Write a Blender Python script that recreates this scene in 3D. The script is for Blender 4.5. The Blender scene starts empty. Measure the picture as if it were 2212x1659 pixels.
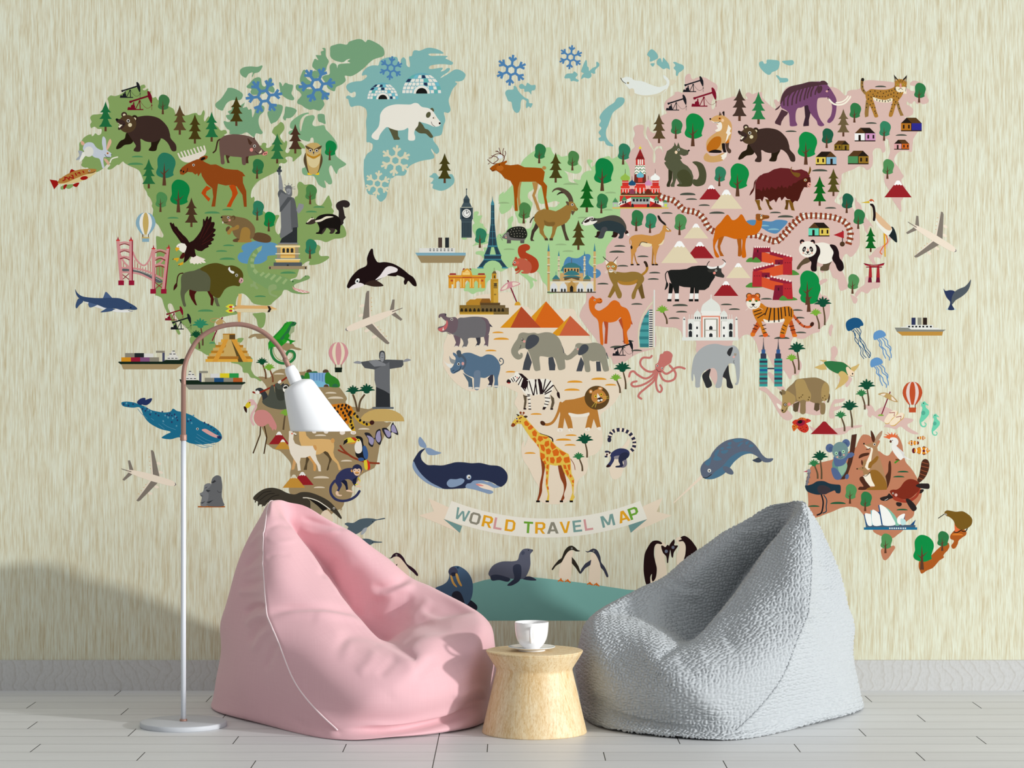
import bpy, bmesh, math, random
from mathutils import Vector, Matrix
from mathutils.geometry import delaunay_2d_cdt
import numpy as np

scene = bpy.context.scene
COL = scene.collection

# ------------------------------------------------------------------ camera and scale
F, CX, CY, EYE, WALL_D = 5000.0, 1106.0, 829.5, 1.2, 9.074
S = WALL_D / F                         # metres on the wall per drawing unit


def at(px, py, d):
    """World point at distance d from the camera's plane."""
    return Vector(((px - CX) * d / F, d - WALL_D, EYE - (py - CY) * d / F))


def lin(h):
    out = []
    for k in (0, 2, 4):
        c = int(h[k:k + 2], 16) / 255.0
        out.append(c / 12.92 if c <= 0.04045 else ((c + 0.055) / 1.055) ** 2.4)
    return out


def ink(h):
    """Printed ink colour: the sampled hue, a little richer than the lit surface shows it."""
    c = lin(h)
    g = .3 * c[0] + .59 * c[1] + .11 * c[2]
    return [max(g + (v - g) * 1.0, 0) for v in c]


def tag(o, label=None, cat=None, group=None, kind=None):
    if label: o['label'] = label
    if cat: o['category'] = cat
    if group: o['group'] = group
    if kind: o['kind'] = kind
    return o


def empty(name, loc=(0, 0, 0)):
    o = bpy.data.objects.new(name, None)
    COL.objects.link(o)
    o.location = loc
    o.empty_display_size = 0.05
    return o


def link(name, me, mat=None, parent=None, smooth=False):
    o = bpy.data.objects.new(name, me)
    COL.objects.link(o)
    if mat: me.materials.append(mat)
    if smooth:
        me.polygons.foreach_set('use_smooth', [True] * len(me.polygons))
    if parent:
        o.parent = parent
        o.matrix_parent_inverse = Matrix.Translation(-parent.location)
    return o


# ------------------------------------------------------------------ materials
def newmat(name, base=(.8, .8, .8), rough=.5, **kw):
    m = bpy.data.materials.new(name)
    m.use_nodes = True
    b = m.node_tree.nodes['Principled BSDF']
    b.inputs['Base Color'].default_value = (*base, 1)
    b.inputs['Roughness'].default_value = rough
    for k, v in kw.items():
        b.inputs[k.replace('_', ' ')].default_value = v
    return m, m.node_tree, b


def node(nt, t, **kw):
    n = nt.nodes.new(t)
    for k, v in kw.items():
        if k in n.inputs: n.inputs[k].default_value = v
        else: setattr(n, k, v)
    return n


def ramp(nt, src, stops):
    r = node(nt, 'ShaderNodeValToRGB')
    while len(r.color_ramp.elements) < len(stops): r.color_ramp.elements.new(.5)
    for e, (p, c) in zip(r.color_ramp.elements, stops):
        e.position = p
        e.color = (*lin(c), 1) if isinstance(c, str) else (c, c, c, 1)
    nt.links.new(src, r.inputs[0])
    return r.outputs[0]


def mapped(nt, scale, coord='Object', loc=(0, 0, 0), rot=(0, 0, 0)):
    tc = node(nt, 'ShaderNodeTexCoord')
    mp = node(nt, 'ShaderNodeMapping')
    mp.inputs['Scale'].default_value = scale
    mp.inputs['Location'].default_value = loc
    mp.inputs['Rotation'].default_value = rot
    nt.links.new(tc.outputs[coord], mp.inputs[0])
    return mp.outputs[0]


def noise(nt, vec, scale, detail=3, rough=.5, dist=0):
    n = node(nt, 'ShaderNodeTexNoise')
    n.inputs['Scale'].default_value = scale
    n.inputs['Detail'].default_value = detail
    n.inputs['Roughness'].default_value = rough
    n.inputs['Distortion'].default_value = dist
    nt.links.new(vec, n.inputs['Vector'])
    return n.outputs[0]


def mix(nt, a, b, fac, mode='MIX'):
    m = node(nt, 'ShaderNodeMix', data_type='RGBA', blend_type=mode)
    if isinstance(fac, (int, float)): m.inputs[0].default_value = fac
    else: nt.links.new(fac, m.inputs[0])
    for s, v in ((6, a), (7, b)):
        if isinstance(v, str): m.inputs[s].default_value = (*lin(v), 1)
        else: nt.links.new(v, m.inputs[s])
    return m.outputs[2]


def bump(nt, bsdf, h, strength, dist):
    b = node(nt, 'ShaderNodeBump')
    b.inputs['Strength'].default_value = strength
    b.inputs['Distance'].default_value = dist
    nt.links.new(h, b.inputs['Height'])
    nt.links.new(b.outputs[0], bsdf.inputs['Normal'])


# grasscloth wallpaper: fine vertical fibres, pale olive cream with tan streaks
M_WALL, nt, b = newmat('grasscloth_wallpaper', rough=.75)
v1 = mapped(nt, (150, 1, 7.5))
v2 = mapped(nt, (430, 1, 16), loc=(3, 0, 5))
v3 = mapped(nt, (55, 1, 3.2), loc=(7, 0, 1))
n1 = noise(nt, v1, 1, 2, .6)
n2 = noise(nt, v2, 1, 2, .6)
n3 = noise(nt, v3, 1, 2, .5)
c1 = ramp(nt, n1, [(.38, 'beb08a'), (.47, 'd0c9aa'), (.54, 'd9dcc6'), (.68, 'dfe4d2')])
c2 = ramp(nt, n2, [(.36, 'b5a67f'), (.48, 'd5d0b5'), (.58, 'e1e6d5')])
c3 = ramp(nt, n3, [(.38, 'c4b792'), (.5, 'dee0c8'), (.66, 'dfe4d2')])
cc = mix(nt, c1, c2, .42)
cc = mix(nt, cc, c3, .25)
nt.links.new(cc, b.inputs['Base Color'])
bump(nt, b, n2, .15, .0006)

# mural print: flat inks carried as a colour attribute
M_PRINT, nt, b = newmat('mural_print', rough=.7)
a = node(nt, 'ShaderNodeAttribute', attribute_name='Ink')
nt.links.new(a.outputs['Color'], b.inputs['Base Color'])
b.inputs['Specular IOR Level'].default_value = .04

# ------------------------------------------------------------------ mural drawing language
VIEWS = {'A': (90, 130), 'B': (480, 70), 'C': (740, 80), 'D': (220, 390), 'E': (530, 340), 'G': (1180, 90),
         'J': (1560, 110), 'K': (1670, 300), 'L': (950, 380), 'M': (1290, 370), 'P': (90, 590), 'Q': (450, 680),
         'R': (930, 630), 'S': (1310, 620), 'a': (870, 860), 'b': (1280, 870), 'c': (1640, 620), 'd': (1690, 860),
         'e': (250, 960), 'f': (720, 1080), 'g': (1150, 1080), 'h': (620, 880), 'k': (1880, 1040)}
VK = {'e': 2.399, 'h': 1.356, 'k': 1.356}


def catmull(P, closed=True, n=5):
    out = []
    N = len(P)
    for i in range(N if closed else N - 1):
        if closed:
            p0, p1, p2, p3 = P[i - 1], P[i], P[(i + 1) % N], P[(i + 2) % N]
        else:
            p1, p2 = P[i], P[i + 1]
            p0 = P[i - 1] if i else p1
            p3 = P[i + 2] if i + 2 < N else p2
        d = math.dist(p1, p2)
        m = 2 if d < 3 else 3 if d < 8 else n
        for k in range(m):
            t = k / m
            t2, t3 = t * t, t * t * t
            out.append(tuple(.5 * (2 * p1[j] + (p2[j] - p0[j]) * t + (2 * p0[j] - 5 * p1[j] + 4 * p2[j] - p3[j]) * t2
                                   + (3 * p1[j] - p0[j] - 3 * p2[j] + p3[j]) * t3) for j in (0, 1)))
    if not closed: out.append(tuple(P[-1]))
    return out


def ellipse(cx, cy, rx, ry, rot=0, n=None):
    n = n or (10 if max(rx, ry) < 2.2 else 18 if max(rx, ry) < 9 else 30)
    c, s = math.cos(math.radians(rot)), math.sin(math.radians(rot))
    out = []
    for k in range(n):
        a = 2 * math.pi * k / n
        x, y = rx * math.cos(a), ry * math.sin(a)
        out.append((cx + x * c - y * s, cy + x * s + y * c))
    return out


def stroke(P, w, w1=None, cap=True):
    w1 = w if w1 is None else w1
    N = len(P)
    L, Rr = [], []
    for i, p in enumerate(P):
        q0, q1 = P[max(i - 1, 0)], P[min(i + 1, N - 1)]
        dx, dy = q1[0] - q0[0], q1[1] - q0[1]
        l = math.hypot(dx, dy) or 1
        nx, ny = -dy / l, dx / l
        k = 1.0
        if 0 < i < N - 1:
            ax, ay = p[0] - q0[0], p[1] - q0[1]
            la = math.hypot(ax, ay) or 1
            cs = abs((-ay / la) * nx + (ax / la) * ny)
            k = min(1 / max(cs, .4), 2)
        h = (w + (w1 - w) * i / max(N - 1, 1)) / 2 * k
        L.append((p[0] + nx * h, p[1] + ny * h))
        Rr.append((p[0] - nx * h, p[1] - ny * h))
    out = list(L)
    if cap and w1 > 1:
        dx, dy = P[-1][0] - P[-2][0], P[-1][1] - P[-2][1]
        a0 = math.atan2(dy, dx)
        for t in (45, 0, -45):
            out.append((P[-1][0] + w1 / 2 * math.cos(a0 + math.radians(t)), P[-1][1] + w1 / 2 * math.sin(a0 + math.radians(t))))
    out += Rr[::-1]
    if cap and w > 1:
        dx, dy = P[0][0] - P[1][0], P[0][1] - P[1][1]
        a0 = math.atan2(dy, dx)
        for t in (45, 0, -45):
            out.append((P[0][0] + w / 2 * math.cos(a0 + math.radians(t)), P[0][1] + w / 2 * math.sin(a0 + math.radians(t))))
    return out


class Motif:
    def __init__(self, name, label):
        self.name, self.label, self.shapes = name, label, []

    def add(self, col, pts): self.shapes.append((col, pts))


MOTIFS = []
DARK = '5a3a28'


def shade_names(c):
    r, g, b_ = (int(c[k:k + 2], 16) for k in (0, 2, 4))
    v = (r + g + b_) / 3
    if r > 110 and g < 60: return 'crimson'
    if r > 200 and g > 190 and b_ > 150: return 'cream'
    if g > r * 1.35 and g >= b_: return 'bright green' if g > 110 and r < 40 else 'lime green' if r > 90 else 'green' if g > 90 else 'dark green'
    if b_ > r * 1.2: return 'blue'
    if v < 45: return 'black'
    if r > g * 1.15: return 'dark brown' if v < 75 else 'brown'
    return 'olive' if v < 90 else 'pale'


def run_art(text):
    view = (0, 0, 1)
    cur = None
    rnd = random.Random(5)

    def start(name, label):
        nonlocal cur
        cur = Motif(name, label)
        MOTIFS.append(cur)

    def V(name): return (*VIEWS[name], VK.get(name, 2.037))

    for line in text.split('\n'):
        line = line.strip()
        if not line: continue
        if line[0] == '%':
            view = V(line[1]); continue
        if line[0] == '=':
            start(*line[1:].split('|')); continue
        vw = view
        if line[0] == '@':
            vw = V(line[1]); line = line[3:]
        if line[0] == '&':
            nm, rest = line[2:].split('|')
            w = rest.split()
            tx, ty, sc, ax, ay = map(float, w[-5:])
            src = next(m for m in MOTIFS if m.name == nm)
            start(nm, ' '.join(w[:-5]))
            for c, P in src.shapes: cur.add(c, [(tx + (x - ax) * sc, ty + (y - ay) * sc) for x, y in P])
            continue
        tok = line.split()
        K = vw[2]

        def px(seq):
            x0, y0, k = vw
            out, i = [], 0
            while i < len(seq):
                if seq[i][0] == '@':
                    x0, y0, k = V(seq[i][1]); i += 1; continue
                out.append((x0 + k * float(seq[i]), y0 + k * float(seq[i + 1]))); i += 2
            return out

        def loc(cx, cy, pts, s=1.0): return [(vw[0] + K * (cx + x * s), vw[1] + K * (cy + y * s)) for x, y in pts]
        t = tok[0]
        if len(t) == 6:                                   # plain coloured shape
            c, op, a = t, tok[1], tok[2:]
            if op == 'p': cur.add(c, px(a))
            elif op == 's': cur.add(c, catmull(px(a)))
            elif op == 'r':
                (x0, y0), (x1, y1) = px(a)
                cur.add(c, [(x0, y0), (x1, y0), (x1, y1), (x0, y1)])
            elif op == 'e':
                f = list(map(float, a))
                cur.add(c, ellipse(vw[0] + K * f[0], vw[1] + K * f[1], K * f[2], K * f[3], f[4] if len(f) > 4 else 0))
            elif op == 'l': cur.add(c, stroke(px(a[1:]), K * float(a[0]), cap=False))
            elif op == 'c':
                if float(a[0]) <= 1.2 and len(a) < 10: cur.add(c, stroke(catmull(px(a[1:]), False, 4), K * float(a[0])))
                else: cur.add(c, stroke(catmull(px(a[1:]), False), K * float(a[0])))
            elif op == 'q':
                f = list(map(float, a))[1:]
                cur.add(c, loc(f[0], f[1], [(f[2] / 2 * math.cos(u * math.pi / 10), -f[3] * math.sin(u * math.pi / 10)) for u in range(11)]))
            elif op == 'y':
                f = list(map(float, a))
                palm_crown(cur, c, loc, *f)
            continue
        if t == 'q':
            c = tok[1]; f = list(map(float, tok[3:]))
            cur.add(c, loc(f[0], f[1], [(f[2] / 2 * math.cos(u * math.pi / 10), -f[3] * math.sin(u * math.pi / 10)) for u in range(11)]))
        elif t == 'Q':
            f = list(map(float, tok[2:]))
            for i in range(0, len(f), 3):
                w = f[i + 2]
                cur.add(tok[1], loc(f[i], f[i + 1], [(w / 2 * math.cos(u * math.pi / 10), -w * .145 * math.sin(u * math.pi / 10) ** .9) for u in range(11)]))
        elif t == 'i':
            x, y, r = map(float, tok[1:])
            cur.add('efeade', ellipse(vw[0] + K * x, vw[1] + K * y, K * r, K * r, n=12))
            cur.add('1a1817', ellipse(vw[0] + K * (x + .05), vw[1] + K * (y + .05), K * r * .66, K * r * .7, n=10))
        elif t == 'j':
            c, s_, asp = tok[1], float(tok[2]), float(tok[3])
            for P in px(tok[4:]):
                cur.add(c, ellipse(*P, K * s_, K * s_ * asp * rnd.uniform(.8, 1.2), rnd.uniform(-35, 35), n=7))
        elif t == 'k':
            c = tok[1]
            x0, y0, x1, y1 = map(float, tok[2:6]); n = int(tok[6])
            for i in range(n):
                u = (i + .5) / n
                x, y = x0 + (x1 - x0) * u, y0 + (y1 - y0) * u
                h = math.hypot(x1 - x0, y1 - y0) / n * .25
                cur.add(c, loc(x, y, [(-h, -1.0), (h, -1.0), (h, 1.0), (-h, 1.0)]))
        elif t == 'O':
            c, x, y, w = tok[1], *map(float, tok[2:])
            start('oil_pump', shade_names(c) + ' oil pump jack')
            s = w / 22
            for P in ([(0, -1), (14, -1), (14, 0), (0, 0)], [(1, -2.8), (4, -2.2), (7, -2.2), (7, -.8), (0, -.8), (.3, -2.4)],
                      ellipse(4.8, -3, 2, 2), [(5, -7), (6, -7), (6.2, -4), (4.8, -4)], stroke([(2.2, -7.3), (18, -12.3)], 1.5),
                      [(1.5, -8.2), (3.4, -8.6), (4, -6.6), (2.1, -6)], stroke([(10.8, -8.5), (7.2, -1)], .7), stroke([(10.8, -8.5), (11.2, -1)], .8),
                      ellipse(10.8, -8, .9, .9), [(17.4, -16.5), (18.4, -17), (20, -15.5), (21.5, -12), (21.8, -8.5), (21.5, -6), (20.5, -6.3), (18, -11.5)],
                      stroke([(21.4, -6), (21.4, 0)], .35), ellipse(21.4, -4.3, .6, .6), stroke(catmull([(11.5, -7.5), (15, -3), (18, -1.6), (21, -3.5)], False), .25)):
                cur.add(c, loc(x, y, P, s))
        elif t == 'T':
            c, x, y, h = tok[1], *map(float, tok[2:])
            start('pine_tree', shade_names(c) + ' pine tree')
            s = h / 32
            cur.add(DARK, loc(x, y, [(-1.2, 0), (1.2, 0), (1.1, -6), (-1.1, -6)], s))
            for P in ([(-6.9, -5.3), (-6.5, -4.8), (6.5, -4.8), (6.9, -5.3), (4.5, -8), (2.2, -13.5), (-2.2, -13.5), (-4.5, -8)],
                      [(-6.7, -13.2), (6.7, -13.2), (4.3, -16), (2, -21.5), (-2, -21.5), (-4.3, -16)],
                      [(-6, -20.2), (6, -20.2), (3.4, -23), (1.4, -27.5), (0, -32), (-1.4, -27.5), (-3.4, -23)]):
                cur.add(c, loc(x, y, P, s))
        elif t == 'R':
            c, x, y, h = tok[1], *map(float, tok[2:])
            start('round_tree', shade_names(c) + ' round crowned tree')
            s = h / 21
            cur.add(c, catmull(loc(x, y, [(.3, -21), (4, -19.8), (6.6, -17), (7.2, -13.8), (6.2, -10.5), (5.6, -8), (5.9, -6.6), (2.5, -5), (-.5, -4.9), (-4, -6.2),
                                          (-5.2, -8.4), (-4.2, -11.5), (-4.3, -14), (-4.2, -17.5), (-2.3, -20.2)], s)))
            for P in ([(-1.25, 0), (1.25, 0), (.6, -8), (0, -15), (-.6, -8)], [(.4, -8.6), (.5, -7.6), (3.8, -11.2)], [(-.4, -7.6), (-.5, -6.6), (-3.3, -9.6)]):
                cur.add(DARK, loc(x, y, P, s))
        elif t == 'F':
            c, x, y, r, rot = tok[1], *map(float, tok[2:])
            start('snowflake', ('cream' if c[0] == 'd' else 'blue') + ' snowflake')
            w = .15
            for k in range(6):
                a = math.radians(60 * k + rot)
                d = lambda rr, o=0: (rr * math.cos(a) - o * math.sin(a), rr * math.sin(a) + o * math.cos(a))
                a2 = a + math.radians(60)
                for P in (stroke([d(.3), d(1)], w, cap=False), stroke([d(.6), d(.82, .24)], w, cap=False), stroke([d(.6), d(.82, -.24)], w, cap=False),
                          stroke([d(.32), (.32 * math.cos(a2), .32 * math.sin(a2))], w, cap=False)):
                    cur.add(c, loc(x, y, P, r))
        elif t == 'P':
            c = tok[1]; f = list(map(float, tok[2:7])); tc = tok[7] if len(tok) > 7 else '5c4a34'
            start('palm_tree', shade_names(c) + ' palm tree')
            bx, by, h, dx, r = f
            cur.add(tc, stroke(catmull(loc(bx, by, [(0, 0), (.15 * dx + .3, -h * .35), (dx * .6, -h * .72), (dx, -h * .98)]), False), K * 2, K * 1.3, cap=False))
            palm_crown(cur, c, loc, bx + dx, by - h, r)
        elif t == 'V':
            c, cap = tok[1], tok[6] if len(tok) > 6 else 'f2f2ee'; x, y, w, h = map(float, tok[2:6])
            start('volcano', shade_names(c) + (' volcano' if cap == c else ' snow capped mountain'))
            cur.add(c, loc(x, y, [(-w / 2, 0), (w / 2, 0), (w * .13, -h * .78), (w * .07, -h * .88), (-w * .07, -h * .88), (-w * .13, -h * .78)]))
            cur.add(cap, loc(x, y, [(-w * .15, -h * .74), (-w * .06, -h * .97), (0, -h), (w * .06, -h * .97), (w * .15, -h * .74), (w * .1, -h * .7),
                                    (w * .05, -h * .77), (0, -h * .71), (-w * .05, -h * .77), (-w * .1, -h * .7)]))
        elif t == 'U':
            x, y, w = map(float, tok[1:4]); cL, cR, rL, rR = tok[4:8]; st = int(tok[8])
            start('house', 'small house with two coloured walls')
            s = w / 22
            for c, P in (('2a1c12', [(0, -1.2), (22, -1.2), (22, 0), (0, 0)]), (cL, [(0, -9), (11.5, -9), (11.5, -1.2), (0, -1.2)]),
                         (cR, [(11, -9), (22, -9), (22, -1.2), (11, -1.2)]), ('2a1c12', [(10.7, -9), (11.4, -9), (11.4, -1), (10.7, -1)])):
                cur.add(c, loc(x, y, P, s))
            if st in (0, 1):
                cur.add(rR, loc(x, y, [(6, -14.5), (16, -14.5), (22, -8.6), (11, -8.6)], s))
                cur.add(rL, loc(x, y, [(6, -14.5), (11.5, -8.6), (0, -8.6)], s))
            else:
                cur.add(rL, loc(x, y, [(6, -14.5), (16, -14.5), (11, -8.6), (0, -8.6)], s))
                cur.add(rR, loc(x, y, [(16, -14.5), (22, -8.6), (10.7, -8.6)], s))
            win = {0: [(4, 6.5, 1), (13.5, 15.3, 0), (19, 20.8, 0)], 1: [(2, 3.8, 0), (7.5, 9.3, 0)], 2: [(1.5, 3.3, 0), (7, 8.8, 0), (15.5, 18, 1)], 3: [(13, 15, 0), (19, 21, 0)]}[st]
            for x0, x1, door in win: cur.add('231812', loc(x, y, [(x0, -7), (x1, -7), (x1, -1.2 if door else -3), (x0, -1.2 if door else -3)], s))
        elif t == 'H':
            x, y0, w, y1 = map(float, tok[1:5]); c1, c2, c3, cb = tok[5:9]
            start('balloon', 'striped hot air balloon')
            s = w / 21; h = (y1 - y0) / s

            def env(k): return [(k * 10.5 * math.sin(math.pi * min(u / .84, 1) / 2) if u < .42 else 0, 0) for u in (0,)]
            prof = [(0, 0), (.32, .012), (.6, .06), (.84, .16), (.97, .27), (1, .36), (.94, .46), (.78, .57), (.56, .67), (.36, .75)]
            for k, c in ((1, c1), (.64, c2), (.3, c3)):
                P = [(k * 10.5 * a_, b_ * h) for a_, b_ in prof] + [(-k * 10.5 * a_, b_ * h) for a_, b_ in prof[::-1][:-1]]
                cur.add(c, loc(x, y0, P, s))
            for xx in (-3, 3): cur.add('5a3a28', loc(x, y0, [(xx - .4, .74 * h), (xx + .4, .74 * h), (xx + .4, .86 * h), (xx - .4, .86 * h)], s))
            cur.add(c3 if cb != '17231a' else cb, loc(x, y0, [(-4, .84 * h), (4, .84 * h), (3.8, .9 * h), (-3.8, .9 * h)], s))
            cur.add(cb, loc(x, y0, [(-3.7, .885 * h), (3.7, .885 * h), (3.6, h), (-3.6, h)], s))
        elif t == 'I':
            x, w, y = map(float, tok[1:])
            h = w * .53
            cur.add('6aaab4', loc(x + w / 2, y, [(w / 2 * math.cos(u * math.pi / 20), -h * math.sin(u * math.pi / 20)) for u in range(21)]))
            rows = 5
            for r_ in range(rows):
                f0, f1 = r_ / (rows + .6) + .02, (r_ + 1) / (rows + .6) - .01
                z0, z1 = f0 * h, f1 * h
                a0, a1 = (w / 2 * math.sqrt(max(1 - f * f, 0)) for f in (f0, f1))
                nb = 11 - r_ - (r_ > 2)
                for k in range(nb):
                    u0, u1 = -1 + 2 * (k + .08) / nb, -1 + 2 * (k + .92) / nb
                    q = rnd.random()
                    cur.add('26304f' if q > .93 else '6db9c8' if q > .82 else '5fb0a8' if q > .77 else 'e6e4d8',
                            loc(x + w / 2, y, [(a0 * u0, -z0), (a0 * u1, -z0), (a1 * u1, -z1), (a1 * u0, -z1)]))
            for rr, c in ((.225, '7fc0c8'), (.21, 'e6e4d8'), (.145, '181a18')):
                cur.add(c, loc(x + w / 2, y, [(w * rr * math.cos(u * math.pi / 12), -w * rr * math.sin(u * math.pi / 12)) for u in range(13)]))
        elif t == 'N':
            x, y, r, h = map(float, tok[1:5]); c = tok[5]
            cur.add(c, catmull(loc(x, y, [(-r * .7, 0), (-r, -h * .3), (-r * .75, -h * .55), (-r * .25, -h * .75), (0, -h), (r * .25, -h * .75), (r * .75, -h * .55), (r, -h * .3), (r * .7, 0)])))
            cur.add('3a3028' if h > 4 else c, loc(x, y, [(-.25, -h * .9), (.25, -h * .9), (.15, -h * 1.5), (-.15, -h * 1.5)]))
        elif t == 'J':
            x, y0, y1, w = map(float, tok[1:])
            sp = 9 if w > 2 else 6
            cur.add('3f7f8c', loc(x, y0, [(-w / 2, sp), (0, 0), (w / 2, sp)]))
            cur.add('c9a468' if w > 2 else 'c8bfa2', loc(x, y0, [(-w / 2, sp), (w / 2, sp), (w / 2, y1 - y0), (-w / 2, y1 - y0)]))
            for u in (.28, .44, .6):
                yy = (y1 - y0) * u
                cur.add('d8c9a4', loc(x, y0, [(-w * .85, yy), (w * .85, yy), (w * .5, yy + 1.6), (-w * .5, yy + 1.6)]))
                cur.add('77694e', loc(x, y0, [(-w * .5, yy + 1.5), (w * .5, yy + 1.5), (w * .5, yy + 2.2), (-w * .5, yy + 2.2)]))
        elif t == 'K':
            x, y, r, h = map(float, tok[1:])
            cur.add('d5d7d6', loc(x, y, [(r, 0), (r, -h * .55), (r * .6, -h * .85), (0, -h), (-r * .6, -h * .85), (-r, -h * .55), (-r, 0)]))
            for xx in (-r * .42, r * .42): cur.add('2a2a28', loc(x + xx, y, [(.95, 0), (.95, -2.8), (0, -3.8), (-.95, -2.8), (-.95, 0)]))
        elif t == 'Z':
            x0, y0, x1, y1 = map(float, tok[1:])
            start('airplane', 'cream airplane with grey wings')
            L_ = math.hypot(x1 - x0, y1 - y0); s = L_ / 54.5
            ux, uy = (x1 - x0) / L_, (y1 - y0) / L_
            g = lambda P: loc(x0, y0, [(u * ux - v * uy, u * uy + v * ux) for u, v in P], s)
            for sg in (1, -1):
                cur.add('e8dac6', g([(26.5, 2.5 * sg), (34, 2.5 * sg), (22, 27 * sg), (18.5, 27 * sg), (20.5, 21 * sg)]))
                for u, v in ((35, 8), (30.5, 16.5)): cur.add('e8dac6', g(ellipse(u, v * sg, 2.6, 1.5)))
                cur.add('7f766b', g([(35.5, 2.6 * sg), (28, 2.8 * sg), (23.5, 15 * sg), (18.5, 27.7 * sg), (20.5, 28.3 * sg), (22.5, 26.5 * sg), (31, 11 * sg)]))
                cur.add('7f766b', g([(7, 1.8 * sg), (2.5, 1.2 * sg), (-1.8, 10.5 * sg), (.3, 11.3 * sg)]))
                for u, v in ((19.4, 20), (21, 16), (22.5, 12), (24, 8.5)): cur.add('d69a48', g([(u - 1, v * sg), (u, v * sg), (u, (v + .5) * sg), (u - 1, (v + .5) * sg)]))
            cur.add('e8dac6', catmull(g([(0, 0), (4, -1.8), (20, -3.4), (42, -3.4), (51, -2.5), (54.5, 0), (51, 2.5), (42, 3.4), (20, 3.4), (4, 1.8)])))
            cur.add('7f766b', g([(-6, -.5), (5, -.4), (5, .6), (-6, .2)]))
            cur.add('26304a', g([(52.3, -1.8), (53, -1.6), (54.4, 0), (53.3, 1.6), (52.8, 1.8), (53.5, 0)]))
        elif t == 'Y':
            P = catmull(px(tok[1:]), False, 6)
            for o, c, w in ((0, '26282c', 4.4), (0, 'e6e2d4', 3.7)): cur.add(c, stroke(P, w * K, cap=False))
            dacc = 0.0
            for i in range(1, len(P)):
                sl = math.dist(P[i - 1], P[i])
                while dacc <= sl:
                    u = dacc / max(sl, 1e-6)
                    x, y = (P[i - 1][j] + (P[i][j] - P[i - 1][j]) * u for j in (0, 1))
                    tx, ty = (P[i][0] - P[i - 1][0]) / sl, (P[i][1] - P[i - 1][1]) / sl
                    a_, b_ = 1.25 * K, 3.5 * K
                    cur.add('8a3d22', [(x + tx * p - ty * q, y + ty * p + tx * q) for p, q in ((-a_, -b_), (a_, -b_), (a_, b_), (-a_, b_))])
                    dacc += 5.1 * K
                dacc -= sl
        elif t == 'ld':
            P = catmull(px(tok[1:]), False, 8)
            cur.add('ebdcc4', stroke(P, 3.4 * K))
            n = len(P)
            for k in range(12):
                i0 = int(n * (k + .05) / 12); i1 = max(int(n * (k + .62) / 12), i0 + 1)
                if i1 < n: cur.add('2a2a40', stroke(P[i0:i1 + 1], 4.0 * K, cap=(k == 0)))
        elif t == 'm':
            dx, dy = map(float, tok[1:])
            C = '5f8fbd'
            cur.add(C, catmull(loc(dx, dy, [(121, 52), (122, 48.5), (126, 46), (130, 46), (133.5, 48.5), (134.3, 51.5), (132, 53), (129.5, 54), (126, 55), (122.5, 56.3), (121.2, 54.5)])))
            for P in ([(125, 55), (128, 59), (127.5, 62), (131, 66), (131.5, 70), (134, 75.5)], [(127.5, 55.5), (130, 59), (130, 63), (134, 67), (135, 71), (138, 74.5), (138, 77.5)],
                      [(130, 54.5), (133, 58), (134, 62), (138, 65), (139, 69), (140, 72), (140, 75)], [(132, 53.5), (136, 57), (136.5, 61), (139.5, 64), (139.5, 67.5)]):
                cur.add(C, stroke(catmull(loc(dx, dy, P), False), K * 1))
        elif t == 'n':
            dx, dy, s = map(float, tok[1:])
            g = lambda P: loc(175 + dx, 122 + dy, [(x - 175, y - 122) for x, y in P], s)
            cur.add('69c7a4', stroke(catmull(g([(174, 130), (172.5, 137), (171, 142), (172, 147), (175.5, 148), (177, 145.5), (175.3, 143.8)]), False), K * 2.6 * s, K * .9 * s))
            cur.add('69c7a4', catmull(g([(173.5, 122), (175.5, 121.3), (177, 123), (179.5, 125), (179, 125.7), (176.5, 125), (177, 128), (180, 131), (180, 135), (177, 139), (174, 142), (172, 143), (172, 138), (173, 133), (173, 128), (172, 125)])))
            cur.add('4fa68c', g(ellipse(174, 133.5, 2.2, 2.4)))
            cur.add('1c2a26', g(ellipse(174.3, 123.3, .6, .6)))
            for u in range(6): cur.add('69c7a4', g([(172.2, 122 + u * .9), (170.8, 121.6 + u * .9), (172.2, 122.6 + u * .9)]))
        elif t == 'h':
            x, y, s = map(float, tok[1:])
            sg = 1 if s > 0 else -1; s = abs(s)
            g = lambda P: loc(x, y, [(p * sg, q) for p, q in P], s)
            for c, P in (('6a1f24', ellipse(-7.5, 0, 2, 2.9)), ('d98a22', [(-7, -1.5), (-3, -3.2), (3, -3.8), (7, -2.5), (10, 0), (7, 2.5), (3, 3.6), (-3, 3), (-7, 1.5)]),
                         ('d98a22', [(1, -3), (3, -4.7), (7, -3), (7, 3), (3, 4.7), (1, 3)]), ('6a1f24', [(1.5, -3.6), (3, -4.8), (6, -3.4)]), ('6a1f24', [(1.5, 3.6), (3, 4.8), (6, 3.4)]),
                         ('6a1f24', [(-3.5, -3), (-2, -3.8), (-.5, -3.4)]), ('6a1f24', [(-3.5, 3), (-2, 3.8), (-.5, 3.2)]), ('ece4d2', [(-5.8, -2), (-4.6, -2.6), (-3.8, 0), (-4.6, 2.6), (-5.8, 2), (-5.2, 0)]),
                         ('ece4d2', [(-.4, -3.6), (1, -3.7), (2, 0), (1, 3.6), (-.4, 3.4), (.4, 0)]), ('ece4d2', [(5, -3.2), (6.3, -2.8), (5.3, 0), (6.3, 2.8), (5, 3.2), (4, 0)]),
                         ('6a1f24', ellipse(3, .3, 1.6, 1.3)), ('efeade', ellipse(7.8, -.6, .8, .8)), ('1a1817', ellipse(7.9, -.6, .45, .45))):
                cur.add(c, g(P))
        elif t == 'G':
            arc = lambda R, a: (1179 + R * math.sin(a), 559 + R * math.cos(a))
            A0, A1 = math.radians(-21.3), math.radians(21.3)
            n = 40
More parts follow.
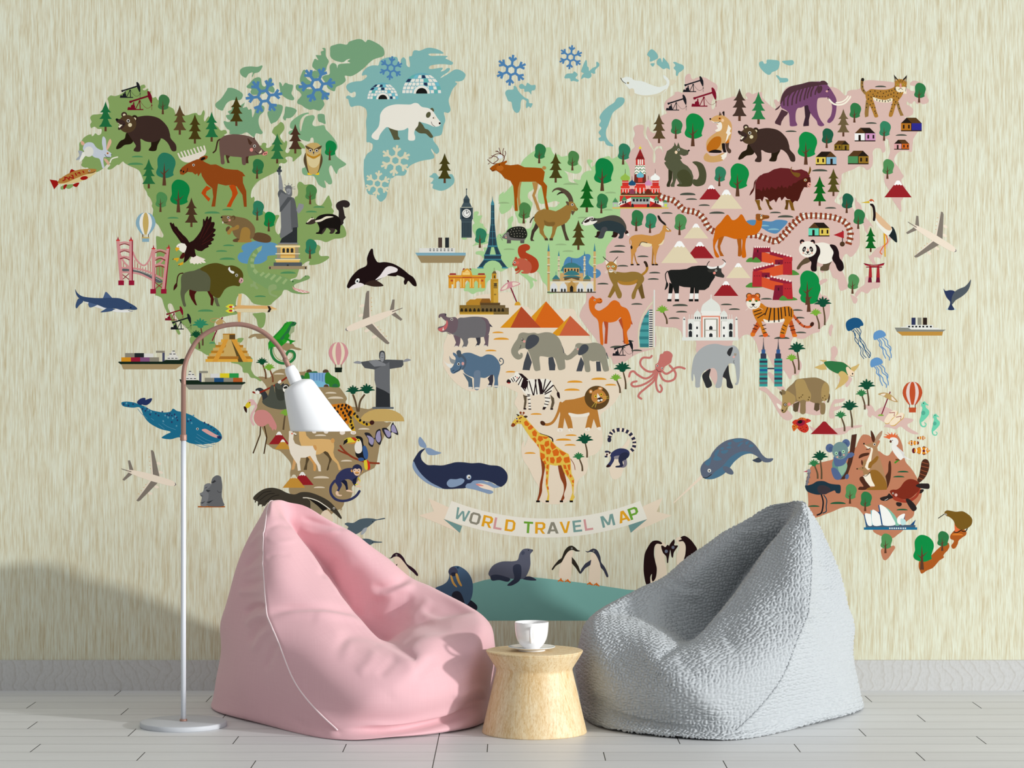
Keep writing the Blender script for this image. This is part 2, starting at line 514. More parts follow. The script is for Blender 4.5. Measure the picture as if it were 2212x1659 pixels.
            cur.add('e6e4d6', [arc(561, A0 + (A1 - A0) * k / n) for k in range(n + 1)] + [arc(602.5, A1 + (A0 - A1) * k / n) for k in range(n + 1)])
            W = .2
            GL = {'W': (30, [[(0, 1), (.16, 0), (.32, 0), (.5, .62), (.68, 0), (.84, 0), (1, 1), (.84, 1), (.75, .3), (.58, .82), (.42, .82), (.25, .3), (.16, 1)]]),
                  'O': (23, 'O'), 'D': (22, 'D'), 'P': (21, 'P'), 'R': (22, 'R'), 'A': (25, 'A'),
                  'L': (18, [[(0, 0), (1, 0), (1, .18), (.27, .18), (.27, 1), (0, 1)]]),
                  'T': (20, [[(.37, 0), (.63, 0), (.63, .82), (1, .82), (1, 1), (0, 1), (0, .82), (.37, .82)]]),
                  'V': (23, [[(0, 1), (.36, 0), (.64, 0), (1, 1), (.77, 1), (.5, .24), (.23, 1)]]),
                  'E': (19, [[(0, 0), (1, 0), (1, .18), (.27, .18), (.27, .42), (.9, .42), (.9, .59), (.27, .59), (.27, .82), (1, .82), (1, 1), (0, 1)]]),
                  'M': (28, [[(0, 0), (.19, 0), (.19, .66), (.4, .12), (.6, .12), (.81, .66), (.81, 0), (1, 0), (1, 1), (.76, 1), (.5, .34), (.24, 1), (0, 1)]])}
            bar = [(0, 0), (.26, 0), (.26, 1), (0, 1)]
            bowl = [(.26, 1), (.78, 1), (1, .85), (1, .5), (.75, .33), (.26, .33), (.26, .5), (.66, .5), (.74, .58), (.74, .76), (.66, .83), (.26, .83)]
            oh = [(.5, 0), (.2, 0), (0, .2), (0, .8), (.2, 1), (.5, 1), (.5, .82), (.3, .82), (.24, .74), (.24, .26), (.3, .18), (.5, .18)]
            al = [(0, 0), (.24, 0), (.5, .74), (.5, 1), (.36, 1)]
            fl = lambda P: [(1 - u_, v_) for u_, v_ in P]
            GL['O'] = (23, [oh, fl(oh)])
            GL['D'] = (22, [bar, [(.26, 0), (.75, 0), (1, .22), (1, .78), (.75, 1), (.26, 1), (.26, .82), (.66, .82), (.75, .72), (.75, .28), (.66, .18), (.26, .18)]])
            GL['P'] = (21, [bar, bowl])
            GL['R'] = (22, [bar, bowl, [(.4, .36), (.68, .36), (1, 0), (.72, 0), (.45, .34)]])
            GL['A'] = (25, [al, fl(al), [(.25, .2), (.75, .2), (.69, .37), (.31, .37)]])
            for ch, x, c in (('W', 998, '779b95'), ('O', 1026, '888676'), ('R', 1053, 'dfa224'), ('L', 1076, 'cf9896'), ('D', 1102, 'dfa224'), ('T', 1141, '6ca236'), ('R', 1167, 'dfa224'),
                             ('A', 1194, '888676'), ('V', 1221, 'dfa224'), ('E', 1247, '779b95'), ('L', 1271, 'cf9896'), ('M', 1313, '779b95'), ('A', 1347, 'dfa224'), ('P', 1369, '6ca236')):
                w, polys = GL[ch]
                th = math.asin((x - 1179) / 582)
                for P in polys:
                    cur.add(c, [(1179 + (594 - 25 * v) * math.sin(th) + (u - .5) * w * math.cos(th), 559 + (594 - 25 * v) * math.cos(th) - (u - .5) * w * math.sin(th)) for u, v in P])
        else:
            raise ValueError('art: ' + line)


def palm_crown(m, c, loc, cx, cy, r):
    for a, l in ((-172, 1), (-145, .95), (-118, .9), (-92, .95), (-62, .92), (-38, .98), (-12, 1)):
        t = math.radians(a)
        ux, uy = math.cos(t), math.sin(t)
        w = .13
        droop = .16 * abs(ux)
        P = [(0, .28), (ux * .5 - uy * w, uy * .5 + ux * w + .1), (ux * l, uy * l * .9 + droop + .08), (ux * .5 + uy * w, uy * .5 - ux * w + .1)]
        m.add(c, [q for q in catmull(loc(cx, cy, P, r))])
    m.add(c, loc(cx, cy, ellipse(0, .25, .35, .2), r))


def stack_levels():
    """Level of every printed shape: one above whatever it overprints."""
    B, lev = [], []
    for m in MOTIFS:
        m.levels = []
        for c, P in m.shapes:
            xs, ys = [p[0] for p in P], [p[1] for p in P]
            b = (min(xs), min(ys), max(xs), max(ys))
            A = np.array(B[:]) if B else np.zeros((0, 4))
            if len(A):
                hit = (A[:, 0] < b[2]) & (A[:, 2] > b[0]) & (A[:, 1] < b[3]) & (A[:, 3] > b[1])
                v = int(np.array(lev)[hit].max()) + 1 if hit.any() else 0
            else: v = 0
            B.append(b); lev.append(v); m.levels.append(v)
    return max(lev)


def build_motif(m, parent):
    V, Fc, C = [], [], []
    for (c, P), k in zip(m.shapes, m.levels):
        y = -(0.0002 + k * STEP)
        pts = []
        for p in P:
            q = Vector(((p[0] - CX) * S, EYE - (p[1] - CY) * S))
            if not pts or (q - pts[-1]).length > 1e-5: pts.append(q)
        if len(pts) > 2 and (pts[0] - pts[-1]).length < 1e-5: pts.pop()
        if len(pts) < 3: continue
        r = delaunay_2d_cdt(pts, [], [list(range(len(pts)))], 1, 1e-7)
        if not r[2]: continue
        o = len(V)
        V += [(q.x, y, q.y) for q in r[0]]
        C += [(*ink(c), 1.0)] * len(r[0])
        for f in r[2]:
            a, b_, c_ = (r[0][i] for i in f[:3])
            f = list(f)
            if (b_ - a).cross(c_ - a) < 0: f.reverse()
            Fc.append([i + o for i in f])
    me = bpy.data.meshes.new(m.name)
    me.from_pydata(V, [], Fc)
    at_ = me.color_attributes.new('Ink', 'FLOAT_COLOR', 'POINT')
    at_.data.foreach_set('color', [v for q in C for v in q])
    ob = link(m.name, me, M_PRINT, parent)
    ob['label'] = m.label
    return ob

ART = """
%B
=arctic_islands|sage green arctic islands of the map
76a07a s 115 15 120 13 125 12 132 13 134.5 10 140 8 145 7 149 8 152 10.5 154 8 158 8.5 165 12 169 15 171.5 18 171 25 160 29 150 38 142 44 136 46.5 130 46 131 51 127 55 121 58 119.5 62 117 62 112 59 110 54 106 48 109 45.5 114 44 114 36 117 32.5 121 34 122 38 123.5 34 130 33 136 32.5 133 30.5 136 28 132 29 128 31.5 120 30 115 26 114.5 20
76a07a s 106 17 109.5 17 110 25 113 30.5 111 36 109.5 41 103 44 100 40.5 95.5 36 97 30 98.5 28 102 29.5 99.5 25 100 24 105 24 104.5 20.5 108 19
76a07a s 82.5 49 86 40 88.5 41 88 46 91 50 95 53 92 57 88 60 84 55
76a07a s 95 43 98 40.5 103 43 102.5 47 99 49 96 48
76a07a s 78 57 80 55 83 56 90 60 103 60 110 63 113 67 111 71 107 71.5 108.5 76 106.5 80 103 83 97 81.5 93 82 88 80 84 77 80 75.5 80 72 84 67 82 63 79 61
76a07a s 60.5 53 63 54.5 64 57 67 53.5 71 55 75 56 74.5 61 73.5 65 76.5 70 74.5 72 69 70.5 63 66 61.5 62
76a07a s 19 40 23 37 30 36 37 36.5 42 35 42.5 37 39 42 34 43.5 32.5 47 31.5 46.5 32.5 42.5 28 44 25 48 20 45
76a07a s 26 57 29 54 33 49.5 38 47.5 41 49 42.5 56 46 57 49 49.5 52 48 53 51 53 56 55.5 60 54.5 64 48 62 44 65 38 66 32 66 30 63 31 60 27 59
76a07a s 5 61 6 59 11 59 18 62 22 66 20 71 16 72 10 72 5 75 2 80 0 83 -6 80 -7 75.5 -1 70
76a07a s 6 84 10 82 11 79 18 78 23 75 24 74.5 23 77 22 80 26 79 28 82 31 81.5 32 90 34 86 36 80 40 77 44.5 79 44 84 40 88 38.5 94 40 101 43 106 41 108 36 107 34 111 31 109.5 26 106 20 108 12 108 8 107.5 8 104 5 102 2 97 2 94 6 95 10 94 6 92 4 88 8 87
76a07a s 48 85 52 82 56 77 61 76.5 64 78 64 82 62 88 58 94 54 96 52 97 50 93
76a07a s 67 79 70 79 75 80 79 83 75 89 71 91 68 91 67 93.5 64.5 91 66 86
76a07a s 101.5 87 108 87 109 92 109.5 97 105 95.5 102 94
7da97f s 91 85 92 86 87 88 83 93 82 100 83.5 105 85 98 88 90 93 88 97 88 98 91 95.5 97 98 99.5 103 99 108 98.5 110 103 113 106 119 113 122 119 122 123.5 120 126 121 131 127 136 131.5 139.5 129 142 123.5 145 121.5 150 119 147 117 143 115.5 141 113.5 143 113.5 148 116.5 157 116 160.5 113 161 108.5 157 110 164 107 164.5 102 161 99 155 96 152 88 151.5 85 149 85 144 88 142.5 88 130 94 125 97 117 96.5 112 94 112 92.5 115.5 88 115 83 113 78 109 71 108 71 105 75 103 72 101 73 95 80 89 86 86
%A
=north_america|olive green north american landmass
84a05e s 70 40.5 73 37.5 78 38 84 36 90 32 98 29 104 29 105 27 109 26 110 29 107 30.5 109 32 113 30 113 33 116 33 115 37 118 40 121 39 123 42 127 44 135 49 140 52 142 57 146 59.5 152 58.5 156 58 160 56.5 164 56 166 58 169 58 170.5 54.5 172 53 173 56 172 62 173 65 176 60.5 178 60 180 66 186 70 190 74.5 195 74 196 77 194 79 188 80 @B 0 104 4 104 5 107 2 109 20 116 40 120 42 118 44 117 47 118 46.5 122 50 122 55 117 58 113 56 109 53 106 55 101 59 98 62 95 65 97 66 102 63 107 61 110 64 115 66 117 67 115 69 116 68.5 121 67 126 69 128 71 126.5 74 120 79 116 82 116 86 119 88 123 84 123.5 84 129 80 133 75 137 74.5 133 71 131.5 67 133 69 136.5 66 139 62 138.5 60 141 63 142.5 60 146 55 149 46 153.5 38 158 33 163 @D 167 0 160 8 158 16 159 18.5 161 17 162 19 162 23 166 28 171 32 176 36 180 37 187 36.5 188 38 186 42 184 48 184.5 54 187 57 @E 36 81 45 70 52 44 55 41 56 36 55 30 57 26 60 26.5 63 29 68 28.5 73 30 75 37 74.5 46 76 50 80 51 83 48 88 40.5 90 44 92 50 91.5 53 94 57 93 60 100 66 102 70 105 74 107 80 106 84 100 86 94 86.5 86 89.8 80 88 74 87.5 70 89 75 92 79 94 79.5 97 78 101 80 104.5 87 104.5 89 106 86 109 78 113 68 114 68 110 63 112 58 117 56 122 54 127 49 129 47 131 40 142 38 146 30 153 24.5 157 10 155.5 5 151 @D 158 127 152 121 147 120 143 125 142 134 144 141 136 143 128 145 122 149 @P 193 46 185 50 183 57 184 66 184 74 190 80 200 78 @Q 30 26 34 24.5 37.5 25 36 28 33 32 38 40 44 44 47 47 46 52 45.5 58 49 64 53 66 58 65.5 57 69 55 70.5 50 67.5 45 66.5 42 62 37 61 36 56 32 52.5 25 51 20 48 @P 177 87.5 169 83 163 80 158 74.5 157 70 158.5 66 156 61 152 56 146 51 142.5 45 140.5 38 138.5 33.5 136 32 134 33.5 134.5 38 138 44 142 52 146.5 62 147 64.5 145 65 142 60 138 52 134 44 130 35 127.5 27 124 24.5 120 23 @D 57.5 118 57.5 95 58 75 57.5 62 58 59 61 59.5 64 60.5 65.5 58 63 53 60 47.5 57.5 45 54 38 54.5 31 53 27 53.5 24 51.5 19 48.5 15.5 47.5 12 44.5 7 44 0 @A 107 125 104 118 100 115 93 112 88 109 86 107.5 82 111 80 111 75 115 71 116 70 114.5 73 111 70 110 66 114 62 117 57 119 52 118 49 114 46 114 42 111.5 43 107 40 97 40 93 40 88 42 86 45 82 50 79 53 79 53 80.5 55 80 57 77.5 60 79.5 63 78 63.5 73 60 73 56 70.5 52.5 72 51.5 68 53 65.5 51.5 61 54 58 59 57.5 63 57 70 58 74 59.5 76.5 59.5 75 60.5 72 59 71 55 71.5 48 70.5 43
84a05e s 20 136 22 133 33 131.5 33 134 29 136.5 25 135.5 22 137.5
%D
84a05e s 160 141.5 165 140.5 173 140.5 173.5 148 172 154 169 156.5 165.5 154 164 147
%A
Q 4f8a58 101.5 103 12 99.5 111 16.5
%D
Q 4f8a58 117 35 16.5 133.5 31.5 12 75.5 40.3 12 134.5 69.5 12 127 75.5 12 133 84 16.5 197.5 98.7 16.5 168 123.5 12 110 139 16.5
%E
Q 4f8a58 78 53.3 12 70 58.3 12
%C
=greenland|pale teal northern landmass and polar islands
7fb2ae s 38 30 40 25 46 22 55 21 58 22 59.5 27 61.5 28 62 24 64.5 21.5 67 24 68 30 71 32 71.5 28 70.5 21 73.5 20 75 15 78 14 82 14.5 90 11.5 97 12 104 14.5 107 17.5 100 17.5 93 17.5 91 18.5 94 20 103 19.8 111.5 20.3 109 22.5 113 24.5 117 27 115.5 29.5 108 28.8 100 29 93 30.5 91.5 33 94 34 105 32.5 106 34 104 36.5 108 35.5 111 33 114 33.5 112 37 106 41 104 43.5 112 39 118 35 123 34.5 128 37 130.5 40.5 128 45.5 124 47 120 47 119.5 48 121.5 49.5 117 55 114 62 112.5 68 114.5 77 112 80.5 107.5 80 109 88 107 94 105.5 102 103 104.5 97 106 96.5 110 101 116 102.5 121 100 124 97 122 94.5 118.5 94 120 97.5 127 94 129.5 85 131 76 134 70 138 67 145 64 147 57 147 52 150 @E 155 20 152 30 150 40 148 44 144 47 141 45 137 40 131 39 128 33 126 22 125.5 12 126 0 @C 23 130 26 124 31 120 32 114 28 111.5 25.5 111 25.5 100 25 90 26 82 24.5 76 19 73 14 73 9 74 7 70 6 66 4 65 4 63 7 62 10 64 13.5 63 14 59 12 58 9 59.5 5 56 4 52 7 49 14 47 20 46.5 25 43 26 41 24 40 21 41 21 38 25 33 30 30.5 35 30
7fb2ae s 92 148 95 146 96 144.5 99 144.5 101 147 103 148 112 146 116 145.5 118.5 150 118 155 114 159 109 162 104 163 98 161.5 95.5 160 96 156 93 155 95 153.5 96.5 150
7fb2ae s 172.5 59 175 56 181 55.5 181.5 52 184 52.5 187 58 193 64 197 66 198 70 201.5 70.5 199.5 75 197.5 73.5 195 75.5 194.5 71 195 68 191 66 189 69 188.5 76 186.5 80 183.5 80 180.5 76 179 69 176 68 174 64
7fb2ae s 187 52 190 49.5 194 52 196 48.5 200 51 204.5 51 204 56 200.5 57 200 61 197.5 58 193 58 192.5 55 189 55
%G
7fb2ae s 19.5 37 22 34 28 33.5 29.5 31.5 33 34 33 36 31 38.5 34.5 41 33 42.5 29 41.5 26 42 25 39 20 39
7fb2ae s 38 28 41.5 20 43 20.5 43.5 26 45 27.5 45.5 31 49 28 53 26 53 22 54.5 21.5 56.5 25 52 30 52 33.5 50 34 47.5 33 48 36.5 45 39 40 38 37 40 38 35.5 40 33.5 37 32
7fb2ae s 107 13.5 111.5 8 117 12 118.5 17 114 20 110 21 110 17
7fb2ae s 110.5 23.5 115 23 113 26.5
7fb2ae s 117.5 20 121 17.5 123 22 124 17 127 20 130 24 131 29.5 128 28 124 29 120 26 117.5 24
7fb2ae s 134.5 22 137 21.5 140 23 145 25 146 28.5 143 31.5 140.5 33 139 36.5 137.5 35 137.5 31 135 28 137 25
7fb2ae s 79 59 82.5 60 83 63.5 80 68 72 74 69 79 66 88 63.5 94 63.5 100 66 105 71 110 69.5 111 64 109.5 61.5 105.5 57 105.5 55.5 102.5 58 100.5 55.5 96.5 57 94 58.5 91.5 56 88.5 58 84 56.5 80 60 74 66 68.5 72 64.5 75 60
%J
7fb2ae s 39.5 12 43 11 44.5 13.5 47 13 47.5 9.5 54 9.5 60.5 11 60 18 57 21 53 22.5 51 25 48 25 43 21 39.5 16
7fb2ae s 63.5 11 70 10 75 10 76 13.5 72 15.5 67 14
7fb2ae s 57 26 60 26.5 62 28.5 69 29 70 32 66 33.5 62 33.5 60.5 34.5 61 32
%G
=asia|dusty pink asian landmass
d2b3a9 s 88 140 84 130 85 125 90 115.5 94 111 92 104.5 94 98 92.5 91 97 88.5 102.5 88.5 103.5 92 103 97 105 102.5 107.5 104 110 110 113.5 116 113 122 113.5 128 115.5 128 116 122 115.5 116 119 113 122 114 124 118 123 112 120 110.5 116.5 111.5 114 114 112 109 108 103 106 97 107.5 90 109 92 110.5 95 115 97 118 92 121 80 128 76 127 74 125 70 126 64 130 60 136 56 136 54 140 53 145 54 147 48 147 40 148 36 151 34 153 35 153.5 38 156 40 160 38 168 38 175 42 181 46 181 52 178 56 177 60 175 66 176 71.5 178 71 180 66 182 62 186 62 192 60 200 58 @J 10 48 22 50 27 51 25 47 26 44.5 29 44 32 46 36 44.5 42 44 42.5 49 46 53 50 57 55 61 57 60 55 53 57 51.5 60 54 62 50 68 39 80 37 110 38 118 38.5 122 40 126 43 130 47 132 46.5 133 43 137 41.5 145 40.5 148 36 151 32 156 31 165 31.5 180 33 190 36 193 38.5 197 40 201 42.5 206 42 207 38 200 36.5 199.5 34 203 31.5 209 33 212 36 215 42 217 48 219 52 218 55 213 56.5 210 55 207 56.5 204 53 201 56 198 55 196 53.5 195.5 56.5 199 58.5 202.5 62 202 67 198 69.5 193 70.5 200 72 208 78 208.5 84 206 88 203 93 202 99 201 107 197 106 190 106 186 108.5 183 113 182.5 117 185 121 188 125 190 129 192.5 133 190 137 191.5 142 194.5 144.5 194 148 192 156 189.5 160 190 166 @K 135.5 77.5 131 71 126.5 64.5 123 55 118.5 47 118 40 120 33 122.5 20 124 12 122.5 2 @J 176.5 95 174 93 172 95 173 102 173 106 170 108 168.5 104 165 103 161.5 104 159.5 108 160 113 159 122 154 126.5 150 123.5 145 122.5 138 126 131 128.5 127 131 126.5 137 125 143 123 152 120 157 119.5 160 @K 69 69 73 70 82 71 86 76 88 80 91 90 92 105 91.5 113 88 120 84 124.5 81.5 125 78 122 75 124 73.5 129 73 138 77 148 79.5 156 78 159 72 161 69.5 157 68.5 149.5 63.5 147 61.5 142 60 139 55 138 53 142 50 140 50 136 47.5 135 45 139 41.5 143 42 147 44.5 149 44 152 48 152 52 149 57 148.5 57 151 52 154 49.5 157 49.5 162 52 166 @c 70 9 74 13 75 20 74.5 30 70 39 65 44 64 47.5 58 49 53 51.5 47 55 41 54.5 37 53 35 56 33.5 60 36 66 41 75 44.5 80 45 85 42 92 39.5 93.5 35 93.5 34 97 32 97.5 28 91 25 88 18 88 12 78 5 66 @S 162 70 160.5 65 159 60 155 53.5 150 50.5 145 51.5 140 56 134 58 133.5 68 130 80 126 90 124 96 121 104 118.5 107 114 102 110 95 104 86 99 76 95 68 94.5 57 82 53 79.5 48 76 44.5 72 43 62 42.5 55 41.5 51.5 42 52 50 53 55 51.5 64.5 45 67 35 70 27 74 20 79 12 81 8 82 6 78 3 70 @R 190 70 180 58 175 50 167 40 160 30 158 25 161 17 165 10 165 0 @L 156 124 158 118 162 105 166 96 @M -4 110 0 99 8 90 12 70 20 50 22 20 24 0
d2b3a9 s @c 10 90 15 93 20 100 27 107 26 110 20 108 14 100 10 94
%K
d2b3a9 s 103 124 101 122 102 127 106 132 109 133 107 126 112 126 114 127 116 122 120 116 124 108 127 104 124 103 118 112 110 116
d2b3a9 s 98 147 101 146 103 152 113 151 112 158 105 159 100 164 94 162 90 166 88 168 87 164 92 158 97 154
d2b3a9 s 87 62 89 66 93 70 95 78 99 84 104 90 106 94 103 92 100 97 102 103 98 98 96 92 93 84 89 78 87 70
d2b3a9 s 70 63 73 61 74 62 71 64.5
%c
d2b3a9 s 97 8 104 12 103 17 100 17 98 12
d2b3a9 s 75 41 77 39.5 78.5 42 77 47 76 52.5 73.5 48
d2b3a9 s 76 66 78 63 81 63 83.5 68 82 73 80 76 83 79 80 80 76 78 76.5 72
d2b3a9 s 84.5 98 88 94 94 94 98.5 97 97 101 93.5 106 91.5 105 91 100 86 103
d2b3a9 s .5 107 4 106 8 107 14 113 24 122 30 130 35 136 34.5 140 30 141.5 25 139 20 133 14 122 8 113 .5 109
d2b3a9 s 33 122 45 120 58 121 66 124 70 120 68 133 60 136 50 134 40 132
d2b3a9 s 79 120 84 119 91 118.5 88 122 80 124 79 127 88 126 84 130 79 132 80 138 76 139.5 74 136 75 129
d2b3a9 s 53 147 60 150 80 150 92 148 105 146.5 109.5 147 106 149 97 151 92 155 87 156.5 80 157 60 155
d2b3a9 s 110 126 117 124.5 121 128 123 132 127 129 133 127 140 130 146 135 152 138 163 140 162 143 157 146 160 150 167 154 169 156 164 156 157 153 150 148 145 151 140 149.5 133 148.5 131 150 134 145 130 142 125 139 120 136 118 138.5 115 136 115 130
%G
Q 474d42 150 162.8 16.5
%J
Q 474d42 168 38.5 12 158 77.3 12 73 86 12 190 90 12 103.5 127.7 16.5
%K
Q 474d42 13 83.3 16.5 61 74 12
%M
Q 474d42 96 25 16.5 100 30.3 12 113.5 36.7 12 74 45 12 127 45 16.5 189 44.5 12 200 49 16.5 24 80 12 21 86.3 16.5 48.5 91 12 27 101 12 61 108.3 12 59.5 115 12 6 120 12 42 141.5 12 88 143 16.5 89.5 149.7 12 81.5 156.5 12 137 142 12 145.5 147 12 179.5 136 12 212 148 12 214 156 12
%S
Q 474d42 167.5 52.5 12 186 55 16.5 206 49 12 12 64.5 16.5 23 58 12 32 68 12
%C
=europe|light green european landmass
a6cc90 s 171 166 178 159 180 157 182 158 186 145 190 133 195 127 203 121 212 118 220 117 @G 6 116 9 120 13 119.5 16 122 22 121 27 121 33 123 34 129 37.5 133 36.5 138 32 140 26 139 21 137.5 18 136.5 20 138 22.5 141 23.5 146 24.5 148 28 150 31 152 33 151 29 147.5 30 146 36 146.5 37 143 40 139 44 137 48 136.5 47 134 44 129 43.5 125.5 47 125 49.5 127 47 129 48 133 51 131 54 128 58 124 63 122 67 121.5 69 124 73 123 76 121.5 80 124 85 128 88 134 89 142 89 150 @M 34.5 12 27 30 24.5 42 24 50 20 66 17 71 11 79 9 84 9 92 6 97 0 99 @L 160 100 160 110 150 118 118 125 114.5 121.5 113 116 109 112 107 107 104.5 102 98 101 93 104 96.5 107 103 110.5 102 112 98.5 111 99.5 116 96 120 95.5 114 91.5 109 85 104 80 100 77 96.5 70 99 65 101.5 60 100 55.5 104 54 109 50 113 49 119 46 122.5 40 123 35 125.3 30 122.5 26 122 26 118 30 110 24 100 34 98 40 98.5 45 97 48 91 46 87 43 84 38.5 83 38.5 80.5 43 79.5 47 80 46.5 76 50 76 52 74 54 66 60 66 61 63 64 61 65.5 62 70 59 72.5 53 72 47 74 44.5 77.5 42.5 78 47 76.5 50 77 54 84 54 92 56 97 54 100 44 108 36 115 33 122 33 126 30 127 28 122 26.5 117 28 110 29.5 107 29.5 105 27 104 22 104.5 17 107 11 106 8 102 10 98 15 94 18 93.5 23 97 27 98.5 30 96 38 95 42 90 45 92 48 90 50 84 50 82.5 46 80 40 80 37 78.5 34 77 30.5 76 34 73 37 68 40 65 40 63 35 64 31 62.5 26 63 21 64 19.5 68 16.5
%L
a6cc90 s 36 40 37 38 40 37.5 41.5 39 40 42 45 42 43.5 45.5 42.5 48 43 50 46 51 47 54 50 57 49 61 52 61.5 51.5 65 50.5 69 52 71 47 72.5 43 73 38 73.5 34.5 74.5 38 71 38 66 37 62 35 58 35 52 37 50 35.5 47 36 44
a6cc90 s 23 65.5 27.5 65 28.5 67 25 67.5
Q 93b17e 68 29.3 12 139 9.5 16.5 181 18.5 12 178 36.7 11 152 45 12 73.5 78.5 12 128.5 73.5 12 136 80.5 12
=africa|cream african landmass
e2d4bd s 30 135 36 129 44 126 54 125 66 123.5 76 124 78 131 82 136 88 138 94 139 98 142 124 142 128 140.5 134 141 141 141 144 144 146 150 150 158 @R 157 30 163 40 170 52 175 62 182 72 190 80 195 84 200 83 206 84 213 84.5 212 92 208 98 200 110 195 118 187 125 181 130 180.5 137 182 148 182.5 156 @a 212 40 212 48 208 56 203 60 197 62 196 66 196.5 72 194 80 187 86 184 94 183 100 177 108 168 112 156 112.5 147 110 143 106 146 100 143 92 138 84 134 75 128 66 126 58 126 50 129 45 @R 99 165 103 155 100 140 92 124 89 118 92 110 92 107 86 104 78 100 70 100 60 102 50 105 42 105.5 32 101 22 92 14 80 13 72 14 64 13.5 58 16 50 20 42 @L 15 155 18 148
%b
e2d4bd s 38 38 40 40 38 46 33 52 33 60 34 66 32 73 30 78 25 81 20.5 80 18 73 18 66 21 60 24 54 28 49 33 45
%R
Q d9962c 71.5 44 12 75 51 16.5 64 63.2 12 85 85.7 11 153 96.5 16.5 178.5 93.5 16.5 191 99.5 12 150 105 16.5 112 130.5 12 149 153 12 141 158 16.5 148 163.3 12
%a
Q d9962c 135 59 12
%Q
=south_america|tan south american landmass
9a8661 s 53 66 57 65.5 65 66.5 69 61 75 58 81 57.5 90 60 98 60.5 106 59.5 104 62 130 70 138.5 76.5 143 82 147 88.5 145.5 93 150 97 158 98 170 100 178 98 186 113 194 114 188 122 186 130 182 138 180.5 146 179 155 @h 141 93 138 97 130 101 122 105 115 111 114 116 108 122 104 126 103 130 104 135 102 143 98 146 92 150 90 156 86 162 84 165 @e 204 58 198 60 190 66 180 66 165 50 157 44 156 38 158 33 157 26 158 20 157 16 154 12 148 6 142 4 138 1 135 -1 @Q 62 134 60 127 57 120 55 115 50 106 50 100 53 93 55 88 60 80 62 77 58 71
9a8661 s 42.5 24 46 21 52 20 60 21 64 24.5 60 25 52 25.5 50 23 44 25
9a8661 s 70 31 76 30 84 30 90 31 92 34 97 35.5 99 37 95 37.5 88 36 84 38.5 80 37 77 34
Q d9ccb4 75 63.3 11 130 83.5 12 135 89 16.5 165 121.7 12 119 128.5 12 146.5 155.5 12
%h
Q d9ccb4 54.5 113 25 51.5 128.5 18
%d
=australia|terracotta australian landmass
b8795a s 30 73 38 69 46 67 52 65.5 60 62 70 57 78 52 80 47 84 40 87 38.5 92 39.5 95 42 101 44 103.5 46 100 54 104 57 108 60 112 61 115 58 118 52 118 44 121 39 124 42 127 49 128 55 129.5 62 131 68 137 75 142 83 146 92 148 100 146 108 141 116 139 125 134 129 131 132 128 140 122 145 117 148.5 110 148 102 145 97 142 95 138 90 132 86 124 80 117 75 115.5 70 115 62 116.5 54 120 46 123 38 126 33 126.5 28 120 27.5 110 27 101 26 95 25.5 85 29 78
b8795a s 105 160 115 157 118.5 156.5 119.5 159 117 163 113 169 109 172 106 169
Q 24583a 128 78.8 12 123.5 84 12 33.5 115.3 12 59 112.3 16.5 127 119 12
%k
=new_zealand|rust orange islands of the map
a5561f s 132 80 137 76 145 75 152.5 79 152.5 85 147 89 141 94 139.5 99 137 104 134 107 130.5 106.5 129 102 132 98 133 94 128.5 92 127 89 128 85
a5561f s 79 126 90 124 98 117 106 109 113 103 120 99 124.5 98 126 104 123 110 119 114 116.5 118 117 121.5 110 126 105 132 99 138 90 142 82 147 79 142 77 135
d07a2c q 0 139 85.7 18 3
%f
=antarctica|teal ice shelf at the bottom of the map
7bb1a9 p 60 128 70 110 90 100 105 95.5 118 95 135 92.5 148 88.5 160 85 175 82.5 190 81.5 205 81.5 @g 10 82.8 20 84 35 85.8 50 87.5 65 89.7 80 92 100 95 115 96.2 140 97 140 128
%A
O 1c1d22 83 40 22
O 6e0d22 91 53 26.5
=brown_bear|brown bear walking left with open mouth
241a0c s 90 77 96 79 97 86 94 89 88 90 84 93 80 94.5 79 92.5 83 86 88 83
241a0c s 117 85 126 83 123 90 121 96 114 96 114 94 116 91
3c2a24 s 95 63 105 59.5 115 59 125 62 133 70 136 78 137 83 142 89 143 94 142 96.5 138 96 135 90 132 86 127 83 122 86 116 87 110 86 105 83.5 105 88 104.5 96.5 98 96.5 98 94 100 91 97 86 93 80 90 74
3c2a24 e 87.5 57.8 3.1 3
d8cda8 e 87.6 58 1.5 1.3
2c2013 e 98.5 61.5 3.4 3.3
d8cda8 e 98.6 62.3 1.6 1.6
4f3c26 e 91 67.5 9.4 9.4
3c2a24 s 79 63 83 62.5 88 65 89 68 86 72 82 74 81 72 85 68.5 80 66
efe6cc p 80.5 66 83.5 68.5 86 68.3 82.5 72 81.5 70 83 69
101010 e 79.8 63 1.4 1.3
i 91.8 64.3 1.7
d8cda8 e 93.7 68.7 2.1 2.1
101010 c .5 84 67.5 86 68.5 88 67.6
=hare|pale grey hare leaping right
d5a88c s 67 104 70 106 72 109.5 70.5 111 67.5 107.5 66 105
dfb195 s 68.5 95 70 88 72.5 83.5 74 86 73 90 70 95
d8a88e s 41.5 87 43 85.5 45.5 88 45 90 42.5 90
9fa6ad s 39 96 44 97 42 101 40.5 105 37 106 37 104.5 40 101
e6e6da s 40 106 42 101 44 97.5 50 99 46 102 43 106 40 108
c3cad3 s 44 92 46 88.5 50 87 54.5 88 57.5 92 61 94.5 65 95 64 88 64.5 82 66 81 68 84 68.5 90 69 95 73 98 74 100 73 103 70 103 66 103 65.5 108 66.5 114 64.5 114.3 63 109 61 104.5 56 103 52 100 47 98 44 95
dcdccf e 50 97 5 5.5
e0a070 e 70 98.7 1.2 1.2
101010 e 70 98.8 .55 .6
101010 c .5 67 100 69 102.7 72.5 102.8
101010 e 74 100.3 .7 .4
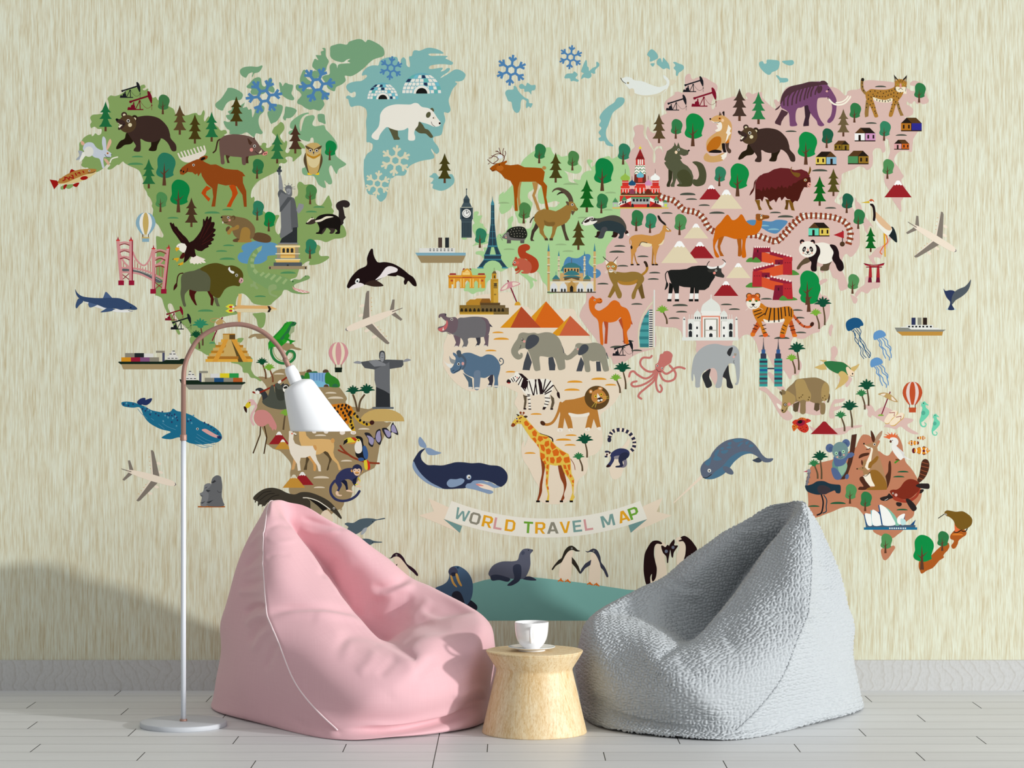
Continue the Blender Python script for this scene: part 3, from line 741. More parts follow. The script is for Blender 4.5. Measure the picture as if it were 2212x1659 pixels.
e6e4d2 c 1.3 72.5 108.5 74 105 77 103.5 80.5 102.7
=trout|brown and red spotted trout
9c1410 p 8.5 126.5 16 127.6 18.8 130.5 13.2 137 12.4 135
9c1410 s 30 121 30.5 117 32 115.5 35 117 38 117.5
9c1410 s 33 132.5 37 134.5 40 130 36 130.5
9c1410 s 23 134 23.5 137 25 136 27 132 24.5 132
9c1410 e 20 126.3 1.6 .8
d8c48a s 17.5 130.5 22 131.5 34 130.5 47 126.5 55 121.5 58 118.5 50 119 30 124
b07a38 s 17.5 130 18 127.5 26 121.5 38 116.5 49 115.2 57 115.5 58 117 55 119.5 46 121.5 36 125.5 27 129.5 20 130.7
9c1410 l 1.2 22 128 23.5 127.5 25 126.5 24.5 124.5 27 124.5 29 126.5 29.5 123.5 31 124.5 33.5 125.5 33 122 31 122
9c1410 l 1.3 35.5 119.5 37 122.5
9c1410 l 1.2 38 120 40 119 41 121
9c1410 l 1.3 43.5 117.5 45 119.5
9c1410 e 45 125 4.1 2 -9
i 50.5 117.3 1
101010 c .5 49 119.5 53 119.6 56.5 118
T 1f6b3c 67.8 75.5 31.8
T 5b4529 146.5 79 31.5
T 463a12 162.5 88.5 31.5
T 22703f 180.3 86.4 31.8
T 276b3c 113.6 136 31.5
T 4a3422 158.8 177 31.5
R 3f7544 128.5 57.4 21
R 29765a 130 133 35
R 0a7f3f 145 161.5 35
R 4f8a50 126 161 21.3
=moose|rusty brown moose with pale antlers
e2dac9 s 144.5 99 146 103.5 149.5 107 154.5 108.5 160 107.5 168 104 173.5 99.5 174 95 169 97 160 100 150 103 146 103
e2dac9 l 1.6 147 104 144.6 98.6
e2dac9 l 1.6 150.5 103 147.7 97
e2dac9 l 1.6 154 102.5 151 96
e2dac9 l 1.6 157.5 102 154.7 95.2
e2dac9 l 1.6 161 101 158 94.5
e2dac9 l 1.6 164.5 100 161.3 93.2
e2dac9 l 1.6 168 99 165 92
e2dac9 l 1.6 171.5 98 168.4 91.5
e2dac9 l 1.6 173.6 96 172 90.6
b8480f p 175 133 180 136 175 139 174 142.5 179 147 177 150 169.3 141 171 137.5
b8480f p 198.5 133 205 131 208.2 141 203 150 200.5 155.8 196 155.5 202 144 202 140
8f4515 p 216 123 213.3 123.3 213.5 130 217 139 217.5 155.5 214.5 155.5 213 143 207 134 203 132 195 133 187 131 186 138 184 155.3 180 155.3 182 145 181 136 175 131 170 123 169 119 166 123.3 165 120 163 121.5 160 119 155 118.5 150 121.7 147 121 146.3 117.5 149 113.5 154 110 160 107 165 105 169 105.5 174 108.5 179 110.8 185 110.5 194 115 202 116 208 116.3 213 119
8f4515 e 171.5 104 5 2.3 -22
16100c e 171 104.5 2.8 1.4 -25
i 161 111.2 1.3
101010 e 147.8 117 .8 1.1
101010 e 150.4 118.2 .9 1.1
101010 c .6 152.5 119 154.3 117.5 154.8 114.5
%B
=wild_boar|grey brown wild boar facing right
3f2a1e c 1.6 -1 113 -4.5 115 -6 121 -7 125 -9.5 127.5
4a2f22 p 3.5 130 8.5 131 6.5 134 8 138.5 5.5 138.5
4a2f22 p 24.5 130.5 29 129 27.5 134 28 138.8 24.5 138.8
6a5148 s -3 122 -3 115 1 110.5 7 108.5 15 108 26 109.5 33 112 37 116 41 122 45 126 47.5 128.5 46.5 130.5 41 129.5 34 130.5 27 131.5 25 133 25 140 21.5 140 20.5 134 20 132.5 10 131.5 3 130 2 133 2.5 139 -1 139.5 -1.8 133 -2.5 128
4a3024 s 27 112 31 116 32 116.5 30 119.5 28 117.5
4a3024 p 33 113 34 110 35 114
i 34.3 120.5 1.5
dd8c80 e 31 124.5 1.8 2
e8d9bb p 38.5 128 41.8 124.3 42 127 40 128.6
dd8c80 s 43.5 128 47.7 126 47.5 129.5 43 130.5
2a1a14 e 45 128.8 .5 .8
2a1a14 e 46.5 128.5 .5 .8
181010 c .5 35 126 38 128.7 41 128.4
T 463a12 15 99.2 31.5
T 2d7140 58.3 139 31.8
T 4a3022 77.5 128.5 31.5
R 2c7142 37 155.2 21
R 0c8040 114 135.6 21
F 4d80ae 44.3 67.5 19.5 -7.5
F 4d80ae 100.5 55.5 19.5 -7
=owl|tan owl with dark wings
ecc21c s 90.5 149.5 92 148 95 148.5 95 151 91 151
ecc21c s 98 149.5 100 148.5 102.5 148.5 102.5 151 99 151
55452c s 90 127 87 131 86.5 137 89 144 92.5 149 97 135
55452c s 103 127 106 131 106.3 137 104 144 100.5 149 97 135
c3a565 s 88.5 122 92 118 97 117 102 118 105 123 104 135 102.5 145 100 150 97 150.5 93 150 91 145 89.5 136
d9c794 s 90 131 97 134.5 103.5 131 103 138 100 142.5 97 143.5 94 142.5 91 139
b8821e s 90 128.5 97 131.5 103.8 128.5 103 131 97 133.6 91 131.3
c9ad70 s 89 124 92 122.5 97 123 102 122.5 105 124 102.5 129 97 131.5 91 129
55452c s 88 120 92 121.5 96.5 124 95 125.5 90 123.5
55452c s 105.7 120 102 121.5 97.5 124 99 125.5 104 123.5
8a6a38 e 93.3 125.3 2.1 2.1
8a6a38 e 100.3 125.3 2.1 2.1
i 93.4 125.3 1.6
i 100.2 125.3 1.6
1d2c4a p 96 126.5 97.8 126.5 97 130
%C
=igloo|snow block igloo with dark doorway
I 26 33.3 66
=igloo|larger snow block igloo with dark doorway
I 63 41.8 60
=polar_bear|white polar bear walking right
57573c p 48 95 58.5 98 59 105 61 108 60 109 54.5 109 51.5 102
57573c s 81 90 85 93 87.5 97 91 98.5 94.5 103 96 106 93.5 107 90.5 104.5 88 102.5 82 102 78 99.5 77 97.5
57573c s 92 77 95 75 97 77.5 96 80 93 78
e9e5d8 s 40 82 43 77 48 73.5 56 71.5 66 71.5 72 71.5 76 70 80 70.5 84 74 91 75.5 96 79 100 85 104 91 102.5 94.3 97 95 91 92.5 84 90.5 81 89.8 80 94 77 98 76 102 77 106 76 109.5 70 109.3 69.5 104 69.5 96.5 65 98.5 58 99 51 97 47 95.5 43 99 39.5 104 38 108.5 35 109 31 106.5 31.5 103 36 98 38.5 94 39.5 88
57573c e 91 82.5 2.4 3.4 25
2a1616 e 103 91.5 1.1 1.2
d8c49a e 97 85.7 1.4 1.4
e9e5d8 e 96.8 85.7 1.1 1.1
181010 e 96.4 85.8 .7 .7
2a1616 c .5 94 90 95.3 93 98 94.8
F 4d80ae 51.3 33 12.7 -23
F 4d80ae 179 35.2 16.4 -23
F d6d2b4 56 131 16.4 -23
F d6d2b4 37 155.5 14 -23
T 453f16 108.3 155 32
=reindeer|orange brown reindeer with curled antlers
b08448 p 185.5 154 190 153 188.5 160 188 170 190 184 187 184 185 168
b08448 p 201 154 207.5 153.5 206.5 161 204 168 210 184 207 184 201 168 203 163
b08448 e 213.8 138.8 2.2 2
5c1d1a c .7 165 134.5 170 132 171.5 127 168 124 162 124.5 158 128
5c1d1a c .7 165 134 160 134.5 156 132 154 130
5c1d1a c .7 160 134 165 130 163 127 158 126
5c1d1a c .6 168 124 166 118 166 117.5
5c1d1a c .6 170 126 170 121 171 118
5c1d1a c .6 171 128 173 124 172.5 121
5c1d1a l .6 166 122 162 121
5c1d1a l .6 168 124 163.5 120.5
5c1d1a l .6 158 128 155 128.5
5c1d1a l .6 156 133.5 154.2 135
dce4e4 e 167 127 2.8 2
9e4f0a p 156 139.5 158.5 137 164 134 170 132.5 174 130.8 174.5 132.5 172 135 178 136 186 135 193 138 205 138.5 211 139 214.5 143 213 153 217 158 216 170 219 184.5 216 184.5 213 168 211 158 205 153.5 196 153.5 188 153.5 186 160 185 172 186 184.5 182.5 184.5 182 170 181 158 178 152.5 172 150 168 145 163 141.5 159 142.7
b4621c e 167 139 3.8 3
1d1414 e 166.3 135.7 .8 .6
1d1414 c .5 158 141.5 159.8 142 161 140.5
1d1414 e 157.3 140.2 .6 .5
R 2f7644 208.5 134 21
%D
R 2f7b5b 164.8 42.3 21
R 0c8040 177 54 21
O 7b1027 67 148.3 19.5
O 1c1d22 73 158 22
P 2d8560 107 175 22.5 -2.5 9
P 0d4a2c 103.5 178.5 15 -3.5 6.6
=balloon|hot air balloon in blue, white and gold
H 46.5 34 21 65 86aab9 eae8dd c5a961 86aab9
=suspension_bridge|pink suspension bridge with red piers
b5253c l .5 23 86 23 96
b5253c l .5 26 88 26 96
b5253c l .5 35 84 35 96
b5253c l .5 38 88 38 97
b5253c l .5 41 90 41 98
b5253c l .5 43.5 92 43.5 100
b5253c l .5 46.5 92 46.5 102
b5253c l .5 49 88 49 103
b5253c l .5 51.5 85 51.5 103
b5253c l .5 58 92 58 101
b5253c l .5 61 91 61 103
b5253c l .5 64 89 64 104
d08f8e c 1.8 33 76 36 83 41 88.5 45 90 48.5 87 51.5 81.5 53.5 74
d08f8e c 1.8 18 75 21 82 24 87 28 91
d08f8e c 1.8 57 90 62 87 66 82 69 76
5a5f60 s 22 93.5 30 94 40 95.5 50 99 60 103.5 64.5 107 62 108.5 57 107.5 50 103 40 98 30 96.3 22 96
e8e6da l .3 34 94.7 40 95.8 50 99.5 62 106
d08f8e c 1.8 19 92.5 30 92.8 40 94 50 97 64 104
d08f8e c 1.8 19 97 30 97.5 40 99 48 102.5 56 107
8c1a30 l .8 21 99 29 105
8c1a30 l .8 29 98.5 22 105
8c1a30 l .8 56.5 108 64 114
8c1a30 l .8 64 109 57 114.5
8c1a30 p 31.5 64 33 64 33 106 31.5 106
8c1a30 p 55 92 56.7 92 56.7 116 55 116
8c1a30 p 71 72 72.3 72 68 115 66 115
8c1a30 l .7 20 83 21.5 106
d08f8e p 15.5 64 19 64 22.5 106 19 106
d08f8e p 29 64 31.8 64 31.8 106 29 106
d08f8e p 53.2 72 56.8 72 55.6 116 53.2 116
d08f8e p 68.8 72 71.4 72 66.5 116 63.5 116
8c1a30 c 1 19 68.5 24 67 29 68.5
8c1a30 c 1 19.5 76 24 74.5 29 76
8c1a30 c 1 19.5 83 24 82 29 84
8c1a30 c 1 57 76.5 62 75 68 77.5
8c1a30 c 1 57 84.5 62 82.5 67 84.5
8c1a30 c 1 57 91.5 62 90.5 66 92
d08f8e c 1.6 18 66.8 24 65.3 30 66.8
d08f8e c 1.6 19 74.3 24 73 30 74.3
d08f8e c 1.6 19 81.6 24 80.6 30 82
d08f8e c 1.6 56 74.8 62 73.5 69 75.5
d08f8e c 1.6 56 82.8 62 81 68 83
d08f8e c 1.6 56 90 62 89 67 90.3
c9332f r 15.2 62.7 19.2 64
c9332f r 28.8 62.7 33 64
c9332f r 52.8 71.6 56.8 72.8
c9332f r 68.5 71 72.5 72.2
a01f3a p 16.3 62.7 17.2 59 18 62.7
a01f3a p 30 62.7 31 59 32 62.7
a01f3a p 54 71.6 54.8 68 55.6 71.6
a01f3a p 70 71 71 67.5 72 71
941634 r 17.5 106 23.5 111
941634 r 28.6 106 34.4 111
941634 r 51.5 115 57.4 120
941634 r 62.7 115 68.6 120
=eagle|dark bald eagle with wings raised
dca420 p 75.5 83 79 82 82 82 81 85 79 86.5 78.8 84.5 76 84
dca420 p 81 88.5 86.5 86 86 89 83 90 81 89.8
ece2d2 p 93 85 95.5 80 99 79 110 83.5 108 84.5 110.5 87 108 87.5 105 86.5 106 88.5 103 87.5 101.5 89 100 87.5 98 89 96 87.5 94 88
1a1d20 l .7 76 82.7 75.3 84
1a1d20 l .7 82.5 89.5 81.3 90.5
27100e p 71.8 45 73.5 44.3 74.8 46 76 44.8 77.5 48.5 79.5 49 82 53 84 55 86 57.5 88.5 59.5 91 62.5 93 66 88 71 84 66 80 60 75.5 54 73.5 50
27100e p 83 68 92 66 97 63.5 101 59 104.5 54 107 48 107.3 40.8 108.5 40.8 109.3 43 111.5 37.8 112.8 38.5 112.8 41.5 115.2 37.8 116.5 39 116 44 119.3 44 119.8 46 118.3 50.5 120.8 51.5 120.5 53.5 118 56 120.5 57 119.8 58.8 117 60.5 119 61.8 118.5 63.5 115.5 65 116.8 66.5 115.5 68 113 68.5 113.5 70.5 110 72 106 75 102 74.5 98.5 72.5 99 76 100 80 97 81.5 94 80.5 91.5 84 88 87 86.5 87 87.5 82 88 77 86 74
4a1a16 l .5 107 61 116 45
4a1a16 l .5 104 62 112 43
4a1a16 l .5 107 65 118 54
4a1a16 l .5 106 68 117 62
4a1a16 l .5 77 52 86 63
4a1612 s 86 76.5 88 77.5 87 82 84 83 82.5 82 84 79
ece8d8 p 79 69.5 81 67.3 84 66.2 88 67 90 70 89.3 73 88 76 86 76.5 83.5 75 81 72.5 79.5 71.5
dca420 s 78 71.5 80 70.8 82 71.5 82.2 73 80.5 73.8 79.3 75.2 78.2 73.5
101010 e 81.5 70.3 .5 .5
=beaver|brown beaver standing beside a blue lake
5c92b5 s 150 68 158 65 167 64 177 65 186 68 186 78 176 80 175 84 168 88 158 88.5 148 87 144 82 146 77 150 75.5 148 72
62492f s 160 58 165 55 174 56.5 179 60 179 64.5 174 66 165 64.5 160 61.5
62492f s 139 63 144 61 148 62 146 65 140 65
62492f s 131.5 51 134 48.5 136 49.5 134 53.5 132 54
7a633f s 127 40 127 37.5 131 37 138 37.5 146 38.8 153 40.5 159 45 162.5 51 162 57 160 61 155 62.5 146 62 141 59 138.5 54 138 49 134 47 130 45.5 127.5 42.5
a07c3c s 137 50 140 49.5 143.5 47 145.5 48 145 51 141 52.5 138 53.5 136 57 133.5 57 133 54
a07c3c s 146 62 147 56 148.5 51 152 49.3 156 51 157.5 55 157 61 159 64 157 65.5 146 65.5 144 64.5
5f4a2c e 139.5 39.5 2.3 2.5 20
7a633f e 139 40.3 1.2 1.4 20
i 134 39.2 1.2
d8958a e 135.4 42 1.2 1.2
161616 e 127 39 1 .9
161616 c .5 128.5 43.5 131 44.5 133.5 44
efeade s 127.8 43.5 129 44 128.2 46
=bison|two-tone brown bison facing right
3c1512 c 1.2 86 98.2 82.5 99 80.5 102 79.8 106 79.5 109
3c1512 s 79.5 108.5 80 112 77.5 115.5 76 116.3 76.5 112 78 109.5
46140f p 92.5 116 95 115 101 117 98.5 121 98.5 125 101 132.5 99 132 95 126 92.8 121
46140f p 111 116 117 116 118 123 119 126 117.5 132.8 115.3 132 115.5 125 113 120
5e6046 p 119 124 122.7 124 123.5 129 125.3 133.5 122 133.3 120 129
5a5d44 s 84 103 86.5 98.5 92 96.5 98 95.5 105 93 113 95 119 103 118 112 114 117 107 117.5 101 117.5 96 116.5 93 115.5 91 117 88 121 88 127 89.3 132.8 86.5 133 83.5 121 84 113
544a18 s 104 94 110 90 116 88 122 87.5 128 89 132 90.5 138 90 144 92 148.5 96 150 101 149 105 147 108 145.8 112 140 111.5 134 113 130 116 127 121 124 124.5 119 123 114.5 118 115 112 115 104 111 98
e8e8e2 s 134 94 135.5 91.5 136.5 95 139 96 140.5 97 139.5 98.7 136.5 97.5
7b7a62 e 143 100.5 1.8 2
i 142.9 100.4 1.2
d3a3a0 s 145.5 106 147 103 149.5 104 150 107 147.5 109 145.5 107.8
202020 e 148.2 105.8 .6 .8
202020 c .4 146 107 147 107.8 148.3 107
=crocodile|green striped crocodile with open jaws
8da56e s 160 103 163 100 166 102 165.5 106.5 163 110 166 114 164 115.5 161 112.5 158 113 157.5 110 160.5 109
7b9d62 s 170 69 167 75 163.5 80 161.5 86 161.5 92 165 97 172 98.5 182 99 192 101.5 198 104.5 201 106.5 204 104.5 210 105 214 102 218 100.5 220.5 102 219.5 104.5 213 107 205 110 204 113 209 117 216 118 220.5 119.5 212 120.5 202 119 196 116 188 116.5 178 116 167 110 159 105 154.5 97 154.5 88 157 80 162 73.5
98b176 p 164 72 170 69 169 74 166 76.5
98b176 p 160.5 76.5 164.5 79 163.5 81 159.5 80
98b176 p 158 82 161.5 83 161.3 86 157.5 86
98b176 p 157.5 88.5 161.7 89 162 92.5 158 92
98b176 p 162 93 166 97 163 99.5 160 96
98b176 l 2.6 172 97.5 168 101
98b176 l 2.6 178 98.5 173 103
98b176 l 2.6 184 100 179 105
98b176 l 2.6 190 102 184.5 107.5
98b176 l 2.6 196 104.5 192 109.5
8da56e s 177 112 181 110 185 111 185 115 180 117 180 120 186 122 185 124 178 121 176.5 116
d99c98 s 202 111.5 203.5 113.5 210 115.5 216 117 220.5 118.5 214 119.3 207 117.5 203 115
f2ede2 l .5 205 116 207 116.2 209 118 211 117 213 119 215 117.6 217 119
2b5a35 e 202.5 107 .8 1
2b5a35 e 216 101.3 .7 .6
=stone_statue|grey robed statue with torch on a stepped pedestal
%E
8c8e90 s 35.5 18 37.5 18.5 38.5 22 39.5 28 40 35 37 38.5 35.5 33 35.5 25
3d4347 r 33.3 13 38.7 15.5
5d6468 p 34.5 15.5 37.5 15.5 37 18.5 35 18.5
32373b s 35 11 37 8.8 37.7 11 37.3 13 34.5 12.7
55595c s 34.5 38 37.5 34 43 38 47 43 46 50 40 50 36 44
76797b l .5 46 33 40.5 32
76797b l .5 46 33 41.5 28.5
76797b l .5 46 33 46 27
76797b l .5 46 33 49.5 28.3
76797b l .5 46 33 52.5 31
76797b l .5 46 33 53 33.5
6c6e70 s 42 34 43 30.5 46 29.5 49 31 49.5 35 49.5 40 47.5 42 43.5 41 43.5 37
96989a s 43.5 34 46 33 48.2 34 48 37.5 46.3 39.5 44.5 38
4b4e51 l .4 44 36 46 37.5 46.2 35
707274 p 35.5 42 38 37 44 40 51.5 43 53 47 55 58 56 74 50 74 50 79 38 86 36.5 84 38 74 37.5 58 36.5 54
5a5c5e p 48 43 51.5 43.5 53 47 55 60 56 74 49 77 48 60
4f5254 p 36.5 58 36.5 53.5 45 42 50 42.5 38.5 57
2e3133 p 36.5 90.5 38.5 86 50 78.5 50.5 74.5 55 74 55 90.5
8c8e90 p 57 48.5 62 50 61.5 54 59 57 56.5 60 54 56
7d8084 r 34.5 90.5 56 91.8
9b8867 r 35.5 91.8 55 93.2
efd9a0 r 32 93.3 58 95.3
9c8e70 r 33.5 95.3 56.5 107
e2b865 r 37.3 95.3 52.7 107
b88538 r 37.3 103 52.7 104
f0e2ba r 32 101.8 58 102.6
31302b p 39.3 101 39.3 97 41 96 42 97 42 101
31302b p 43.6 101 43.6 97 45 96 46.4 97 46.4 101
31302b p 48 101 48 97 49.5 96 51 97 51 101
55849c r 31.6 107 58.4 107.7
efd9a0 r 31.6 107.7 58.4 109
e0b762 r 32.5 109 57.5 111.3
525a5e r 30 111.3 60 115.2
2c2e2e r 44 113.6 46 115.2
9c8a68 r 24.5 115.2 65.5 118.5
26282a r 25.5 116 26.8 118.5
26282a r 63.2 116 64.5 118.5
R 4c8248 68.7 49.8 21
R 2f7b5b 68.5 107.5 21
=skunk|black and white striped skunk
2f2624 s 99 64 99 57 97 54.5 96 51 97.5 48 101 46 105 45.3 109 46.5 111 49.5 109.5 52.5 106 53.3 103.8 52.5 104.5 57 105.5 62 106.5 63.5 104 67 104 70 100.5 72
3a302c s 86 75 82 81 79.5 80.8 83 74
3a302c s 88 75 95 74.5 94.5 79 92 81 89 80.5 90.5 78
17120f s 76 69 74 66.5 78 62 85 60 93 60.3 99 63.5 101.3 69 100.5 76 100 80.8 95.3 81 96 79.5 97.5 78 94.5 75.5 88 75 84.5 75 81.5 78 80.5 81 75 81 75.5 79.5 77.5 79 78.5 75
3c302a s 64 70 67 67 71 64.5 74.5 66 74 69.5 70 71 66 71
101010 e 64.8 69.8 .7 .6
e6dfc5 s 65 69 68 65.5 71 64 73 65.3 70 66 67 68.5
e6dfc5 s 74.3 67 80 65.5 86 62.5 93.5 63 86 65 80 68 75 68.5
17120f p 70 64.5 70.7 63 71.7 64.8
=orca|black and white orca leaping left
1d0f10 s 108 138 109 133 113 126 120 119 128.5 114.5 129 107 131 101 133.5 97 135.3 97.5 136 103 138 108 141 111.3 148 111 156 112.5 164 116.5 170 121 173.5 124 178 127 181 132 181.5 136.5 178 136 173 131 171 134 169 135 168 132 168.5 128 161 125 153.5 124.5 149 126 142 129.5 132 134 122 136 114 139
e9e2e0 s 110 139 115 135 121 133 126 135 122 137.5 116 139 112 139.8
e9e2e0 s 138 130 143 125 148 118 152 115.5 157 116 161.5 118.5 160 121.5 154 123 150.5 125.3 147 127
1d0f10 s 150.7 124.5 154 123.2 160 122.5 160 126 152 125.5
36261f s 127 134 134 130.5 140 131 146.5 135.7 142 137 134 136.7
ecece6 e 118.8 131 2 3 35
1d2830 e 118.8 131.3 1.1 1.1
%G
F 4d80ae 26 16.5 12.8 -23
=beluga_whale|white beluga whale swimming left
d5cdb2 s 128 46 130 41 134 40 137.5 42 134 46 129 47
dfe4dc s 80 39.5 85 37.3 90 38.3 94 41 102 42 112 46 120 48 127 45.5 127.5 42 124.5 38.5 124 35.5 127 37 130.5 41.5 129.5 48 124 54.5 116 58 105 58.5 96 56 90 52 87 49 82 43
d3ceb4 s 88 51 95 55 105 57 118 55 127 50 123 55 116 58 105 58.6 96 56.5
d5cdb2 s 89 50 92.5 50 93.5 54 92 57.5 89.5 58.5 88 55
221d1c c .6 79 38.5 81 42 84.5 44.3
c9b98a e 86.7 43.8 1.2 1.2
22303a e 86.7 43.8 .6 .6
O 1c1d22 145 53.5 22
O 1c1d22 127 73 22
O 7b1027 154 69 26.7
T 57462b 119.6 107.7 31.8
T 46352a 205 84.2 34.5
T 463f16 10 149.5 32
T 0f5f1c 43 181 35
R 317a47 137.3 103 21
R 0f8640 155.4 111 35
R 4c8248 27.7 136.7 21
R 2f7b5b 81.5 130.4 22.5
R 0c7f3f 59.3 158.4 35
R 2f7b5b 183.5 153.3 21
R 0f8640 203 164 35
=fox|orange fox sitting beside a wolf
c99d62 s 170 118 167 122 168 126 174 128 182 127.5 188 125.5 191 121 188 118 180 121 174 121
eee6d6 p 185 121 192 116.5 191 122 188 125.5 185.5 124 186.5 123
503c30 s 190 106 194 105 193.5 112 196 115 195.5 118 193 118 190.5 113
ce9f62 s 173 84 177 80 182 78 188 78.5 193 82 196 86 197 91 196.5 97 195.5 103 193 107 188 108 186 115 178 117.5 172 115.5 169.5 110 171 104 175.5 99.5 181 95.5 184 91 179 86 174.5 84
eee6d6 s 173.5 82.5 178 85 185 85.5 186.5 90 185 94 181 95.5 179 94 182 92 180.5 89 182.5 87.5 178 86
eee6d6 p 193 88 196 92 194.5 95 196 97 193.5 100 192 104 190 107 192 98 190.5 97 192 93
b86a16 s 184.5 101 179 101 173.5 105.5 170 112 171.5 116.5 177 116.5 183 112 185.5 106
c5701c p 190 107 193.5 103 194 107 191 108
1c1513 p 186 108 188.5 107.5 189.5 108 190 113 191 117.5 188 117.5 186.5 113
1c1513 s 172 117.3 178 114.5 185 115.5 185.5 117.7 179 118
5a4432 p 183 78.5 184 74 186 78
1c1513 p 185 78 187.5 73.8 189 74 189 79 187.5 78 187 75.5
171412 e 174 82 1 1
d8802a e 184 81.5 1.5 1.5
171412 e 184 81.5 .8 .8
ecc49c e 187 83.5 1.5 1.7
171412 c .5 178.5 85.8 182 86 184.5 84.5
=wolf|dark olive wolf sitting
4b4d33 s 155 127.5 160 127 166 130 169.5 138 169.5 146 167 151.5 160 153.5 155.5 151 156 146 160 146 162 141 160 133 156.5 129.5
33331f p 129.5 133 134 137 133.5 145 131.5 151 131 154 128 154 127.5 152 129.5 147
53563e p 126 122 128 116 133 113 135.5 110 136 106.5 137.5 109.5 138.5 111 140 106.7 142 112 146 114 151.5 115.5 150.5 119 146 121 141.5 120 144 124 142 125 145 129 150 132 154 137 156 143 155.5 150 153 153.5 140 153.5 139 152 141 150 138 145 136 152 136 154 132.5 154 131.5 152.5 134 148 134 138 129 135 127 132 125 128.5 127 127 125 125
45472b s 139 143 140 138 145 135.5 150 137 154 143 155 150 152 153.5 140 153.5 139 151.5 144 150.5
171a12 e 151.2 115.4 1 1
171a12 c .5 145 120.8 148 120.5 150.2 119.3
i 140.3 114.7 1.2
ecd0ad e 137.7 117.3 1.5 1.7
=onion_dome_cathedral|red cathedral with striped towers and coloured onion domes
8e2222 p 94.5 125 99.6 113.5 104.5 125
c23127 p 95 125 104 125 104.5 131 95 131
efe8dc r 97 125 98.4 130.5
efe8dc r 99.2 125 100.4 130.5
efe8dc r 101.3 125 102.7 130.5
7a1e1e p 95.5 124 104 124 103 121.5 96.5 121.5
f0ece0 p 95 131 104.5 131 105.5 140.5 93.5 140.5
3f7a45 c .7 94.5 133 96 131.7 97.5 133 99.3 131.7 101 133 102.5 131.7 104.5 133
3f7a45 c .7 94 136.5 95.8 134.8 98 136.5 99.7 134.8 101.5 136.5 103.3 134.8 105 136.5
3f7a45 c .7 93.6 140 96 138 98.5 140 100 138 102 140 104 138 105.6 140
6c2a20 p 93.5 140.5 105.5 140.5 106 151 93 151
c9332c r 95 150 105 162
d93a2c r 79 153 120.3 165.5
c9332c r 80.5 147 87.3 153
c9332c r 112.5 147 119.3 153
efd9cf l .5 80 149 88 149
efd9cf l .5 112 149 120 149
efd9cf l .5 79 156 94 156
efd9cf l .5 105 156 120 156
efd9cf l .5 94.5 150.5 105 150.5
5b3a24 p 79 161.5 82 158.5 85 161.5 88 158.5 91 161.5 95 158 99.5 161.5 104 158 107.5 161.5 111 158.5 114 161.5 117 158.5 120.3 161.5 120.3 163.5 79 163.5
f2e4d6 r 81 156.7 81.8 160
f2e4d6 r 83.8 156.7 84.6 160
f2e4d6 r 86.6 156.7 87.4 160
f2e4d6 r 94.8 155 95.8 161
f2e4d6 r 99 155 100 161
f2e4d6 r 103 155 104 161
f2e4d6 r 112 156.7 112.8 160
f2e4d6 r 115 156.7 115.8 160
f2e4d6 r 118 156.7 118.8 160
8a4055 p 88.3 161.5 88.3 158 91 155.5 93.7 158 93.7 161.5
6a281c p 105.5 161.5 105.5 158 108 155.5 110.7 158 110.7 161.5
efd3c8 r 88.5 152 93.5 156
efd3c8 r 105.5 152 110.5 156
d93a2c l .5 89.5 152 89.5 156 91 152 91 156 92.5 152 92.5 156
d93a2c l .5 106.5 152 106.5 156 108 152 108 156 109.5 152 109.5 156
c23a2e r 97.3 144 102 149
N 83.7 147 5 8 93b84a
N 115.5 147 5 8 eef0ea
N 91 152.4 3.8 6.5 1f4f72
N 108.2 152.4 3.7 6.8 d28fb4
N 99.6 144 3.9 6.5 6ab3c4
N 99.6 113.6 1.6 2.6 e3d521
c9332c r 78 163.5 121.7 166
e8b880 r 78.5 162.8 121 163.6
d8ba68 r 79 166 121 168
%M
d9b858 r 16 38.2 75.5 39.6
c9332c r 24 26 68 38.2
7a1f1e p 24 38.2 32 33 37 38.2
7a1f1e p 55 38.2 62 33 69 38.2
a9a9a4 p 36 28.5 56 28.5 56 35 36 35
4a8a58 p 36 27.2 56 27.2 58 29 34 29
26282a r 37.5 29.3 40 32
26282a r 41.3 29.3 43.7 32
26282a r 45 29.3 47.4 32
26282a r 48.6 29.3 51 32
26282a r 52 29.3 54.4 32
e9e6da p 22.5 33 36 28 36 31.5 22.5 37
e9e6da p 56 28 70 33 70 37 56 31.5
26282a p 23 35 25.5 32.5 25.5 34 23 36
26282a r 26.5 31.3 28.3 34
26282a r 29 31.3 30.8 34
26282a r 61 31.3 62.8 34
26282a r 63.5 31.3 65.3 34
26282a q 0 37.5 38.2 3 4
26282a q 0 54 38.2 3 4
b5b5b0 r 16.5 33 22 38.2
b5b5b0 r 70 33 75.3 38.2
a8d49a r 17.8 34.5 20.7 37.5
c9d84a r 71.2 34.5 74 37.5
4a8a58 p 16 33 19.2 27.8 22.5 33
4a8a58 p 69.5 33 72.7 27.8 75.8 33
4a8a58 p 25.5 31 28.7 25.8 32 31
4a8a58 p 59.5 31 62.8 25.8 66 31
%G
%J
& brown_bear|brown bear walking left beside a fox 1618 293.3 .945 275.4 267.5
T 46342a 18.3 74.3 34.5
T 2c7a45 38.5 77.7 34.5
T 6a5a3c 128.5 90.8 29.5
T 0d601c 103.4 164.3 31.8
T 514a1c 118 154 29.5
R 0c8640 88.7 120.7 35
R 0f8640 16.2 154.3 35
R 1f5a40 110.8 103 21
R 2f7644 140.2 76 21
R 33805c 171.7 95.3 21
R 2f7644 208.8 54.8 21
R 4f8a52 175.2 135.7 21
R 1d5c44 132 172 21
V 942026 186.5 155.3 29 18
=mammoth|purple woolly mammoth with pale tusks
4d3138 s 62 57 58 60.5 56.3 62 56.5 63 60 61 63 56
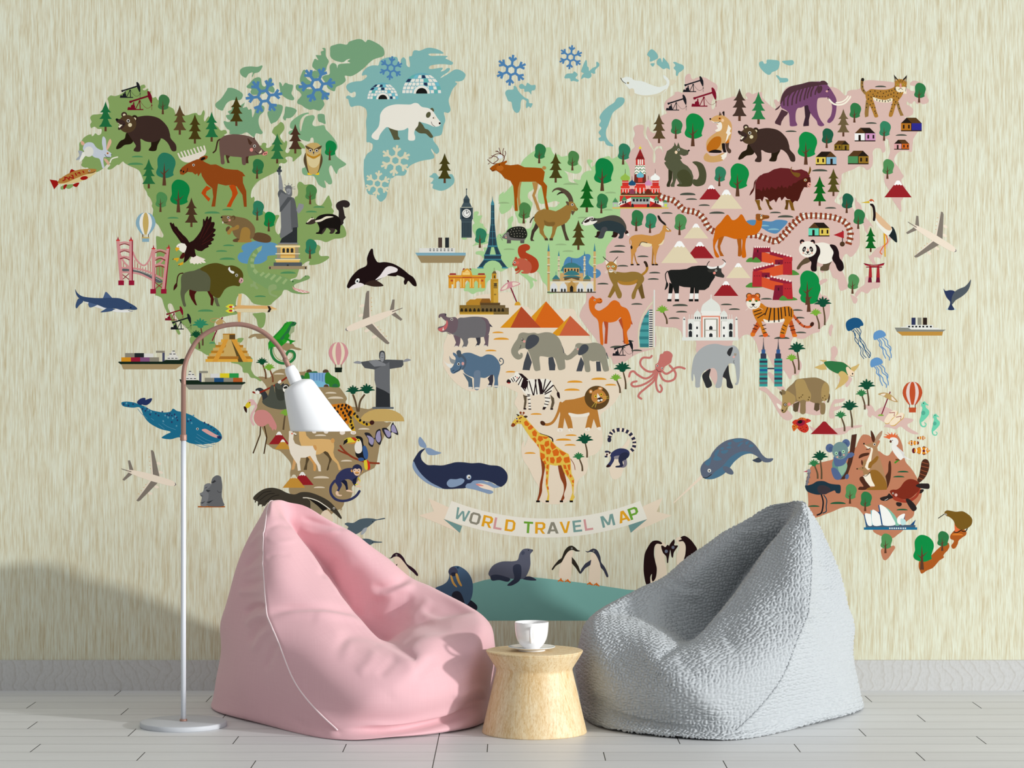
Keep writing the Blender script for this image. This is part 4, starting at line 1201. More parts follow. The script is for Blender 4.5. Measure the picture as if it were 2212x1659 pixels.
4d3138 p 63 62 70 65 69 67.5 66 70 63 75 62 79.3 56 77 56 75 59 70
3a2630 p 87 58 91.5 57 94 65 92 73 92 79.5 86 80 86 78 88 70
73466a s 62 57 63 49 66 43 72 38 82 35.5 92 33 99 32.5 104 32.5 110 34.5 114 39 118 45 121 51 121.3 58 120.5 66 118 73 114 76.5 111.5 75.5 112 73 115 69 116.5 62 116 56 113 50 109 49.5 103 49.8 101 52 100.5 60 102 68 105 74 108.3 78.5 105 80 101.5 78.5 100 74 95 68 92 62 90.5 57.5 84 60 80 61 78 66 78 74 79.5 79 72.5 79.8 71.5 76 70.5 66 66 62 63 60.5
4d3138 s 61.5 57 63 48 67 41.5 73 37.5 84 35 92 32.8 98 32.5 103 33.3 105 31.8 108.5 31.7 111 33.5 112 35.7 106 36 98 37.5 88 39.5 78 42.5 70 47 65 52
4d3138 c 1.6 69.5 58 70 50 74 43
4d3138 c 1.6 65.5 57.5 66 49 71 43
4d3138 c 1.6 74 57 75 49 79 41
4d3138 c 1.6 78.5 55.5 79.5 48 82.5 40.5
4d3138 c 1.6 82.5 53 83.5 47 86 40
4d3138 c 1.6 87 51.5 88 46 90 39
4d3138 c 1.6 90.3 49.7 91 45 93.5 38.5
4d3138 c 1.6 94 48 94.7 43 97 38
4d3138 c 1.6 98.6 46 99.5 42 102 37.5
4d3138 e 103.5 41 2.4 4.3 22
d6a298 e 111 42.8 1.2 1.1
1c1216 e 112.8 41 .8 .8
1c1216 c .6 112.5 48.5 112 50 113 51.5
f0ead6 c 1.5 121 55 127 54 131.5 51 133.5 48
f0ead6 c 1.7 113.5 51.5 118 56 124 57.2 130 55.5 134.5 51 136 48.5
=lynx|spotted golden lynx with tufted ears
92703a c 3 148.5 31 148.2 36 149 41 152 45
26201a e 149 30.5 1.7 1.9
92703a p 152.5 52 157 54 155.5 62 155 69.5 151.5 70.5 151 66
92703a p 184 54 187 54 189.5 62 192.5 68.5 189 69 187 64
eadfc4 p 188.5 29.5 186 45 195.5 45.5 195.3 33
a97830 s 152 45 155 42 158 40.5 165 41 174 41 180 39.5 185 37.5 192 42 191 47 187.5 52 184 58 180.5 69 177 69.5 177 66 179 60 180.5 53 174 54.5 166 54 160 51 161.5 56 164 65 165.5 69.5 162 70.5 160 66 157.5 60 153 52
e8dcbc s 160 49 166 51 173 52 180 50 180 53.5 174 54.8 166 54 161 52
a97830 s 183 34 183 31.5 186 30 189 29.8 192.5 30.5 195.5 32 195.5 37 193 41 189 42.5 185 41 183 38
26201a p 182 25 186.5 30.3 183.5 33
26201a p 196 25.5 191.5 30.3 195 33.5
d9b888 p 183.8 29 185.5 31 183.8 32.5
d9b888 p 194.7 29 193 31 194.5 33
eadfc4 s 184 38.5 187 38 189 39 192 38 195 39 193.5 42.5 189 44 185 42.5
26201a l .5 183 37 184.5 43
26201a l .5 195.5 37 194.3 43
d3968a p 188.3 34.5 190 34.5 190.4 38.5 189.2 39.6 188 38.5
26201a c .5 187 41 189.2 39.8 191.5 41
d5c84e e 186.3 35.6 1.1 .7
d5c84e e 192 35.6 1.1 .7
26201a e 186.3 35.6 .5 .6
26201a e 192 35.6 .5 .6
26201a l .5 187 31 188 33.5
26201a l .5 189.3 30.5 189.3 33
26201a l .5 191.5 31 190.7 33.5
j 26201a .55 1.5 157 43 160 46 162 42.5 165 44.5 168 43 171 45 174 43.5 177 42.5 180 42 183 40.5 186 45 189 44 155 47 158 49 161 48 164 48 167 48.5 170 48.5 173 48.5 176 47 179 46 182 44.5 185 48.5 187 50 182 48 155 51 158 53 160 56 159 60 162 60 162 64 163 66 157 57 182 52 184 54 180 57 183 57 180 61 179 64 187 57 188 61 153.5 56 153 60 148.5 34 149 38 150 42
j 26201a .5 2.4 164 52 167 53 170 53 173 53.5 176 53 178 52
=yak|maroon yak with curved horns
4c1c14 s 37 135.5 34 139 33 145 30.5 149 29 153.5 32 150.5 34 146.5 35 140
7a5418 p 34.5 158 40 158 40 164 42.3 168.5 38.8 169 37 163
5f3f12 p 45.5 157 50 158 50 163 53.8 168 50.5 168.5 48 163
5f3f12 p 67 158 71 158 70 164 69.5 168.5 66 168 67.5 163
7a5418 p 70 158 75 158 75.5 164 77 169.5 73.5 169 71.5 163
4a1810 p 35 140 40 132 50 130 70 128 86 130 93.5 134 94 139 93 145 87 144.5 84 150 82 156 80 159.5 77 159 74.5 161.5 72 157.5 69 157 66.5 154.5 63 159 61.5 155 59.5 156 57 161 55 157.5 53 158.5 50.5 160 48 156 44.5 154.5 42.5 160 40.5 157 38.5 157.5 35 158
632022 p 36 146.5 35 140 38 134 44 130 49 129 55 125.5 62 124 70 124.5 77 126.5 84 125.5 90 128 93 132.5 91 134.5 88 134 85 136 81 137.5 78 140 75 140.5 73.5 143.5 71 142.5 69 146 67.5 144 65 145.5 63 142 61.5 145.5 59.5 143.5 57 147 54.5 145.5 52 144 50 147.5 47.5 144.5 45.5 148.5 43.5 144 42 149 39 146.5
73501c s 74.3 122.5 73.3 126 75 128.5 79 129 82.5 130 82.5 132.5 80 134 76 132 73 128 72.5 125
73501c s 93 122.3 94.3 126 93.5 129 92 131.5 91 130 92 127
8a6024 e 88.3 137 2 1.8
i 88.2 137 1.1
d9988a s 90 142 91 139.5 93.5 139.5 94.3 142 93 145 90.5 144.5
231413 e 92.8 141.7 .6 .7
231413 c .4 90.3 142.5 91.3 143.7 92.3 143.6
U 189.6 85.3 22 b06f20 2d2a86 231a12 54381c 1
U 140.5 96 22 ecece8 c98fb6 54381c 231a12 0
U 182.3 104.7 16 d59a9c c9611e 231a12 54381c 0
U 118.8 105.7 16 86691f 8a6e22 54381c 2a2012 2
U 99.2 121.2 22 d9c055 86b0c4 231a12 54381c 2
U 133.3 120.3 22 4a8a55 8e6a22 54381c 231a12 3
%K
U 37.5 103.5 22.3 62cfae d9c055 54381c 231a12 0
T 0d6020 103.5 120 26.5
R 2f7644 90.3 95.5 21
R 4f8a52 84.2 164.3 21
R 0c8640 37.8 183.5 36.5
Z 148 91.3 194.5 119.3
=red_crowned_crane|black and white crane with orange legs
d8a31f p 117 100 119 100 119.4 125 118.3 125
d4652c c 1 119 100 121.5 109 117 114 113.5 120 115.5 122.3
1a2428 s 126 93 130 99 131.5 107 131 110 127 107 123 103 121 100
e6e4d6 s 108 85 112 83 120 88 126 95 124.5 100 121.5 102.5 116 98 110 91
d9b48c s 108.5 77.5 112 80 120 88 125.5 94 124.5 97 120 96 113 90 109 84
1f1214 c 2.6 104 69.5 106.5 72 107.5 80 107 86
e6e4d6 e 104.3 66.5 2.6 2.2
c9572c s 101.8 65.8 103.5 63.8 106 64.5 107.3 67 105 65.8
cfae2f p 93 67.7 102 65.7 102.5 68.2
1a1a1a e 103.8 66 .6 .6
=torii_gate|red torii gate
a3282c p 102 135 104.3 135 105 147 101.2 147
a3282c p 110.3 135 112.6 135 113.2 147 109.4 147
6d1630 p 101.2 147 104.3 147 104.8 152.3 100.5 152.3
6d1630 p 109.6 147 113 147 113.5 152.3 109 152.3
7f1a30 r 98.7 135.4 115.5 136.5
b02a30 s 97 132.5 103 134.3 107 134.5 111 134.3 117 132.5 117 134 111 135.2 103 135.2 98 134
7f1a30 s 96.3 131.8 103 133.2 107 133.5 112 133 118 131.5 117 133 111 134.2 103 134.2 97.5 133.2
=panda|black and white panda walking left
5a4a36 s 25 137 28 132 33 127 37 126 40 129 37 131.5 31 134 28 138 26 138.5
5a4a36 s 50 138.5 50.5 136 53 134 53 131 58 128 62.5 129 60 134 58.3 139.5 51 139.8
e9e4d6 s 44 113 50 110 56 110.5 61 113 64.5 119 64.5 126 62 130 56 132.5 50 132 46 128
1d1013 s 60 112.5 66 113 69.5 119 70.5 126 74 131 75 137 73 140 70 140.3 67.5 137 66 133 62.5 127 64 120
1d1013 s 44.5 112 49 115 50 121 47.5 127 46.3 134 46 140 41.5 140.3 39.8 137 40.5 131 37.5 126 40 118
1d1013 e 30.8 109.2 2.5 2.7
1d1013 e 42 109.5 2.5 2.7
d69a84 e 31 110 1.1 1
d69a84 e 41.8 110.2 1.1 1
e9e4d6 e 36.7 117 9.3 8.5
1d1013 e 33 117 1.8 3 20
1d1013 e 40.5 117 1.8 3 -20
i 33.3 117.3 1
i 40.3 117.3 1
dc9278 p 36.8 115 38 119 36 119
1d1013 s 35 119.5 36.7 119.2 38.5 119.5 37.5 121 36.7 121.4 35.8 121
1d1013 c .5 33.5 121.5 35.2 122.8 36.7 121.5 38.2 122.8 39.7 121.5
dc9278 e 32 121 .9 .8
dc9278 e 41.3 121 .9 .8
=flag_post|red triangular flag on a post
2a1c14 l .9 73.6 97 73.6 110
4a3420 e 73.4 111.5 2.7 2.7
a8222a p 64 102 75 97.5 75 105.5
=whale_tail|navy whale tail with a grey fluke
%c
a9c8d4 q 0 203.5 24 11 1.4
2a3657 s 195.5 1.5 197.5 4 202 3.3 206 3.8 208 6 206 10 204 15 204.5 19 206.8 24 200.3 24 202 19 202.3 15.5 199 11.5 196.5 6
4f575e s 204.5 18.5 204 13 205.5 8 208.5 4 213 1.5 218 -.5 222 -4.5 224.5 -8 223.5 -1 220.5 5 215 10 208.5 14
%L
=clock_tower|dark grey clock tower
33424a r 28 13.5 28.7 20
33424a e 28.4 14 .7 .7
44545a p 28.4 19.5 31.5 24.5 25.3 24.5
34434a r 25.2 24.5 31.6 28.5
44545a p 25 28.5 31.8 28.5 34 33 22.8 33
44545a r 21.6 33.5 35.2 46
2b363d r 23.3 34.3 33.6 45.5
e9e9e2 e 28.4 39.8 4.6 4.6
2b363d e 28.4 39.8 3.5 3.5
e9e9e2 e 28.4 39.8 3.1 3.1
222a30 l .6 28.4 36 28.4 40
222a30 l .6 28.4 40 31.3 37.8
3a484f p 22.5 46 34.5 46 34 48.3 23 48.3
44545a r 23 48.3 34 65.5
27323a r 24 49.5 25 64.5
27323a r 26.2 49.5 27.2 64.5
27323a r 28.4 49.5 29.4 64.5
27323a r 30.4 49.5 31.4 64.5
27323a r 32.3 49.5 33 64.5
=lattice_tower|tall blue lattice iron tower
418794 p 55.8 21 56.4 26 57.5 28.5 58 31 54.2 31 54.5 28.5 55.5 26
26525f p 54.3 31 57.8 31 58.2 50 59.5 64 61 74.5 51 74.5 52.3 64 54 50
2c3f4c p 55.2 31 56.8 31 57.3 50 58.4 64 59.6 74 52.5 74 53.5 64 54.8 50
418794 l .4 54.6 38 57.6 38
418794 l .4 54.3 45 58 45
418794 l .4 53.8 52 58.5 52
418794 l .4 53 59 59 59
418794 l .4 52.5 66 60 66
418794 l .4 56 31 56 74
26525f p 51 74.5 61 74.5 65.5 85 59.8 85 57.5 75.5 54.7 75.5 52.8 85 46.8 85
2c3f4c p 48 84 51.5 76 53.5 76 52 84
2c3f4c p 64 84 60.5 76 58.5 76 60.5 84
418794 r 50.5 73.8 61.3 75
2c3f4c r 47 84.5 65 88.5
418794 r 46.8 83.4 65.2 84.4
418794 r 46.5 88 65.5 89
26525f p 46.5 89 65.5 89 71.5 97 66.5 97 63 92 59 90 55.5 89.7 52 90.5 48.5 93 45.8 97 40.5 97
2c3f4c p 47 90 50.5 90 47.5 92 44.8 96 41.8 96
2c3f4c p 65 90 61.5 90 64 92 67 96 70.2 96
418794 r 39.8 96.8 46.5 98.2
418794 r 65.8 96.8 72.3 98.2
=ocean_liner|passenger steamer with brown and black funnels
%E
4f3f38 r 204.6 85 208.6 95.8
262c30 r 212 85 216 95.8
dcdcd4 r 187.4 97.8 220 101.2
dcdcd4 r 195 96 220 101.2
%L
4f3f38 r -1.5 65.4 2.5 76
262c30 r 5.7 65.4 9.8 76
dcdcd4 r -22 76.5 16 81.5
7fa8b6 p -26 81.4 27.5 81.4 27.5 84.5 -24 84.5
9a8660 p -24 84.5 27.3 84.5 23.7 92.2 -19.5 92.2
262c30 l .8 -11 77.6 -9.2 77.6
262c30 l .8 -11 79.3 -9.2 79.3
262c30 l .8 -7.2 77.6 -5.4 77.6
262c30 l .8 -7.2 79.3 -5.4 79.3
262c30 l .8 -3.5 77.6 -1.7 77.6
262c30 l .8 -3.5 79.3 -1.7 79.3
262c30 l .8 .4 77.6 2.2 77.6
262c30 l .8 .4 79.3 2.2 79.3
262c30 l .8 4.2 77.6 6 77.6
262c30 l .8 4.2 79.3 6 79.3
262c30 l .8 8.2 77.6 10 77.6
262c30 l .8 8.2 79.3 10 79.3
262c30 l .8 12 77.6 13.8 77.6
262c30 l .8 12 79.3 13.8 79.3
R 2f7b5b 42.5 76.3 21
R 4c8248 89 50.5 22.5
R 2f7644 171.3 39.7 21
R 2f7644 208.3 58.6 22.5
T 4a401a 147 78.5 31.8
=hedgehog|grey hedgehog with dark spines
55524e p 71.5 66 75.5 66 75.5 71.5 71 71.5
55524e p 85 66 90 66 89.5 71.5 85.5 71.5
6c6864 s 66 65.5 68 62 71 60 76 60 88 64 91 66.5 88 68.5 78 68.5 72 67.5 68 66.5
23241f s 70.5 60 73 56.5 78 54.2 85 53.5 90 55 92.5 59.5 92.5 64 90 66.5 82 66.3 75 65 73 62
j b8b49c .35 1.4 76 57 79 56 82 55.5 85 55.5 88 56 75 59.5 78 59 81 58.5 84 58 87 58.5 90 59 76 62 79 61.5 82 61 85 61 88 61.5 91 62 79 64 82 64 85 64 88 64.5
6c6864 e 72 61 1.6 1.6
i 69.8 63.4 .9
d9958a e 70.2 65.2 .8 .8
23241f l .4 65.5 65 64 62.5
23241f l .4 65.5 65.5 64 65.5
23241f l .4 65.5 66 66.5 68.5
=ibex|brown ibex with long curved horns
2c1c18 s 124 20.5 126.5 17.5 131 16.5 136 19 138 22 134 19.5 129 18.5
544536 s 118.8 17.5 121 14 125.5 12.3 131 13.3 137 17 140.5 22.5 141.5 28 137.5 29 136 24 132 19 127 15.5 123 15
3a3026 c 1.2 100 43.5 97.5 46 96 49.5
40342a p 102 49 104.5 52 104.5 55 100.5 60 98.5 67 100.5 69 96.5 69 96 66.5 97.5 58 99.5 55
4c3f30 p 128.5 52 132.5 50 133.5 58 135.5 64 137.5 68.5 133.5 68.5 131.5 62
967236 p 134 31 136.5 27.5 140 27 143 29 145 33 146.8 35 146 36.8 143 37.5 140 36.5 139 40 138 45 134.5 49.5 130 52 124.5 54 123 58 122 62 119.5 67 120 68.5 116.3 68.5 117 66 119 60 119.5 54 117 53 111 52.5 109.8 57 111 62 114.5 66.5 115 68.5 111.5 68.5 110 65 106 60.5 105.5 55.5 102.5 51 100 47 100.5 41.5 104 37.5 110 35 117 36 123 37.5 128 35
7d5e2c s 110.5 47 115 49 122 49 120.5 53 112.5 52.8
4c3f30 p 116.3 66 120 66 120 68.5 116.3 68.5
4c3f30 p 111.5 66 114.5 66 115 68.5 111.5 68.5
5e4c38 s 133.5 27.5 136 27.2 137 30 136 31.5
5e4c38 p 139.5 37 143.5 37.5 142 40 141 42 139.5 40
i 140.5 30.5 1.3
23190f c .4 142.5 34.5 144.5 36.3 146 35.8
23190f e 146 35 .6 .5
=badger|grey badger with striped face
2a1814 p 196 56 199.5 58.5 200.5 61 197 62 195.5 59
e3e0d2 p 197.5 61.8 200.5 60.5 201 63 200 64
2a1814 s 167 59 171 59 170.5 63 167 65.5 164 64.5 166 63
2a1814 s 184 59 189.5 59 187 65 182 64.5 183.5 62
49473f s 160 44 166 45 172 44.3 180 42 187 42 193 45 197 51 198 56.5 196 60 190 52 178 49 168 52
2c393d s 162 50 168 50.5 172 48.5 180 47.3 188 49 194 52 196.8 57 195.5 61 194 66 189.3 66 190.5 62 184 59 177 58.5 172 59 166 56.5
44474a s 170 60 172 55 176 54 178 57 175.5 60 173 66 167.5 66 169 63
2b2b2a s 151 49.5 154 45.5 158 43.5 162 44 166 47.5 166 50 160 51 153 52.5
e9e5d8 s 150.8 50 155 47 158 45 161 48 167 47.5 164 50.5 159 52 153.5 52.6
e9e5d8 s 152.5 48 157 44 161 43.3 159 44.6 155 47.3
2b1f1c p 152.5 48.8 156 46.2 159.5 45.6 158.5 48.3 154.5 50
2b1f1c e 151 50 .8 .9
e9e5d8 e 161.5 45 1.6 2
2b1f1c e 161.5 45.3 .9 1.3
=squirrel|red squirrel with curled bushy tail
ab3f20 s 86 87.5 83 82 83.3 76 87 73 92 72.2 95.5 74.5 95 78 91.5 79.8 92 81.5 98 84.5 103 88.5 105 94 104 99 100 102.5 95 102.5 96 95 92 88.5
bb5c44 s 82 88.5 86 87.3 91 88.5 96 92 97.5 97 96 102 93 103.7 87 103.3 86.5 101.8 89 101 86.5 100 84.5 102.5 81 103.8 80.5 103 83 101 84 97.5 82 96
ab3f20 s 82.5 95.5 84.3 98.5 82 101 79.8 100.5 80 98.5 82 97.5
bb5c44 s 77 94 78 90.5 80 88 83 88 84.5 91 83 94.5 79 96
bb5c44 e 80.8 87.5 1.5 1.7
ab3f20 e 80.9 87.7 .8 1
d8604a e 82.5 92 1.6 1.6
i 79.5 91.7 1.2
23140f e 77.5 94.3 .6 .6
=domed_mosque|sand coloured mosque with blue domes and slim minarets
5085ad s 131 96 133 89 136.5 85.8 141 87 147 87 153 83.5 158 83 160 85.5 158 92 162 96.5 169 100 170.8 104 168 107.5 163 108.5 155 105 150 107 132 104
J 115.4 71 122 2.4
J 164.2 71 122 2.4
J 126.2 79 112 1.8
J 153.5 79 112 1.8
c39e66 r 127.5 103 152 112
39767c s 119.5 110 121 107 123.3 105 125.5 107 127 110
39767c s 152.5 110 154 107 156.3 105 158.5 107 160 110
8b7c5a r 119.5 109.5 127.5 112
8b7c5a r 152 109.5 160 112
39767c l .5 123.3 105 123.3 101.5
39767c l .5 156.3 105 156.3 101.5
39767c p 128 101 130.5 95.5 133 101
39767c p 146.8 101 149 95.5 151.5 101
39767c s 130.5 97.5 132 95 136 92.5 140 92 144 92.8 147.5 95 149 97.5
5a4a34 r 139.5 87.5 140 92.5
c39e66 r 131.5 97.5 148 103
2a2a26 r 132.5 98.5 134 102
2a2a26 r 135.8 98.5 137.3 102
2a2a26 r 139.2 98.5 140.7 102
2a2a26 r 142.5 98.5 144 102
2a2a26 r 145.6 98.5 147 102
39767c s 132 105 134 102.3 138 100.5 142 100.5 145.5 102 147.5 105
39767c s 131 108 135 106 140 105.5 145 106 149 108
5a4e3a r 132 107.5 148 110.5
c8a56e p 132.5 123 132.5 111 139.8 108.5 147.5 111 147.5 123
e2d6b8 r 117 112.3 132.5 123
e2d6b8 r 147.5 112.3 163 123
ddd8c8 r 117 111.8 163 112.8
K 121 123 3.8 10
K 131 123 3.8 10
K 149 123 3.8 10
K 159 123 3.8 10
b8904e p 135.5 123 135.5 115 139.8 111 144 115 144 123
211f1a p 138 123 138 118 139.8 116 141.5 118 141.5 123
5a5040 r 114 122.8 165.5 124
=caracal|tan caracal with black ear tufts
a97a2c c 2.6 213 106 218 102 220 98 219 93.5
36281c c 2.8 219.6 95.5 218.5 92.5 217.5 91.5
8a6a2c p 185 113 181 122 178 128.5 181 129.5 186 122 189 114
6a5226 p 208 112 214 111 216 122 217.5 129.5 214 130.5 211 122
8e7034 s 178.5 99 184 100 188 101.5 196 102.5 204 101.5 211 102.5 216 106.5 216.5 111 213 116 209 122 207 129.5 204 130.5 203.5 126 206 120 209.5 112 203 115.5 195 115.5 188.5 113 190 118 193 125 192 129.5 189 129.5 186.5 124 184 116 180 108
a97a2c s 189 111 195 112.3 203 112 209.5 109.8 208.5 113.5 203 115.7 195 115.7 190 114
a97a35 s 176.3 95 178 91.5 182 90.8 186 92 188 95.5 187 99.5 184.5 102 180.5 102 177.5 99.5
e9dfcb p 174.8 87 176.5 94.5 179.5 91.5
e9dfcb p 187 87 184 91.5 187.5 94.5
2b201a l .6 174.5 87 179.5 91.5
2b201a l .6 187.5 87 184 91.5
2b201a l .7 173 85.5 176 89
2b201a l .7 189 85.5 186 89
e9e4d4 e 178.8 96 1.6 1
e9e4d4 e 183.8 96 1.6 1
4f9a3c e 178.8 96 .9 .7
4f9a3c e 183.8 96 .9 .7
e9e4d4 s 179 99.5 181.3 99 184 99.5 183 102 180 102
d89c84 p 181 95 182.3 99 181.3 100 180 99
2b201a c .5 179 100 181.3 100.3 183.5 100
e9e4d4 l .4 178 100 175 102.5
e9e4d4 l .4 178.5 101 176 103.5
e9e4d4 l .4 184.5 100 187.5 102
e9e4d4 l .4 184 101 187 103.3
=triumphal_gate|golden arched city gate
d9962c p 23.5 101 29 97.8 33.3 101 34.5 105.3 48.8 105.3 48.8 108 48 108 48 119 44 119 44 115 42 115 42 119 40.5 119 40.5 113 38.5 110.8 36.5 113 36.5 119 31.5 119 31.5 113 29 110.7 27 113 27 119 21.5 119 21.5 113 19.5 111 17.5 113 17.5 119 14.8 119 14.8 115 12.5 115 12.5 119 9.3 119 9.3 108 8.5 105.3 22.8 105.3
f0cd7a r 24 102.3 32 105
f0cd7a p 26 102 29 99.5 32 102
b04f2a r 9.3 107.5 48.5 108.3
b04f2a r 24 107 34 107.6
9a2c28 p 10 105 11 103.2 17 103.2 17.5 105
9a2c28 p 40 105 41 103.2 47.5 103.2 48 105
9a2c28 p 24 100.5 25 97.8 27 98.5
9a2c28 p 31 98.5 33 97.8 33.5 100.5
f0cd7a r 14.6 109 15.6 118
f0cd7a r 22 109 22.8 118
f0cd7a r 25 109 25.8 118
f0cd7a r 32 109 32.8 118
f0cd7a r 35 109 35.8 118
f0cd7a r 42.2 109 43 118
b04f2a r 11.5 110 14 112
b04f2a r 43.8 110 46.3 112
=minaret_mosque|ochre mosque with a tall square minaret
6a5838 p 57 101 59 101 60.5 104 55 104
6a5838 l .4 57.8 97.5 57.8 101
bb8a2c r 55.2 103.5 60 109
332a1c r 57.5 105.5 58.6 108.5
b98a28 r 54 109.3 62 138
caa040 r 57 112 61.8 138
5a4a2c p 57 113.5 61 113.5 60.5 115 61 117.5 57 117.5 57.5 115
332a1c r 57 118.3 61 119
332a1c r 57.7 125 58.3 126.5
332a1c r 59 125 59.6 126.5
332a1c r 58 135 58.8 137.5
332a1c r 59.6 135 60.4 137.5
b5842c p 28 134.5 32 131 37.5 131 39 130 53 130 54 134 54 137.5 28 137.5
8a5a22 p 42.5 134 45 130 53 130 54 133 54 137.5 42.5 137.5
5a4426 r 43 134.5 64 137
86692c r 21 137 69.5 144.5
6d5a38 r 43.5 137 69.5 144.5
6d5a38 r 69.5 139.8 73.2 146.8
a8832e r 21 144 57 147
7a6434 r 57 144 73.2 147
d4a83c r 21 146 57 147
q 2b2416 0 23.3 144 3 3.8
q 2b2416 0 27.8 144 3 3.8
q 2b2416 0 32.3 144 3 3.8
q 2b2416 0 36.8 144 3 3.8
q 2b2416 0 41.2 144 3 3.8
q 2b2416 0 45.8 144 3 3.8
q 2b2416 0 50 144 3 3.8
q 2b2416 0 54.3 144 3 3.8
q 2b2416 0 58.5 144 3 3.8
q 2b2416 0 62.7 144 3 3.8
q 2b2416 0 66.8 144 3 3.8
=beach_umbrella|pink beach umbrella stuck in a sand mound
7a1a34 l 1.3 72 110.5 82.5 136
d29c2e q 0 82.5 137.3 6.5 4
cf9296 s 64.2 122 65.5 118.5 69.5 114.5 74 112.3 80 112 85.3 114 84 115.5 80 117 74 119 68 121.3
e5d8c4 s 65.5 120.5 69 116.5 72 114.5 70.5 119.5
e5d8c4 s 77 113 81 113 84 114.3 80 116 77.5 116.8
=pyramid|tall brick red pyramid of the three
d6921f p 86.5 138.5 64 161 76 161
b04a2a p 86.5 138.5 75 161 107.2 161
=pyramid|orange pyramid behind the other two
d6921f p 112.7 133 97 149.5 101.5 155
d2661a p 112.7 133 101 154.5 107.2 161 126 161 131.8 154.5
=pyramid|small salmon pyramid in front
%L
d6921f p 138.3 148.3 121 165.5 117 169.5 128 169.5
c5603e p 138.3 148.3 126.5 169.5 159.5 169.5
=camel|orange one-humped camel
b04c26 p 173 151 178.8 151 178.5 160 177.5 178 174.5 178 175.5 162
b04c26 p 189.5 153 194 149 197 158 198.5 178 195 178 194 163
b04c26 p 202 150 204.5 157 203.7 158 200.5 153.5
d2681a s 158 135 158.5 131 160 129 163 128 165.5 130 170.5 129.5 172.5 132.5 171 135 166.5 135.3 164.5 138 165 141 169 143 174 140.5 178 137.5 181.5 133.5 185.5 131.8 190 134 192.5 138 198 140.5 201 145 203 153 202 160 198.5 166 200.5 178 197 178 195 166 194 158 192 150 187 154 180 155.5 173.5 154.5 172.5 162 173.5 178 170.5 178 169 162 167.5 153 162.5 148 159 142
d2681a e 162 129.3 1.5 1.8
d8403a e 162 129.5 .8 .9
i 164.3 131.7 .9
23140f c .5 167.3 134 169.5 134.8 171.5 133.5
23140f e 170.5 131 .9 .4
%M
V 942026 121 30 25.5 15.5 f2f2ee
V dccfae 137 39.8 34 20.5 f2f2ee
V dccfae 104.8 71.2 26.5 15.8 f2f2ee
V 942026 109 92.3 30 17.5 f2f2ee
V dccfae 87.3 97.3 39 23.5 f2f2ee
V dccfae 149.7 113.3 26.2 16 f2f2ee
V 942026 136.6 132.2 26.3 15.8 f2f2ee
R 33805c 56 65.5 21
R 4f8a52 87.3 67.7 22.5
=lake|blue lake behind the two-humped camel
5586ac s 158 53.5 163 51.5 172 52 184 53.3 190 51.5 197 51.6 202 53.7 196 61 190 66 182 64.5 174 60 165 58
89b5c0 q 0 177 58.3 11 1.4
89b5c0 q 0 187 62.3 12 1.8
=railway|railway line winding across the continent
Y 66 26 73 29 80 30.5 86 35 91 40.5 97 42 103 43 109 46 114 52 117 58 122 63 131 65 145 66 160 67.5 170 68 178 71 186 73.5 190 74 195 70 201 63 207 56 214 50 220 45
%K
Y 0 108.5 4 108.5 10 104 18 95 27 86 34 82 43 81.5 53 82 63 83 72 86 78 90 81.5 97 82 104 80 111
%M
=two_humped_camel|orange two-humped camel
a85a18 p 129 69 135 68 133 73 130.5 79 131 84 134.5 90 130.5 90 127.5 80
a85a18 p 148 71 153 71 153 80 153.5 88 152 90.5 149.2 90 149.5 80
c8650d s 123 71 122.8 74 124 68 125.5 60 131 54 136 47.5 138.5 46 140.5 48 143 51.5 146.5 51.3 150 48.5 152.5 45.5 155 47.5 158 53 163 57 167 57 168.5 53 168 49 170 46 174 48 175 55 173 62 168 67 160 68.5 158 72 157 80 158 90.5 153.5 91 153.5 82 153.5 72 146 71.8 136 69 130 70.5 126 76 125 82 129.5 90.5 125.5 90.5 123 80
8f5320 s 168.5 49 168.3 45.8 171 45 177 46.3 182 47 182 49.8 177 51 174 52.3 170 52
e8c89e e 174 49.3 1.2 1.2
i 174 47 1
23140f c .4 176.5 49 180 49.3 182 48.8
=antelope|tan antelope with black ringed horns
221d1a c 1.7 64.7 47.5 66 51 69.5 54.5 72.5 57
221d1a c 1.2 65.5 47.5 68 52 72 55.5
a97434 p 38 84 41 84 40 88 42 96 44.5 99 42 99 40 94
a97434 p 58.5 79 62 79 60 88 59.5 96 60 99 57.5 99 58 90
c78d46 p 70 57.5 72 57 74 59 76 61 78.5 62.5 78.5 64 75 64.5 72.5 64 71.5 70 70 76 66 79 64 84 62.5 90 62 96 64.5 99 61 99 60.5 90 58.5 80 57 77 50 76 46.5 76.5 44.5 79 42 82 41.5 85 39 88 37.5 96 38.5 99 36 99 36 88 35.5 82 36.5 75 35 71 36.5 69 40 67.5 47 67 58 68.5 66 66 69 62
c78d46 c 1 37 69.5 34.7 72 35 77
221d1a s 36.2 78.5 37.5 80.5 36.5 83 35.3 80.5
e5d5ac s 45 77 48 75 53 76 58 77.5 56 80 50 80
e5d5ac s 71 72 69.5 77 66 78.5 65 78 68 76
221d1a c .7 44.5 79 46.5 75.5 49 75 53 76
221d1a r 35.5 98.3 38.7 99.8
221d1a r 42 98.3 45 99.8
221d1a r 58 98.3 61 99.8
221d1a r 61.5 98.3 64.5 99.8
efe6d6 s 73 60 75 60.3 77 62.8 74.5 62
221d1a c .5 73.5 59.8 75.5 61 77 62.8
=water_buffalo|black water buffalo with white horns and socks
1d1e1c c 1 74.5 106 72.5 109 72.8 114 74 119
1d1e1c s 73.5 117 75.5 120 74 124 71.5 126 72.5 122
121311 p 76.5 118 81 120 79.5 130 75.5 130
121311 p 99 122 103 122 102.5 130 98.3 130
e8e8e2 p 75.5 129.5 79.5 129.5 78.5 136 74.8 136
